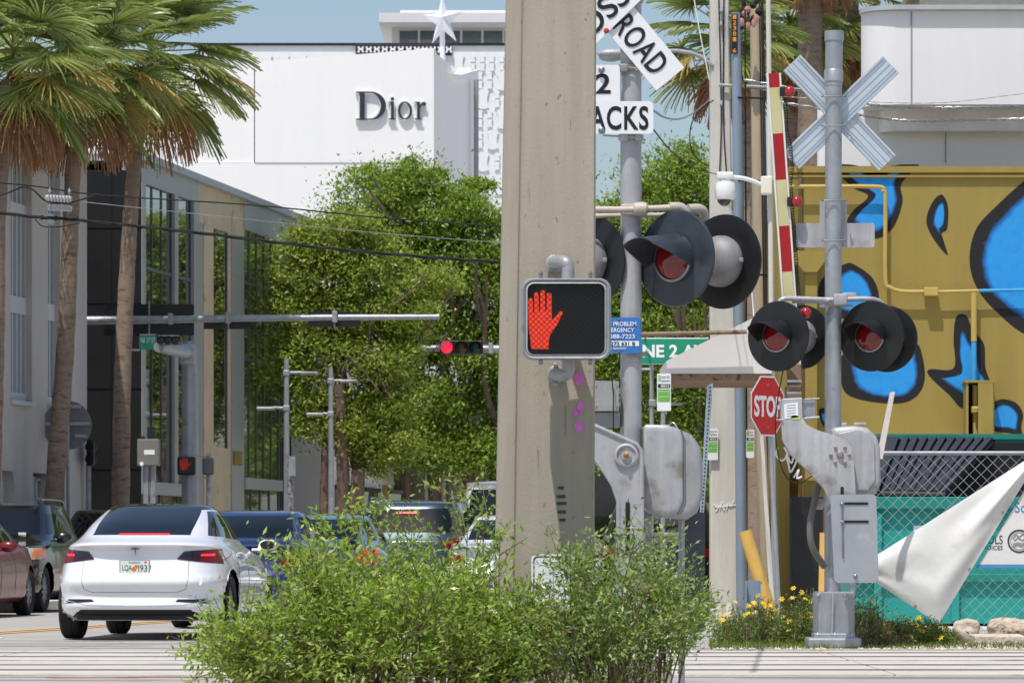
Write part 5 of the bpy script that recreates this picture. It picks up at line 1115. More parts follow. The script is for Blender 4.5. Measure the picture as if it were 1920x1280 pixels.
mb.build('cable', rubber, t)
mb = MB()
for i in range(9): mb.sph(P(1390+rnd.uniform(0, 40), 35+rnd.uniform(-18, 25), 65.4), rnd.uniform(.03, .06), 8, (1, 1, rnd.uniform(.6, 1.6)))
mb.build('insulator', pm('glazed_insulator', S(180, 130, 120), .25), t, smooth=True)
t = thing('slim_post', 'slim whitish post carrying the dome camera, just left of the striped gate arm', 'post', P(1448, 1150, 56))
mb = MB(); mb.tube([P(1452, 1165, 56), P(1440, -60, 56)], .034, 10); mb.build('shaft', cpole, t, smooth=True)
k = thing('dome_camera', 'white dome surveillance camera hanging from a curved white bracket', 'camera', P(1430, 345, 55.9)); Yk = 55.9
wp = pm('white_plastic', S(228, 228, 226), .35, var=.02)
mb = MB(); mb.tube(smoothline([P(1427, 346, Yk), P(1410, 339, Yk-.02), P(1390, 334, Yk-.04), P(1366, 333, Yk-.05), P(1362, 345, Yk-.05)], 5), .03, 10); mb.box(P(1359, 329, Yk-.05), (.22, .12, .09), bev=.02); mb.build('arm', wp, k, smooth=True)
mb = MB(); mb.box(P(1437, 348, Yk), (.15, .16, .24), bev=.02); mb.build('mounting_box', pm('cream_plastic', S(226, 220, 200), .4, var=.03), k)
mb = MB(); mb.lathe([(.05, .17), (.12, .15), (.135, .1), (.14, -.03), (.12, -.07), (.09, -.075)], Matrix.Translation(P(1360, 364, Yk-.05)), 24, cap=True); hd = mb.build('head', wp, k, smooth=True)
mb = MB(); mb.sph(P(1358, 372, Yk-.05), .095, 16, (1, 1, 1.1)); mb.build('dome', pm('smoked_dome', S(40, 40, 42), .08, coat=.5), hd, smooth=True)
mb = MB(); mb.tube(smoothline([P(1364, 385, Yk), P(1372, 400, Yk), P(1400, 480, Yk), P(1413, 590, Yk), P(1422, 800, Yk)], 5), .008, 5); mb.build('cable', whitetxt, k)
t = thing('leaning_board', 'narrow pale board leaning upright between the wooden pole and the stop sign post', 'board', P(1450, 1135, 53.5))
mb = MB(); mb.poly([(1424, 800), (1430, 800), (1452, 1125), (1444, 1135)], 53.5, .03); mb.build('board', cpole, t)
# pay signs
green = pm('lime_sheeting', S(112, 176, 62), .5)
def pay(label, x0, y0, x1, y1, Y, post=None, code='40313', old=False):
    s_ = thing('parking_sign', label, 'sign', P((x0+x1)/2, y1, Y), group='small parking payment signs'); w = x1-x0; h = y1-y0
    mb = MB(); mb.poly(rrect(x0, y0, x1, y1, 2, 3), Y, .004); mb.build('plate', whitesign, s_)
    mb = MB(); mb.poly([(x0+w*.06, y0+h*.42), (x1-w*.06, y0+h*.42), (x1-w*.06, y0+h*.76), (x0+w*.06, y0+h*.76)], Y-.002, .0015); mb.build('green_panel', green, s_)
    mb = MB(); mb.poly([(x0+w*.06, y0+h*.28), (x1-w*.06, y0+h*.28), (x1-w*.06, y0+h*.39), (x0+w*.06, y0+h*.39)], Y-.002, .0015); mb.build('code_band', blacktxt, s_)
    ptext('pay by', s_, x0+w*.35, y0+h*.06, x1-w*.1, y0+h*.13, Y-.002, blacktxt); ptext('phone', s_, x0+w*.35, y0+h*.16, x1-w*.1, y0+h*.235, Y-.002, blacktxt); ptext(code, s_, x0+w*.25, y0+h*.30, x1-w*.15, y0+h*.37, Y-.003, whitetxt, bold=.02)
    mb = MB()
    for i in range(3):
        for j in range(3): a, b_ = x0+w*(.08+.08*i), y0+h*(.05+.06*j); mb.poly([(a, b_), (a+w*.06, b_), (a+w*.06, b_+h*.045), (a, b_+h*.045)], Y-.002, .001)
    mb.build('logo', green, s_); ptext('download the app', s_, x0+w*.15, y0+h*.46, x1-w*.15, y0+h*.51, Y-.003, whitetxt); ptext('paybyphone.com', s_, x0+w*.15, y0+h*.60, x1-w*.15, y0+h*.65, Y-.003, whitetxt)
    if post: mb = MB(); mb.tube(post, .03, 8); mb.build('post', galv, s_)
    return s_
pay('white and green parking payment sign on its own post under the street name sign', 1232, 700, 1258, 770, 53, [P(1243, 765, 53.04), P(1243, 1170, 53.04)])
pay('white and green parking payment sign on the left face of the pale utility pole', 1326, 803, 1346, 862, YU-.06)
pay('white and green parking payment sign on the slim grey steel pole, nearest the stop sign', 1399, 805, 1414, 858, YU-.3)
# street name sign
t = thing('street_name_sign', 'green street name sign reading NE 2 AVE partly hidden by the canopy', 'sign', P(1222, 1160, 54)); gs = pm('green_sheeting', S(16, 140, 108), .4, var=.05); Yn = 57.4
mb = MB(); mb.poly(rrect(1196, 633, 1352, 683, 3), Yn+.04, .004); mb.build('border', whitesign, t); mb = MB(); mb.poly(rrect(1197.5, 635, 1350, 681.5, 3), Yn+.035, .004); mb.build('plate', gs, t)
ptext('NE 2 AVE', t, 1205, 646, 1338, 670, Yn+.034, whitetxt, bold=.03)
mb = MB(); mb.tube([P(1222, 684, Yn), P(1222, 1165, Yn)], .03, 8); mb.tube([P(1203, 692, Yn), P(1226, 692, Yn)], .018, 8); mb.tube([P(1222, 757, Yn), P(1280, 757, Yn)], .02, 8); mb.box(P(1223, 755, Yn), (.09, .09, .09), bev=.01); mb.build('post', galv, t)
mb = MB(); mb.tube([P(1186, 627, 54.4), P(1400, 622, 54.4)], .028, 8); mb.tube([P(1210, 627, 54.4), P(1210, 628, 57.3)], .02, 6); mb.tube([P(1210, 627, Yn-.1), P(1210, 640, Yn+.03)], .012, 6); mb.tube([P(1330, 624, Yn-.1), P(1330, 640, Yn+.03)], .012, 6); mb.build('hanger_pipe', rust, t)
# perforated leaning post
t = thing('perforated_post', 'blue grey perforated steel post leaning beside the near gate housing', 'post', P(1314, 1160, 33))
Yr = 34.; mb = MB(); mb.poly([(1326, 722), (1337, 718), (1320, 960), (1306, 1205), (1296, 1205), (1312, 960)], Yr, .02); o = mb.build('channel', pm('perforated_steel', S(150, 166, 176), .5, .3), t)
mb = MB()
for i in range(40): y = 726+i*7.2; x = 1332-(y-722)*.066; mb.prism([P(x+1.6*math.cos(R(a)), y+1.6*math.sin(R(a)), Yr-.001) for a in range(0, 360, 45)], (0, -.002, 0))
mb.build('hole', plastic, o)
# yellow pipe and grey stub
yb = pm('yellow_bollard_paint', S(222, 176, 92), .6, var=.08, scale=6, dark=S(160, 140, 100), dscale=14, dth=.68)
t = thing('leaning_pipe', 'faded yellow steel pipe leaning to the left with an open top', 'bollard', P(1450, 1150, 48.5))
mb = MB(); M0 = P(1396, 995, 48.5); M1 = P(1449, 1160, 48.5); mb.tube([M0, M1], .075, 20, cap=False); mb.tube([M0+(M1-M0)*.001, M1], .068, 20, cap=False); mb.build('pipe', yb, t, smooth=True); mb = MB(); mb.sph(P(1428, 1092, 48.43), .012, 6); mb.build('bolt', steel, t)
t = thing('yellow_post', 'upright yellow post just behind the far signal mast', 'bollard', P(1542, 1170, 45.5)); mb = MB(); mb.poly([(1538, 998), (1550, 998), (1548, 1170), (1534, 1170)], 45.5, .08); mb.build('post', yb, t)
t = thing('steel_stub', 'short blue grey steel channel post in front of the leaning yellow pipe', 'post', P(1412, 1150, 47)); mb = MB(); mb.poly([(1398, 1088), (1427, 1088), (1427, 1165), (1398, 1165)], 47.9, .012); mb.poly([(1398, 1088), (1400, 1088), (1400, 1165), (1398, 1165)], 47.8, .1); mb.poly([(1425, 1088), (1427, 1088), (1427, 1165), (1425, 1165)], 47.8, .1); mb.build('channel', spm, t)
t = thing('broken_board', 'thin pale board standing aslant above the fence against the mural', 'board', P(1650, 850, 42.2)); mb = MB(); mb.poly([(1669, 735), (1678, 734), (1655, 860), (1643, 860)], 42.2, .02); mb.build('board', pm('worn_reflector', S(222, 212, 204), .6, var=.12, scale=9), t)

# ------------------------------------------------------------ fence, banner, skip
YE = 42.8
t = thing('chain_link_fence', 'galvanised chain link fence with a tubular top rail in front of the teal skip', 'fence', (X(1800, YE), YE, 0))
fm = pm('fence_wire', S(190, 192, 192), .4, .4); mb = MB(); x0, x1 = X(1592, YE), X(2300, YE); zt_ = Z(850, YE); zb_ = .06; pit = .118; k = 0
c_ = x0-(zt_-zb_)
while c_ < x1:
    for sgn in (1, -1):
        a = Vector((c_ if sgn > 0 else c_+(zt_-zb_), YE+.004*sgn, zb_)); e = Vector((c_+(zt_-zb_) if sgn > 0 else c_, YE+.004*sgn, zt_+.0))
        ext = .03; dv = (e-a).normalized(); a2, e2 = a, e+dv*ext
        if max(a.x, e.x) > x0+.1 and True:
            if a2.x < x0: a2 = a2+dv*((x0-a2.x)/dv.x) if dv.x > 0 else a2
            if e2.x < x0: e2 = e2-dv*((e2.x-x0)/dv.x)
            mb.tube([a2, e2], .0026, 4, cap=False)
    c_ += pit
mb.build('wire_mesh', fm, t); mb = MB(); mb.tube([(x0+.25, YE, Z(849, YE)), (x1, YE, Z(849, YE))], .021, 12); mb.build('top_rail', galv, t, smooth=True)
for x in (1600, 1950, 2250):
    mb = MB(); mb.tube([(X(x, YE), YE+.05, 0), (X(x, YE), YE+.05, Z(846, YE))], .03, 12); mb.build('post', galv, t, smooth=True)
cloth = pm('white_banner', S(228, 227, 223), .75, var=.04, scale=2, bump=.25, bscale=7, dark=S(206, 200, 190), dscale=3, dth=.6)
YB_ = YE-.06; t = thing('banner', 'white printed banner folded over in a large triangle on the chain link fence', 'banner', P(1850, 1100, YB_))
mb = MB(); pts = [(1836, 1057.5), (2100, 1057.5), (2100, 868), (1952, 868)]; mb.poly(pts, YB_+.012, .003); mb.build('printed_panel', cloth, t)
mb = MB(); mb.poly([(1833, 1058), (2100, 1058), (2100, 1064), (1830, 1064)], YB_+.0115, .003); mb.build('blue_hem', pm('hem_blue', S(84, 140, 200), .6), t)
btx = pm('blue_lettering', S(70, 130, 190), .6); gtx = pm('grey_lettering', S(60, 60, 64), .6)
ptext('Explore Schools', t, 1822, 941, 1975, 966, YB_+.010, btx); ptext('SCHOOLS', t, 1806, 1003, 1880, 1019, YB_+.010, gtx); ptext('ENDLESS CHOICES', t, 1786, 1022, 1880, 1030, YB_+.010, gtx)
mb = MB(); c = (1911, 1014); nn = 36
for ro, ri in ((22, 18.8), (16.5, 15.6)):
    o_ = [P(c[0]+ro*math.cos(2*math.pi*i/nn), c[1]+ro*math.sin(2*math.pi*i/nn), YB_+.009) for i in range(nn)]; i_ = [P(c[0]+ri*math.cos(2*math.pi*i/nn), c[1]+ri*math.sin(2*math.pi*i/nn), YB_+.009) for i in range(nn)]
    mb.add(o_+i_, [(j, (j+1) % nn, nn+(j+1) % nn, nn+j) for j in range(nn)])
for dy, am in ((3, 1.0), (6, 1.2), (9, 1)): mb.tube([P(c[0]-12+i*1.2, c[1]+dy+am*math.sin(i*.6), YB_+.008) for i in range(21)], .0022, 4)
mb.tube(smoothline([P(x, y, YB_+.008) for x, y in [(1899, 1010), (1905, 1002), (1911, 1006), (1918, 1001), (1924, 1006)]], 4), .003, 4); mb.tube(smoothline([P(x, y, YB_+.008) for x, y in [(1902, 1013), (1909, 1008), (1916, 1012), (1921, 1010)]], 4), .003, 4)
mb.build('emblem', gtx, t)
# folded flap with real folds
A_, B_, C_, D_ = Vector((1646, 1039)), Vector((1645, 1093)), Vector((1760, 1169)), Vector((1960, 838)); n1, n2 = 60, 36; vs = []
for i in range(n1+1):
    s_ = i/n1
    for j in range(n2+1):
        v_ = j/n2
        lft = A_.lerp(Vector((1945, 848)), s_); rgt_a = B_.lerp(C_, min(1, s_*3.2)) if s_ < .3125 else C_.lerp(D_, (s_-.3125)/.6875)
        p = lft.lerp(rgt_a, v_); ed = math.sin(math.pi*v_)
        off = -.06*ed*(1-s_)**.5-.022*ed*math.sin(v_*6+s_*5+1)-.007*ed*math.sin(v_*15-s_*8)-.010*ed*math.exp(-((v_-.35-.3*s_)*9)**2)-.005*math.sin(s_*9+v_*4)*ed
        vs.append(P(p.x, p.y, YB_-.02)+Vector((0, off, 0)))
fs = [(i*(n2+1)+j, i*(n2+1)+j+1, (i+1)*(n2+1)+j+1, (i+1)*(n2+1)+j) for i in range(n1) for j in range(n2)]
vs2 = [v+Vector((0, .003, 0)) for v in vs]; mb = MB(); mb.add(vs, fs); mb.add(vs2, [f[::-1] for f in fs]); mb.build('folded_flap', cloth, t, smooth=True)
mb = MB()
for x, y in ((1652, 1088), (1757, 1164), (1716, 1136), (1817, 1066), (1880, 960)): mb.lathe([(.008, 0), (.014, 0), (.014, .004), (.008, .004)], Matrix.Translation(P(x, y, YB_-.028)) @ Matrix.Rotation(R(90), 4, 'X'), 12)
mb.build('eyelet', steel, t)
YD = 45.6
tealp = pm('teal_paint', S(24, 148, 140), .45, var=.07, scale=1.5, dark=S(20, 120, 116), dscale=3, dth=.62); tealr = pm('teal_paint_rim', S(22, 128, 116), .5, var=.1, scale=3)
lid = pm('grey_plastic_lid', S(50, 50, 54), .45, var=.12, scale=4)
t = thing('rubbish_skip', 'large teal steel rubbish skip with ribbed dark grey lids behind the chain link fence', 'skip', (X(1900, YD), YD+1, 0))
xa, xb = X(1598, YD), X(2260, YD); zr = Z(932, YD); zm = Z(1168, YD)
mb = MB(); mb.box(((xa+xb)/2, YD+.03, (zr+zm)/2), (xb-xa, .06, zr-zm)); mb.box((xa+.03, YD+.9, (zr+zm)/2), (.06, 1.7, zr-zm-.01)); mb.box((xb-.03, YD+.9, (zr+zm)/2), (.06, 1.7, zr-zm-.01)); mb.box(((xa+xb)/2, YD+.9, zm+.03), (xb-xa-.13, 1.66, .06))
zbk = Z(822, YD+1.8); mb.box(((xa+xb)/2, YD+1.78, (zbk+zm)/2), (xb-xa-.13, .06, zbk-zm)); mb.build('body', tealp, t)
mb = MB(); mb.box(((xa+xb)/2, YD-.035, zr-.06), (xb-xa+.04, .12, .13), bev=.01); mb.box(((xa+xb)/2, YD-.03, Z(1083, YD)), (xb-xa, .08, .09), bev=.01); mb.box(((xa+xb)/2, YD+1.75, zbk+.02), (xb-xa, .12, .06)); mb.build('rim', tealr, t)
for x in (1645, 1790, 1990):
    mb = MB(); mb.box((X(x, YD), YD-.03, (zr+zm)/2-.07), (.08, .07, zr-zm-.2)); mb.build('rib', tealp, t)
la, lb_, lc, ld = P(1652, 929, YD-.06), P(1772, 931, YD-.06), P(1866, 828, YD+1.75), P(1690, 826, YD+1.75)
mb = MB(); nL = (lb_-la).cross(ld-la).normalized(); nL = nL if nL.z > 0 else -nL; mb.prism([la, lb_, lc, ld], nL*.02)
for i in range(10):
    u = (i+.5)/10; a = la.lerp(lb_, u); e = ld.lerp(lc, u); w = (lb_-la).normalized()*.028; mb.prism([a-w+nL*.021, a+w+nL*.021, e+w*1.2+nL*.021, e-w*1.2+nL*.021], nL*.05)
mb.tube([la.lerp(ld, .0)+nL*.03, lb_+nL*.03], .03, 8); mb.tube([ld+nL*.04, lc+nL*.04], .035, 8); mb.build('lid', lid, t); mb = MB(); mb.box(((X(1780, YD)+xb)/2, YD+1.70, (zbk+zr)/2-.05), (xb-X(1780, YD)-.2, .02, zbk-zr)); mb.box(((X(1780, YD)+xb)/2, YD+.85, zr-.1), (xb-X(1780, YD)-.2, 1.6, .02)); mb.build('inside_shade_sheet', plastic, t)  # black sheets stand in for the shade within the open skip
mb = MB(); la, lb_, lc, ld = P(1560, 929, YD-.06), P(1648, 929, YD-.06), P(1686, 826, YD+1.75), P(1596, 826, YD+1.75); mb.prism([la, lb_, lc, ld], nL*.02)
for i in range(5):
    u = (i+.5)/5; a = la.lerp(lb_, u); e = ld.lerp(lc, u); w = (lb_-la).normalized()*.045; mb.prism([a-w+nL*.021, a+w+nL*.021, e+w*1.2+nL*.021, e-w*1.2+nL*.021], nL*.045)
mb.build('lid', lid, t)
mb = MB()
for x in (1748, 2100):
    mb.lathe([(.001, 0), (.09, 0), (.1, .02), (.1, .06), (.09, .08), (.001, .08)], Matrix.Translation((X(x, YD), YD+.2, .1)) @ Matrix.Rotation(R(90), 4, 'Y'), 16)
    mb.box((X(x, YD)+.03, YD+.2, .2), (.1, .1, .1))
mb.build('wheel', rubber, t); mb = MB(); mb.poly([(1713, 985), (1737, 985), (1737, 1003), (1713, 1003)], YD-.004, .003); mb.build('notice', whitesign, t)
mb = MB(); mb.box((X(1650, 47.5), 47.9, .7), (.3, .02, .1)); 

# ------------------------------------------------------------ overhead cables
def cable(label, pts, r, Y=33., mat=rubber, Ys=None): 
    mb = MB(); q = [P(x, y, (Ys[i] if Ys else Y)) for i, (x, y) in enumerate(pts)]; mb.tube(smoothline(q, 6), r, 6); return tag(mb.build('overhead_cable', mat), label, 'cable', 'cables strung across the street')
mb = MB(); q = smoothline([P(x, y, 33) for x, y in [(-500, 330), (0, 399), (140, 412), (350, 434), (640, 468), (940, 492), (1150, 505)]], 10); n = len(q)
for ph in range(3): mb.tube([p+Vector((0, .008*math.cos(i*.9+ph*2.1), .008*math.sin(i*.9+ph*2.1))) for i, p in enumerate(q)], .0065, 5)
for i in (8, 14, 17): mb.sph(q[i], .02, 8)
tag(mb.build('overhead_cable', rubber), 'thick twisted black cable, lowest of those crossing the left half', 'cable', 'cables strung across the street')
cable('thin steel wire crossing the left half above the thick cable', [(-500, 315), (0, 343), (180, 365), (480, 385), (700, 407), (940, 424), (1150, 435)], .0055)
cable('faint thin wire crossing the left half between the two darker cables', [(150, 378), (480, 413), (700, 436), (940, 455), (1150, 470)], .003, mat=steel)
cable('looped black cable holding the silver splice case at the far left', [(-200, 420), (0, 366), (40, 351), (62, 356), (85, 376), (120, 381), (150, 375), (185, 364)], .007, Y=32.95)
cable('short black cable tail hanging under the thick cable near the leaning palm', [(66, 411), (80, 424), (110, 425), (150, 418)], .005, Y=32.9)
cable('black wire dropping from the tracks plate toward the dome camera', [(1225, 243), (1262, 287), (1305, 316), (1345, 327)], .006, Ys=[30, 38, 46, 55])
cable('grey curly wire between the tracks plate and the pale utility pole', [(1226, 208), (1248, 221), (1275, 223), (1300, 212), (1332, 186)], .009, Ys=[30, 36, 44, 52, 60], mat=steel)
cable('pair of dark drop wires hanging left of the pale utility pole', [(1338, 188), (1315, 205), (1296, 235), (1295, 275), (1310, 300), (1330, 312)], .009, Y=59)
cable('white guy wire falling past the top of the pale utility pole', [(1300, -10), (1312, 60), (1330, 150)], .008, Y=60, mat=whitetxt)
for lab, pts in (('upper twisted wire crossing the white rounded building', [(1395, 150), (1560, 180), (1640, 197), (1740, 202), (1860, 201), (2050, 195)]), ('lower twisted wire crossing the white rounded building', [(1450, 190), (1600, 214), (1690, 226), (1800, 226), (1920, 223), (2050, 219)]), ('thin upper wire sagging over the white rounded building', [(1450, 180), (1600, 190), (1760, 193), (1900, 178), (2050, 160)])):
    q = smoothline([P(x, y, 54) for x, y in pts], 24); mb = MB(); rr_ = .012 if 'thin' not in lab else .004
    for ph in range(2): mb.tube([p+Vector((0, rr_*math.cos(i*.8+ph*3.14), rr_*math.sin(i*.8+ph*3.14))) for i, p in enumerate(q)], rr_*.7, 5)
    tag(mb.build('overhead_cable', steel), lab, 'cable', 'cables strung across the street')
s_ = thing('splice_case', 'small silver ribbed splice case slung under the wire at far left', 'splice case', P(110, 370, 32.9))
mb = MB(); mb.box(P(110, 372, 32.9), (.21, .07, .045), ry=.05, bev=.015)
for i in range(7): mb.box(P(92+i*6, 371+i*.4, 32.9), (.008, .085, .055), ry=.05)
for x in (93, 130): mb.tube([P(x, 366, 32.9), P(x, 352, 32.9)], .006, 6); mb.box(P(x, 358, 32.9), (.02, .03, .02))
mb.build('case', alu, s_); mb = MB(); mb.box(P(112, 390, 32.9), (.19, .03, .05), ry=.05, bev=.012); mb.build('clear_shield', pm('clear_plastic', S(190, 196, 198), .2, trans=.7, alpha=.6), s_)

# ------------------------------------------------------------ distant junction: mast arms, signals, lamps
YJ = 82.
def mastarm(label, pts, Y, r0, r1, ends=None):
    t = thing('mast_arm', label, 'mast arm', P(*pts[0], Y), group='signal mast arms at the junction'); mb = MB(); mb.tube([P(x, y, Y) for x, y in pts], [r0+(r1-r0)*i/(len(pts)-1) for i in range(len(pts))], 14); mb.tube([P(pts[-1][0]-1.5, pts[-1][1], Y), P(pts[-1][0]+1.5, pts[-1][1], Y)], r1*1.3, 10); mb.build('arm', galv, t, smooth=True)
    mb = MB()
    for x, y in pts[1:-1]: mb.box(P(x, y-1, Y), (.1, r0*2.6, r0*2.5), bev=.01)
    mb.build('clamp', alu, t); return t
ma = mastarm('long tapering silver mast arm entering from the left, carrying signals seen from behind', [(130, 601), (320, 599), (428, 597), (628, 595), (822, 594)], YJ, .085, .05)
mastarm('silver mast arm entering from the right behind the concrete pole, with the lit red signal', [(1100, 656), (920, 654), (865, 653), (723, 652)], 100, .1, .07)
def sigback(label, x0, y0, x1, y1, Y, fr=True):
    t = thing('traffic_signal', label, 'traffic signal', P((x0+x1)/2, y1, Y), group='horizontal traffic signals'); mb = MB(); mb.box(P((x0+x1)/2, (y0+y1)/2, Y+.16), ((x1-x0)/F*Y, .02, (y1-y0)/F*Y)); mb.build('backboard', blackp, t)
    n = 3; w = (x1-x0)*.8/n
    for i in range(n):
        mb = MB(); mb.box(P(x0+(x1-x0)*.1+w*(i+.5), (y0+y1)/2, Y+.26), (w/F*Y*.96, .2, min(.36, (y1-y0)/F*Y*.7)), bev=.03); mb.build('lamp_section', blackp, t)
    mb = MB(); mb.tube([P((x0+x1)/2+40*0, y0-6, Y+.05), P((x0+x1)/2, y1+2, Y+.05)], .02, 6); mb.build('hanger', galv, t)
sigback('large black signal backboard on the mast arm before the glass bays', 195, 570, 364, 629, YJ)
sigback('narrow black signal head on the mast arm at the dark glass bay', 382, 600, 474, 617, YJ)
sigback('small black signal backboard on the mast arm against the light tree', 578, 584, 676, 613, YJ)
t = thing('traffic_signal', 'horizontal traffic signal with its left lamp lit red on the far mast arm', 'traffic signal', P(865, 664, 99.6), group='horizontal traffic signals')
mb = MB(); mb.box(P(865.5, 651, 99.75), (81/F*99.7, .24, 26/F*99.7), bev=.03); mb.build('housing', blackp, t)
redlit = pm('lit_red_lamp', S(200, 0, 20), .3, emit=(1, .03, .09, 1), es=1.1)
for x, mt in ((837.5, redlit), (865, pm('dark_amber_lens', S(84, 62, 44), .3)), (891, pm('dark_green_lens', S(10, 62, 48), .3))):
    mb = MB(); M = Matrix.Translation(P(x, 651, 99.62)) @ Matrix.Rotation(R(90), 4, 'X'); mb.lathe([(.142, 0), (.13, .02), (.08, .04), (.0005, .05)], M, 24); l = mb.build('lamp', mt, t, smooth=True)
    mb = MB(); vs = []; fs = []
    for i in range(17):
        a = R(-20+220*i/16)
        for zz in (0, .16): vs.append(M@Vector((.152*math.cos(a), .152*math.sin(a), zz)))
    mb.add(vs, [(2*i, 2*i+1, 2*i+3, 2*i+2) for i in range(16)]); mb.build('visor', blackp, l)
# vertical mast with stub arm and street name plate
t = thing('signal_mast', 'grey steel signal mast with a short thick arm in front of the glass building', 'mast', P(358, 1120, 78)); Yv = 78.
mb = MB(); mb.tube([P(358, 1130, Yv), P(355, 660, Yv), P(354, 640, Yv)], [.17, .145, .14], 16); mb.build('shaft', galv, t, smooth=True)
mb = MB(); mb.tube([P(350, 660, Yv-.2), P(298, 650, Yv-2.5)], [.13, .1], 12); mb.box(P(352, 664, Yv-.1), (.28, .3, .38), bev=.03); mb.build('arm', galv, t, smooth=True)
s_ = thing('street_name_sign', 'small green street name sign hanging near the black backboard', 'sign', P(276, 655, 76)); mb = MB(); mb.poly(rrect(261, 630, 293, 655, 2), 76, .02); mb.build('plate', gs, s_); ptext('NE 37 ST', s_, 263.5, 633, 291, 642, 75.998, whitetxt); mb = MB(); mb.tube([P(246, 656, 76), P(262, 656, 76)], .02, 6); mb.tube([P(262, 628, 76.02), P(293, 628, 76.02)], .02, 6); mb.build('bracket', galv, s_)
s_ = thing('traffic_signal', 'black signal head seen end on at the stub arm of the grey mast', 'traffic signal', P(318, 645, 75.4), group='horizontal traffic signals')
mb = MB(); mb.box(P(318, 637, 75.4), (.42, .5, .16), bev=.03); mb.build('housing', blackp, s_); mb = MB()
for x in (303, 316, 330): mb.lathe([(.07, 0), (.075, .12)], Matrix.Translation(P(x, 640, 75.1)) @ Matrix.Rotation(R(80), 4, 'X'), 12)
mb.build('visor', blackp, s_)
def ped(label, x0, y0, x1, y1, Y, lit, post=None):
    t = thing('pedestrian_signal', label, 'signal', P((x0+x1)/2, y1, Y), group='small pedestrian signals at the junction'); mb = MB(); mb.box(P((x0+x1)/2, (y0+y1)/2, Y+.1), ((x1-x0)/F*Y, .2, (y1-y0)/F*Y), bev=.03); mb.build('housing', blackp if lit else pm('grey_housing', S(84, 86, 88), .5), t)
    if lit:
        k_ = (x1-x0)/150*.95; mb = MB(); mb.prism([Vector((P(x0+(x-215)/1.0*k_*.5+3, y0+3+(y-330)*k_*.28, Y-.006))) for x, y in hand], (0, .004, 0)); mb.build('hand_symbol', pm('dim_red_hand', S(90, 8, 5), .4, emit=(1, .03, .02, 1), es=.16), t)
    if post: mb = MB(); mb.tube(post, .045, 8); mb.build('post', galv, t)
    return t
ped('small black pedestrian signal with a dim red hand on the grey mast', 333, 856, 367, 890, 77.7, True)
o = ped('small grey pedestrian signal housing with amber brackets on a thin post', 380, 858, 401, 890, 77, False, [P(392, 850, 77.15), P(390, 1130, 77.15)])
mb = MB(); mb.tube([P(370, 854, 77.1), P(392, 854, 77.1)], .02, 6); mb.tube([P(371, 896, 77.1), P(392, 896, 77.1)], .02, 6); mb.build('bracket', beige, o)
t = thing('control_cabinet', 'grey control cabinet with stickers on twin posts before the dark end wall', 'cabinet', P(281, 1120, 72)); Yc = 72.
mb = MB(); mb.box(P(279, 848, Yc+.1), (41/F*Yc, .3, 50/F*Yc), bev=.015); mb.build('case', pm('cabinet_grey', S(118, 116, 110), .6, var=.06), t)
mb = MB(); mb.tube([P(274, 872, Yc+.1), P(274, 1130, Yc+.1)], .05, 8); mb.tube([P(287, 872, Yc+.1), P(287, 1130, Yc+.1)], .05, 8); mb.build('post', galv, t)
mb = MB(); mb.poly([(270, 843), (290, 843), (290, 852), (270, 852)], Yc-.055, .003); mb.poly([(265.5+4*math.cos(R(a)), 869+4*math.sin(R(a))) for a in range(0, 360, 40)], Yc-.055, .003); mb.build('sticker', whitesign, t)
mb = MB(); mb.poly([(276, 800), (291, 800), (291, 822), (276, 822)], Yc, .1); mb.sph(P(268, 821, Yc), .04, 8); mb.build('antenna', plastic, t)
t = thing('round_sign_back', 'back of a large round road sign with pale cross bars beside the leaning palm', 'sign', P(128, 1130, 77)); Yr_ = 77.
mb = MB(); mb.lathe([(.0005, 0), (.445, 0), (.445, .006), (.0005, .006)], Matrix.Translation(P(126, 797, Yr_)) @ Matrix.Rotation(R(90), 4, 'X'), 36); mb.build('plate', pm('sign_back_grey', S(120, 122, 124), .5, .3), t)
mb = MB(); 
for y, a, b_ in ((762, 108, 152), (794, 84, 168), (817, 140, 164)): mb.box(P((a+b_)/2, y, Yr_-.03), ((b_-a)/F*Yr_, .03, .06))
mb.build('cross_bar', alup, t); mb = MB(); mb.tube([P(127, 760, Yr_-.06), P(129, 1130, Yr_-.06)], .035, 8); mb.build('post', galv, t)
t = thing('traffic_signal', 'black side mounted signal seen from the side at the corner of the dark wall', 'traffic signal', P(172, 870, 80), group='horizontal traffic signals')
mb = MB(); mb.box(P(170, 848, 79.6), (.14, .3, .5), bev=.04); mb.build('housing', blackp, t); mb = MB(); mb.lathe([(.1, 0), (.11, .2)], Matrix.Translation(P(172, 838, 79.4)) @ Matrix.Rotation(R(90), 4, 'X'), 12); mb.lathe([(.1, 0), (.11, .2)], Matrix.Translation(P(172, 860, 79.4)) @ Matrix.Rotation(R(90), 4, 'X'), 12); mb.build('visor', blackp, t); mb = MB(); mb.tube([P(166, 870, 79.6), P(166, 1125, 79.6)], .05, 8); mb.build('post', galv, t)
def slamp(label, x, yt, Y, heads):
    t = thing('street_lamp', label, 'street lamp', P(x, 1110, Y), group='modern twin headed street lamps'); mb = MB(); mb.tube([P(x+1, 1120, Y), P(x, yt, Y)], [.075, .05], 10); mb.build('pole', galv, t, smooth=True)
    for (xe, y) in heads:
        s_ = 1 if xe > x else -1; mb = MB(); mb.tube([P(x, y, Y), P(xe-s_*30, y-1, Y)], .03, 6); mb.box(P(x, y, Y), (.14, .14, .12), bev=.02); mb.build('arm', galv, t); mb = MB(); mb.box(P(xe-s_*16, y+.5, Y), (34/F*Y, .26, .07), bev=.03); mb.build('lamp_head', alup, t)
slamp('slim two headed street lamp at the end of the dark glass bay', 537, 672, 90, [(595, 699), (482, 765)])
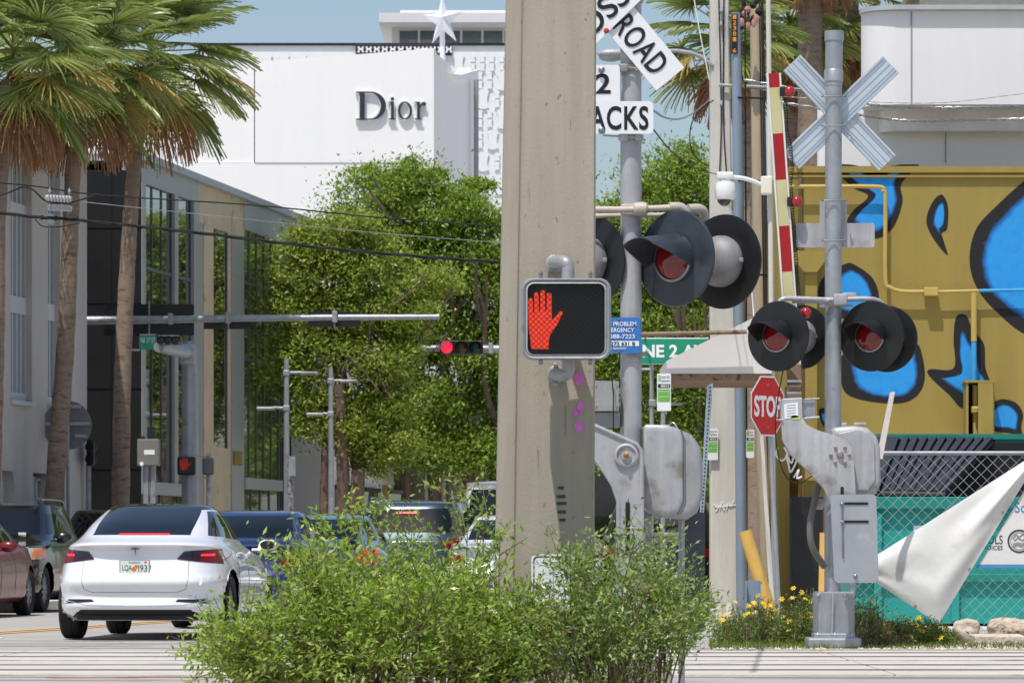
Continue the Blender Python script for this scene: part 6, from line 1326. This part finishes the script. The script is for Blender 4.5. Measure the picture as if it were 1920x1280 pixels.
slamp('slim street lamp with a head to each side, in front of the reddish tree trunks', 620, 690, 94, [(670, 714), (575, 776)])
mb = MB(); 
t = thing('poster_pole', 'narrow post plastered with stickers under the first slim street lamp', 'post', P(545, 1110, 90)); mb.tube([P(545, 1115, 89.8), P(545, 855, 89.8)], .07, 8); mb.build('post', pm('sticker_post', S(150, 150, 150), .7, var=.3, scale=14, dark=S(60, 60, 66), dscale=16, dth=.5), t); mb = MB(); mb.poly([(541, 855), (554, 855), (554, 892), (541, 892)], 89.6, .1); mb.build('box', galv, t)

# ------------------------------------------------------------ cars
def crv(a, k):  # catmull-rom over a list of parameter rows
    a = np.array(a, float); n = len(a); o = []
    for i in range(n-1):
        p0, p1, p2, p3 = a[max(i-1, 0)], a[i], a[i+1], a[min(i+2, n-1)]
        for j in range(k): t = j/k; o.append(.5*((2*p1)+(-p0+p2)*t+(2*p0-5*p1+4*p2-p3)*t*t+(-p0+3*p1-3*p2+p3)*t**3))
    o.append(a[-1]); return np.array(o)
def outline(yr, yf, W, n, M, fr=.86):
    th = np.linspace(-math.pi/2, 1.5*math.pi, 1441)[:-1]; c, s_ = np.cos(th), np.sin(th)
    x = W*np.sign(c)*np.abs(c)**(2/n); y = (yr+yf)/2+(yf-yr)/2*np.sign(s_)*np.abs(s_)**(2/n)
    d = np.hypot(np.diff(np.append(x, x[0])), np.diff(np.append(y, y[0]))); cum = np.concatenate([[0], np.cumsum(d)])
    tot = cum[-1]; X_ = np.append(x, x[0]); q = len(X_)//4; xg = W*fr
    sA = np.interp(xg, X_[:q], cum[:q]); sB = tot/2-np.interp(xg, X_[:q], cum[:q]); k8 = M//8
    half = np.concatenate([np.linspace(0, sA, k8+1)[:-1], np.linspace(sA, sB, M//4+1)[:-1], np.linspace(sB, tot/2, k8+1)[:-1]])
    u = np.concatenate([half, [tot/2], (tot-half[1:])[::-1]]); return np.interp(u, cum, np.append(x, x[0])), np.interp(u, cum, np.append(y, y[0]))
def wheel_parts(root, x, y, r, w=.22, rimm=None):
    sg = 1 if x > 0 else -1; M = Matrix.Translation((x, y, r)) @ Matrix.Rotation(R(90*sg), 4, 'Y')
    mb = MB(); hw = w/2; mb.lathe([(r*.64, -hw*.8), (r*.9, -hw), (r*.985, -hw*.8), (r, -hw*.5), (r*.99, -hw*.18), (r, -hw*.14), (r, hw*.14), (r*.99, hw*.18), (r, hw*.5), (r*.985, hw*.8), (r*.9, hw), (r*.64, hw*.8)], M, 36); wl_ = mb.build('wheel', rubber, root, smooth=True, local=True)
    mb = MB(); mb.lathe([(r*.66, hw*.7), (r*.63, hw*.75), (r*.6, hw*.2), (.02, hw*.1)], M, 24)
    for i in range(10):
        a = 2*math.pi*i/10; mb.box((0, 0, 0), (r*.52, .035, .03), mat=M @ Matrix.Rotation(a, 4, 'Z') @ Matrix.Translation((r*.36, 0, hw*.62)), bev=.006)
    mb.lathe([(.05, hw*.3), (.05, hw*.72), (.0005, hw*.75)], M, 14); mb.build('rim', rimm or steel, wl_, smooth=True, local=True)
def car(name, label, cat, loc, phi, rings, paint, L, axles, wr=.34, group=None, roofglass=False, belt=6, glr=(6, 7), rear=None, front=None, M=224, sub=5, arch=True, pil=(4, 3), pillar=(.38, .7), bp=None, wx=.79, wx_w=.22):
    root = thing(name, label, cat, loc, -phi if not isinstance(phi, tuple) else phi[0], group=group)
    pr = crv(rings, sub); V = []
    for row_ in pr:
        yr, zr, yf, zf, W, n, ar = row_[:7]; x, y = outline(yr, yf, max(W, .002), n, M, min(.985, row_[7]) if len(row_) > 7 else .84); t = (y-yr)/(yf-yr+1e-9); z = zr+(zf-zr)*t+ar*4*t*(1-t); V.append(np.stack([x, y, z], 1))
    V = np.array(V); nr = len(V)
    if arch:
        for ay in axles:
            d = np.hypot(V[:, :, 1]-ay, V[:, :, 2]-wr); ra = wr+.055; side = np.abs(V[:, :, 0]) > wx-.1
            m = side & (np.abs(d-ra) < .032); k = ra/d[m]; V[:, :, 1][m] = ay+(V[:, :, 1][m]-ay)*k; V[:, :, 2][m] = wr+(V[:, :, 2][m]-wr)*k
    P3 = V.reshape(-1, 3); body = []; gl = {'rear_window': [], 'windscreen': [], 'side_window': [], 'roof_glass': []}; allf = []
    for i in range(nr-1):
        for j in range(M):
            f = (i*M+j, i*M+(j+1) % M, (i+1)*M+(j+1) % M, (i+1)*M+j); allf.append(f)
            a, b_, c_, d_ = (P3[k] for k in f); ce = (a+b_+c_+d_)/4; nv = np.cross(c_-a, d_-b_); nv = nv/(np.linalg.norm(nv)+1e-9)
            if arch and any(math.hypot(ce[1]-ay, ce[2]-wr) < wr+.045 and abs(ce[0]) > wx-.14 for ay in axles): continue
            r_ = i/sub
            if glr[0]+.2 <= r_ < glr[1]-.01 or (roofglass and r_ >= glr[1]-.01):
                dj = min((j+.5) % M, M-(j+.5) % M); rear_ = dj < M/4; dd_ = dj if rear_ else M/2-dj; nx = 0 if dd_ < M/8 else (1 if dd_ > M/8+pil[0 if rear_ else 1] else .5*(pillar[0]+pillar[1]))
                if r_ >= glr[1]-.01: gl['roof_glass'].append(f); continue
                if nx < pillar[0]: gl['rear_window' if ce[1] < L/2 else 'windscreen'].append(f); continue
                if nx > pillar[1] and not (bp and any(abs(ce[1]-q) < .035 for q in bp)) and r_ < glr[1]-.2: gl['side_window'].append(f); continue
            body.append(f)
    body.append(tuple(range(M))[::-1])
    def sub_(name_, faces, mat, par):
        if not faces: return
        idx = sorted({k for f in faces for k in f}); mp = {k: i for i, k in enumerate(idx)}; me = bpy.data.meshes.new(name_); me.from_pydata([tuple(P3[k]) for k in idx], [], [tuple(mp[k] for k in f) for f in faces]); smooth_angle(me, 32); return link(name_, me, mat, par, local=True)
    bd = sub_('body', body, paint, root)
    for k, f in gl.items(): sub_('rear_window' if k == 'roof_glass' and False else k, f, cglass, root)
    bvh = BVHTree.FromPolygons([Vector(p) for p in P3], allf)
    # dark underbody and arch liners
    mb = MB(); mb.box((0, L/2, .27), (wx*2-.34, L*.93, .12))
    for ay in axles:
        for s_ in (-1, 1): mb.box((s_*(wx-.14), ay, wr+.16), (.2, wr*2+.04, .36))
    mb.build('underbody', plastic, root, local=True)
    for ay in axles:
        for s_ in (-1, 1): wheel_parts(root, s_*wx, ay, wr, wx_w)
    def patch(nm, q, mat, dirv=(0, 1, 0), nu=14, nv=6, off=.006, par=None, th=True):
        """q: four corners (a,b) in the plane facing dirv, bilinear, dropped onto the body"""
        dv = Vector(dirv); mb = MB(); vs = []; ok = True
        for i in range(nu+1):
            for j in range(nv+1):
                u, v = i/nu, j/nv; a = [(q[0][k]*(1-u)+q[1][k]*u)*(1-v)+(q[3][k]*(1-u)+q[2][k]*u)*v for k in (0, 1)]
                if abs(dv.y) > .5: o = Vector((a[0], -3 if dv.y > 0 else L+3, a[1]))
                else: o = Vector((-3 if dv.x > 0 else 3, a[0], a[1]))
                h = bvh.ray_cast(o, dv)
                vs.append(h[0]-dv*off if h[0] is not None else (vs[-1] if vs else o+dv*3))
        fs = [(i*(nv+1)+j, (i+1)*(nv+1)+j, (i+1)*(nv+1)+j+1, i*(nv+1)+j+1) for i in range(nu) for j in range(nv)]
        if dv.y < 0 or dv.x > 0: fs = [f[::-1] for f in fs]
        mb.add(vs, fs); return mb.build(nm, mat, par or root, smooth=True, local=True)
    return root, patch, bvh
white_car = pm('white_car_paint', S(232, 233, 236), .25, var=.01, coat=1)
darkred_car = pm('dark_red_car_paint', S(112, 6, 12), .3, 0, var=.04, coat=.35)
black_car = pm('black_car_paint', S(14, 16, 20), .22, .2, var=.04, coat=1)
blue_car = pm('blue_car_paint', S(22, 46, 108), .25, .4, var=.03, coat=1)
lblue_car = pm('pale_blue_car_paint', S(128, 160, 178), .3, .5, var=.03, coat=1)
navy_car = pm('slate_car_paint', S(52, 72, 86), .25, .4, var=.03, coat=1)
tailred = pm('tail_lamp_red', S(120, 6, 10), .35, var=.15, scale=20, coat=.15, spec=.3); taildark = pm('tail_lamp_smoke', S(40, 8, 12), .08, coat=1)
brake = pm('lit_brake_lamp', S(220, 20, 20), .3, emit=(1, .05, .06, 1), es=.75)
tlit = pm('lit_tail_lamp', S(200, 30, 24), .3, emit=(1, .07, .06, 1), es=.7)
headl = pm('headlamp', S(190, 190, 186), .08, .3, coat=1); amber = pm('amber_lens', S(220, 120, 50), .2, coat=.5)
sedan = [(.30, .20, 4.45, .20, .80, 6, 0), (.08, .30, 4.62, .26, .895, 5.5, 0), (.02, .42, 4.68, .42, .92, 5, 0), (.045, .62, 4.66, .56, .928, 5, 0), (.10, .80, 4.56, .68, .922, 5, 0), (.055, .985, 4.3, .84, .87, 4.6, .015), (.33, 1.075, 3.42, 1.0, .79, 4.2, 0), (1.28, 1.37, 2.55, 1.375, .575, 3.6, .012), (1.55, 1.412, 2.38, 1.412, .42, 3, .01), (1.9, 1.432, 2.1, 1.432, .02, 2.4, 0)]
tsl = [(.30, .20, 4.45, .20, .80, 6, 0, .84), (.10, .28, 4.62, .25, .885, 5.2, 0, .84), (.035, .355, 4.67, .34, .912, 5, 0, .84), (.06, .46, 4.69, .46, .915, 5, 0, .84), (.0, .60, 4.67, .56, .928, 4.8, 0, .84), (.05, .70, 4.63, .63, .925, 4.6, 0, .84),
 (.11, .85, 4.5, .72, .905, 4.4, 0, .82), (.115, .94, 4.4, .80, .865, 4.4, .005, .80), (.045, .995, 4.3, .85, .83, 4.2, .015, .78), (.34, 1.072, 3.42, 1.0, .755, 3.8, 0, .69), (.78, 1.225, 3.0, 1.19, .675, 3.4, 0, .76), (1.28, 1.355, 2.6, 1.35, .56, 3.0, .012, .87), (1.55, 1.408, 2.38, 1.405, .43, 2.8, .014, .95), (1.9, 1.438, 2.1, 1.438, .02, 2.4, 0, .97)]
t, patch, bvh = car('white_sedan', 'glossy white electric sedan with a dark glass roof, waiting with its tail lamps lit', 'car', (-3.90, 44.0, 0), R(4.2), tsl, white_car, 4.69, (.93, 3.80), roofglass=True, M=304, sub=7, bp=(2.0, 2.85), pil=(8, 4), glr=(8.86, 11))
for s_ in (-1, 1):
    l = patch('tail_lamp', [(s_*.875, .785), (s_*.43, .838), (s_*.50, .918), (s_*.81, .945)], taildark, off=.008)
    patch('red_band', [(s_*.84, .80), (s_*.66, .815), (s_*.67, .926), (s_*.79, .934)], tailred, off=.012, par=l)
    patch('lit_strip', [(s_*.78, .872), (s_*.66, .868), (s_*.66, .892), (s_*.78, .898)], tlit, off=.016, par=l, nu=6, nv=2)
    patch('reflector', [(s_*.80, .375), (s_*.42, .40), (s_*.45, .425), (s_*.72, .425)], taildark, off=.004, nv=2)
pm('matt_black', S(14, 14, 15), .6)
patch('diffuser', [(-.66, .215), (.66, .215), (.58, .315), (-.58, .315)], MATS['matt_black'], off=.006, nu=24)
for sg in (-1, 1): patch('diffuser_corner', [(sg*.62, .215), (sg*.70, .235), (sg*.62, .29), (sg*.56, .31)], MATS['matt_black'], off=.005, nu=6)
patch('brake_lamp', [(-.23, 1.092), (.32, 1.092), (.30, 1.108), (-.21, 1.108)], brake, off=.014, nv=2)
seam = pm('panel_gap', S(90, 92, 96), .7)
def seamline(pts, w=.004, dirv=(0, 1, 0), mat=seam, nm='panel_gap', off=.003, L=4.69):
    mb = MB(); out = []; dv = Vector(dirv)
    for a, b_ in pts:
        o = Vector((a, -3 if dv.y > 0 else L+3, b_)) if abs(dv.y) > .5 else Vector((-3 if dv.x > 0 else 3, a, b_)); h = bvh.ray_cast(o, dv)
        if h[0] is not None: out.append(h[0]-dv*off*.2)
    if len(out) > 1: mb.tube(out, w, 5); mb.build(nm, mat, t, local=True)
def lerpl(pts, n=8): o = []; [o.extend([(a[0]+(b_[0]-a[0])*i/n, a[1]+(b_[1]-a[1])*i/n) for i in range(n)]) for a, b_ in zip(pts, pts[1:])]; return o+[pts[-1]]
seamline(lerpl([(-.55, .84), (-.555, .62), (-.53, .53), (-.44, .495), (.44, .495), (.53, .53), (.555, .62), (.55, .84)]), .0028)
seamline(lerpl([(-.86, .43), (-.5, .365), (0, .355), (.5, .365), (.86, .43)], 10), .004, mat=pm('crease_grey', S(190, 192, 196), .5), nm='bumper_crease')
seamline(lerpl([(-.9, .64), (0, .655), (.9, .64)], 14), .0022, mat=MATS['crease_grey'], nm='bumper_crease')
seamline(lerpl([(.3, .83), (.45, .80), (1.15, .9), (1.2, 1.05)]), .003, dirv=(-1, 0, 0)); seamline(lerpl([(2.0, 1.02), (2.0, .5), (1.75, .3)]), .003, dirv=(-1, 0, 0)); seamline(lerpl([(3.05, .98), (3.05, .32)]), .003, dirv=(-1, 0, 0)); seamline(lerpl([(1.35, .98), (1.3, .7), (1.32, .4)]), .003, dirv=(-1, 0, 0))
for y in (1.5, 2.35):
    h = bvh.ray_cast(Vector((3, y, .88)), Vector((-1, 0, 0)))[0]
    if h: mb = MB(); mb.box(h+Vector((.004, 0, 0)), (.012, .2, .025), bev=.004); mb.build('handle', white_car, t, local=True)
# number plate
pc = bvh.ray_cast(Vector((0, -3, .74)), Vector((0, 1, 0)))[0]; T = worg(t)
mb = MB(); mb.box((0, pc.y-.012, .745), (.32, .016, .175), bev=.004); fr_ = mb.build('plate_frame', pm('plate_frame', S(150, 156, 165), .4, .3), t, local=True)
npl = pm('plate_face', S(214, 224, 218), .4, var=.04, scale=30); mb = MB(); mb.box((0, pc.y-.021, .745), (.295, .004, .15)); mb.build('plate', npl, fr_, local=True)
def ltext(body, parent, x0, z0, w, h, y, mat, **k):
    o = text(body, None, (x0, y, z0), w, h, mat, **k); o.parent = parent; return o
pg = pm('plate_green', S(28, 62, 52), .5)
ltext('LQA', fr_, -.128, .712, .10, .066, pc.y-.0235, pg, bold=.0); ltext('I93', fr_, .040, .712, .09, .066, pc.y-.0235, pg)
ltext('FLORIDA', fr_, -.06, .795, .12, .016, pc.y-.0235, pg); ltext('SUNSHINE STATE', fr_, -.08, .677, .16, .014, pc.y-.0235, pg)
mb = MB(); mb.lathe([(.0005, 0), (.026, 0)], Matrix.Translation((-.004, pc.y-.0236, .735)) @ Matrix.Rotation(R(90), 4, 'X'), 14); mb.lathe([(.0005, 0), (.02, 0)], Matrix.Translation((.018, pc.y-.0238, .762)) @ Matrix.Rotation(R(90), 4, 'X'), 14); mb.box((.115, pc.y-.0235, .805), (.028, .001, .02)); mb.build('orange_motif', pm('orange_fruit', S(226, 110, 50), .5), fr_, local=True)
# emblem
ye = min(bvh.ray_cast(Vector((0, -3, z_)), Vector((0, 1, 0)))[0].y for z_ in (.87, .90, .93, .955))-.012
mb = MB(); mb.prism([Vector((a, ye, .912+b_)) for a, b_ in [(-.046, .034), (-.02, .044), (0, .044), (.02, .040), (.046, .034), (.034, .024), (.012, .028), (.006, .022), (.0, -.045), (-.006, .022), (-.012, .028), (-.034, .024)]], (0, .01, 0)); mb.build('emblem', pm('dark_chrome', S(96, 102, 118), .3, .6), t, local=True)
def mirror(t, x, y, z, mat, sc=1, face=-1, glass=True):
    s_ = 1 if x > 0 else -1
    mb = MB(); mb.sph((x, y, z), .13*sc, 16, (1.0, .55, .62)); mb.box((x-s_*.12, y, z-.05), (.12, .05, .03), bev=.01); o = mb.build('wing_mirror', mat, t, smooth=True, local=True)
    if glass: mb = MB(); mb.lathe([(.0005, 0), (.1*sc, 0)], Matrix.Translation((x, y+face*.074*sc, z)) @ Matrix.Rotation(R(90*(-face)), 4, 'X') @ Matrix.Diagonal((1, .6, 1, 1)), 20); mb.build('mirror_glass', cglass, o, local=True)
mirror(t, 1.0, 3.0, .99, white_car, .82); mirror(t, -1.0, 3.0, .99, white_car, .82)
mb = MB()
for s_ in (-1, 1): mb.box((s_*.35, 2.35, 1.12), (.42, .14, .5), bev=.05); mb.box((s_*.35, 1.2, 1.08), (.3, .12, .16), bev=.04)
mb.build('seat_back', plastic, t, local=True)
def simple(name, label, px, Y, phi, rings, paint, L, axles, lamps=None, brk=None, fl=None, grp='cars queuing ahead of the white sedan', wr=.34, x=None, mir=True, **k):
    global t, bvh
    if len(rings) == 14: k.setdefault('glr', (9, 11)); k.setdefault('pil', (5, 3))
    t, patch, bvh = car(name, label, 'car' if 'van' not in name else 'van', (X(px, Y) if x is None else x, Y, 0), phi, rings, paint, L, axles, wr=wr, group=grp, **k)
    for q, mt in (lamps or []):
        for s_ in (-1, 1): patch('tail_lamp', [(s_*a, b_) for a, b_ in q], mt, off=.008)
    if brk: patch('brake_lamp', [(-brk[1], brk[0]), (brk[1], brk[0]), (brk[1], brk[0]+.03), (-brk[1], brk[0]+.03)], brake, off=.02, nv=2)
    mb = MB(); h = bvh.ray_cast(Vector((0, -3, .7 if 'van' not in name else .6)), Vector((0, 1, 0)))[0]
    if h and not fl: mb.box((0, h.y-.01, h.z), (.3, .01, .15)); mb.build('plate', whitesign, t, local=True)
    for q, mt in (fl or []):
        for s_ in (-1, 1): patch('headlamp', [(s_*a, b_) for a, b_ in q], mt, dirv=(0, -1, 0), off=.008)
    return t, patch
TL = [([(.86, .72), (.52, .78), (.56, .93), (.80, .95)], tailred)]
sed2 = list(tsl); sed2[9] = (.60, 1.06, 3.42, 1.0, .765, 3.8, 0, .76); sed2[10] = (.92, 1.225, 3.0, 1.19, .685, 3.4, 0, .80); sed2[11] = (1.28, 1.362, 2.6, 1.36, .58, 3.0, .012, .84); sed2[12] = (1.5, 1.41, 2.38, 1.41, .45, 2.8, .014, .9)
t1, p1 = simple('blue_sedan', 'glossy dark blue sedan directly ahead of the white one, orange lamp glowing through the bush', 440, 50.9, R(5), sed2, blue_car, 4.69, (.95, 3.8), TL, None, bp=(2.1,)); mirror(t1, 1.0, 3.0, 1.0, black_car)
t1, p1 = simple('pale_blue_sedan', 'pale blue sedan with large red lamps seen through the shoots of the bush', 575, 56.2, R(6), sed2, lblue_car, 4.69, (.95, 3.8), [([(.88, .74), (.56, .76), (.70, .96), (.82, 1.0)], tlit)], None)
suv = [(.30, .26, 4.4, .26, .84, 6, 0), (.08, .38, 4.56, .32, .93, 5.5, 0), (.02, .52, 4.62, .5, .95, 5, 0), (.04, .72, 4.6, .66, .955, 5, 0), (.08, .92, 4.52, .84, .945, 5, 0), (.10, 1.06, 4.25, 1.0, .92, 5, .01), (.16, 1.14, 3.45, 1.12, .86, 5, 0), (.50, 1.56, 2.75, 1.60, .70, 4.6, .012), (.62, 1.655, 2.55, 1.665, .60, 4, .01), (1.4, 1.70, 2.1, 1.70, .02, 2.4, 0)]
t1, p1 = simple('slate_suv', 'slate coloured sport utility vehicle with roof rails and lit high brake lamp beyond the bush', 757, 62, R(6), suv, navy_car, 4.62, (.95, 3.65), [([(.90, .96), (.50, 1.0), (.54, 1.08), (.84, 1.14)], tailred)], (1.485, .17), wr=.36)
mb = MB()
for s_ in (-1, 1): mb.tube(smoothline([(s_*.60, .75, 1.66), (s_*.60, 1.0, 1.72), (s_*.60, 2.4, 1.72), (s_*.60, 2.7, 1.66)], 4), .018, 6)
mb.box((0, .8, 1.72), (.03, .12, .06), bev=.01); mb.build('roof_rail', black_car, t1, local=True)
sed3 = sed2[:]
t1, p1 = simple('white_saloon', 'white saloon half hidden behind the concrete pole, with a greenish rear window', 943, 57.2, R(6), sed2, white_car, 4.69, (.95, 3.8), [([(.88, .74), (.52, .78), (.56, .88), (.84, .9)], tailred)], None)
van = [(.10, .30, 5.0, .30, .88, 9, 0), (.03, .40, 5.1, .38, .96, 8, 0), (.0, .6, 5.15, .55, .98, 8, 0), (.0, .85, 5.1, .8, .985, 8, 0), (.02, 1.05, 4.9, .98, .98, 8, 0), (.03, 1.15, 4.75, 1.1, .97, 8, 0), (.05, 1.25, 4.4, 1.2, .95, 8, 0), (.14, 1.92, 3.8, 1.92, .88, 7, 0), (.22, 2.04, 3.6, 2.04, .80, 6, 0), (1.6, 2.10, 2.4, 2.10, .02, 2.4, 0)]
t1, p1 = simple('white_van', 'boxy white van standing taller than the cars, mostly behind the concrete pole', 968, 67.5, R(6), van, white_car, 5.15, (1.0, 4.1), [([(.93, .8), (.82, .8), (.82, 1.15), (.93, 1.15)], tailred)], None, wr=.36, pil=(3, 3))
t1, p1 = simple('dark_suv', 'dark sport utility vehicle with red tail lamp behind the near gate machine', 1232, 62, R(6), suv, black_car, 4.62, (.95, 3.65), [([(.93, .84), (.6, .86), (.62, .97), (.93, .99)], tailred)], (1.485, .17), wr=.36)
# oncoming / parked on the left
gl2 = 'cars facing the camera along the left kerb'
fq = [([(.86, .66), (.48, .60), (.52, .74), (.80, .82)], headl)]
t1, p1 = simple('dark_red_sedan', 'dark red sedan cut off by the left edge of the picture, side towards the camera', 0, 63.6, (math.pi-R(5.5),), sed2, darkred_car, 4.69, (.95, 3.8), TL, None, fl=fq, grp=gl2, x=-7.86, bp=(2.1, 2.15)); mirror(t1, -1.02, 3.05, 1.0, darkred_car, face=-1, glass=False)
seamline(lerpl([(3.05, .98), (3.05, .32)]), .004, dirv=(1, 0, 0), mat=plastic); seamline(lerpl([(2.1, .98), (2.1, .32)]), .004, dirv=(1, 0, 0), mat=plastic)
t1, p1 = simple('black_suv', 'black sport utility vehicle facing the camera just behind the dark red sedan', 0, 69.4, (math.pi-R(5),), suv, black_car, 4.62, (.95, 3.65), None, None, fl=[([(.90, .82), (.62, .80), (.64, 1.0), (.86, 1.02)], headl)], wr=.36, grp=gl2, x=-7.75, bp=(1.9,))
p1('indicator', [(-.93, .84), (-.80, .84), (-.80, .98), (-.90, .99)], amber, dirv=(0, -1, 0), off=.014)
mirror(t1, -1.06, 3.15, 1.15, black_car, 1.15, 1, False)
mb = MB()
for s_ in (-1, 1): mb.tube(smoothline([(s_*.60, .75, 1.68), (s_*.60, 1.0, 1.75), (s_*.60, 2.4, 1.75), (s_*.60, 2.7, 1.68)], 4), .02, 6)
mb.build('roof_rail', black_car, t1, local=True)
mb = MB(); mb.box((-.45, 3.28, 1.2), (.12, .01, .06)); mb.build('permit_sticker', whitesign, t1, local=True)
simple('black_wagon', 'black roofed vehicle parked farthest back, only its roof showing over the white sedan', 0, 77, (math.pi-R(6),), suv, black_car, 4.62, (.95, 3.65), None, None, fl=fq, wr=.36, grp=gl2, x=-6.75)

for o in bpy.data.objects:
    if '_w' in o: del o['_w']
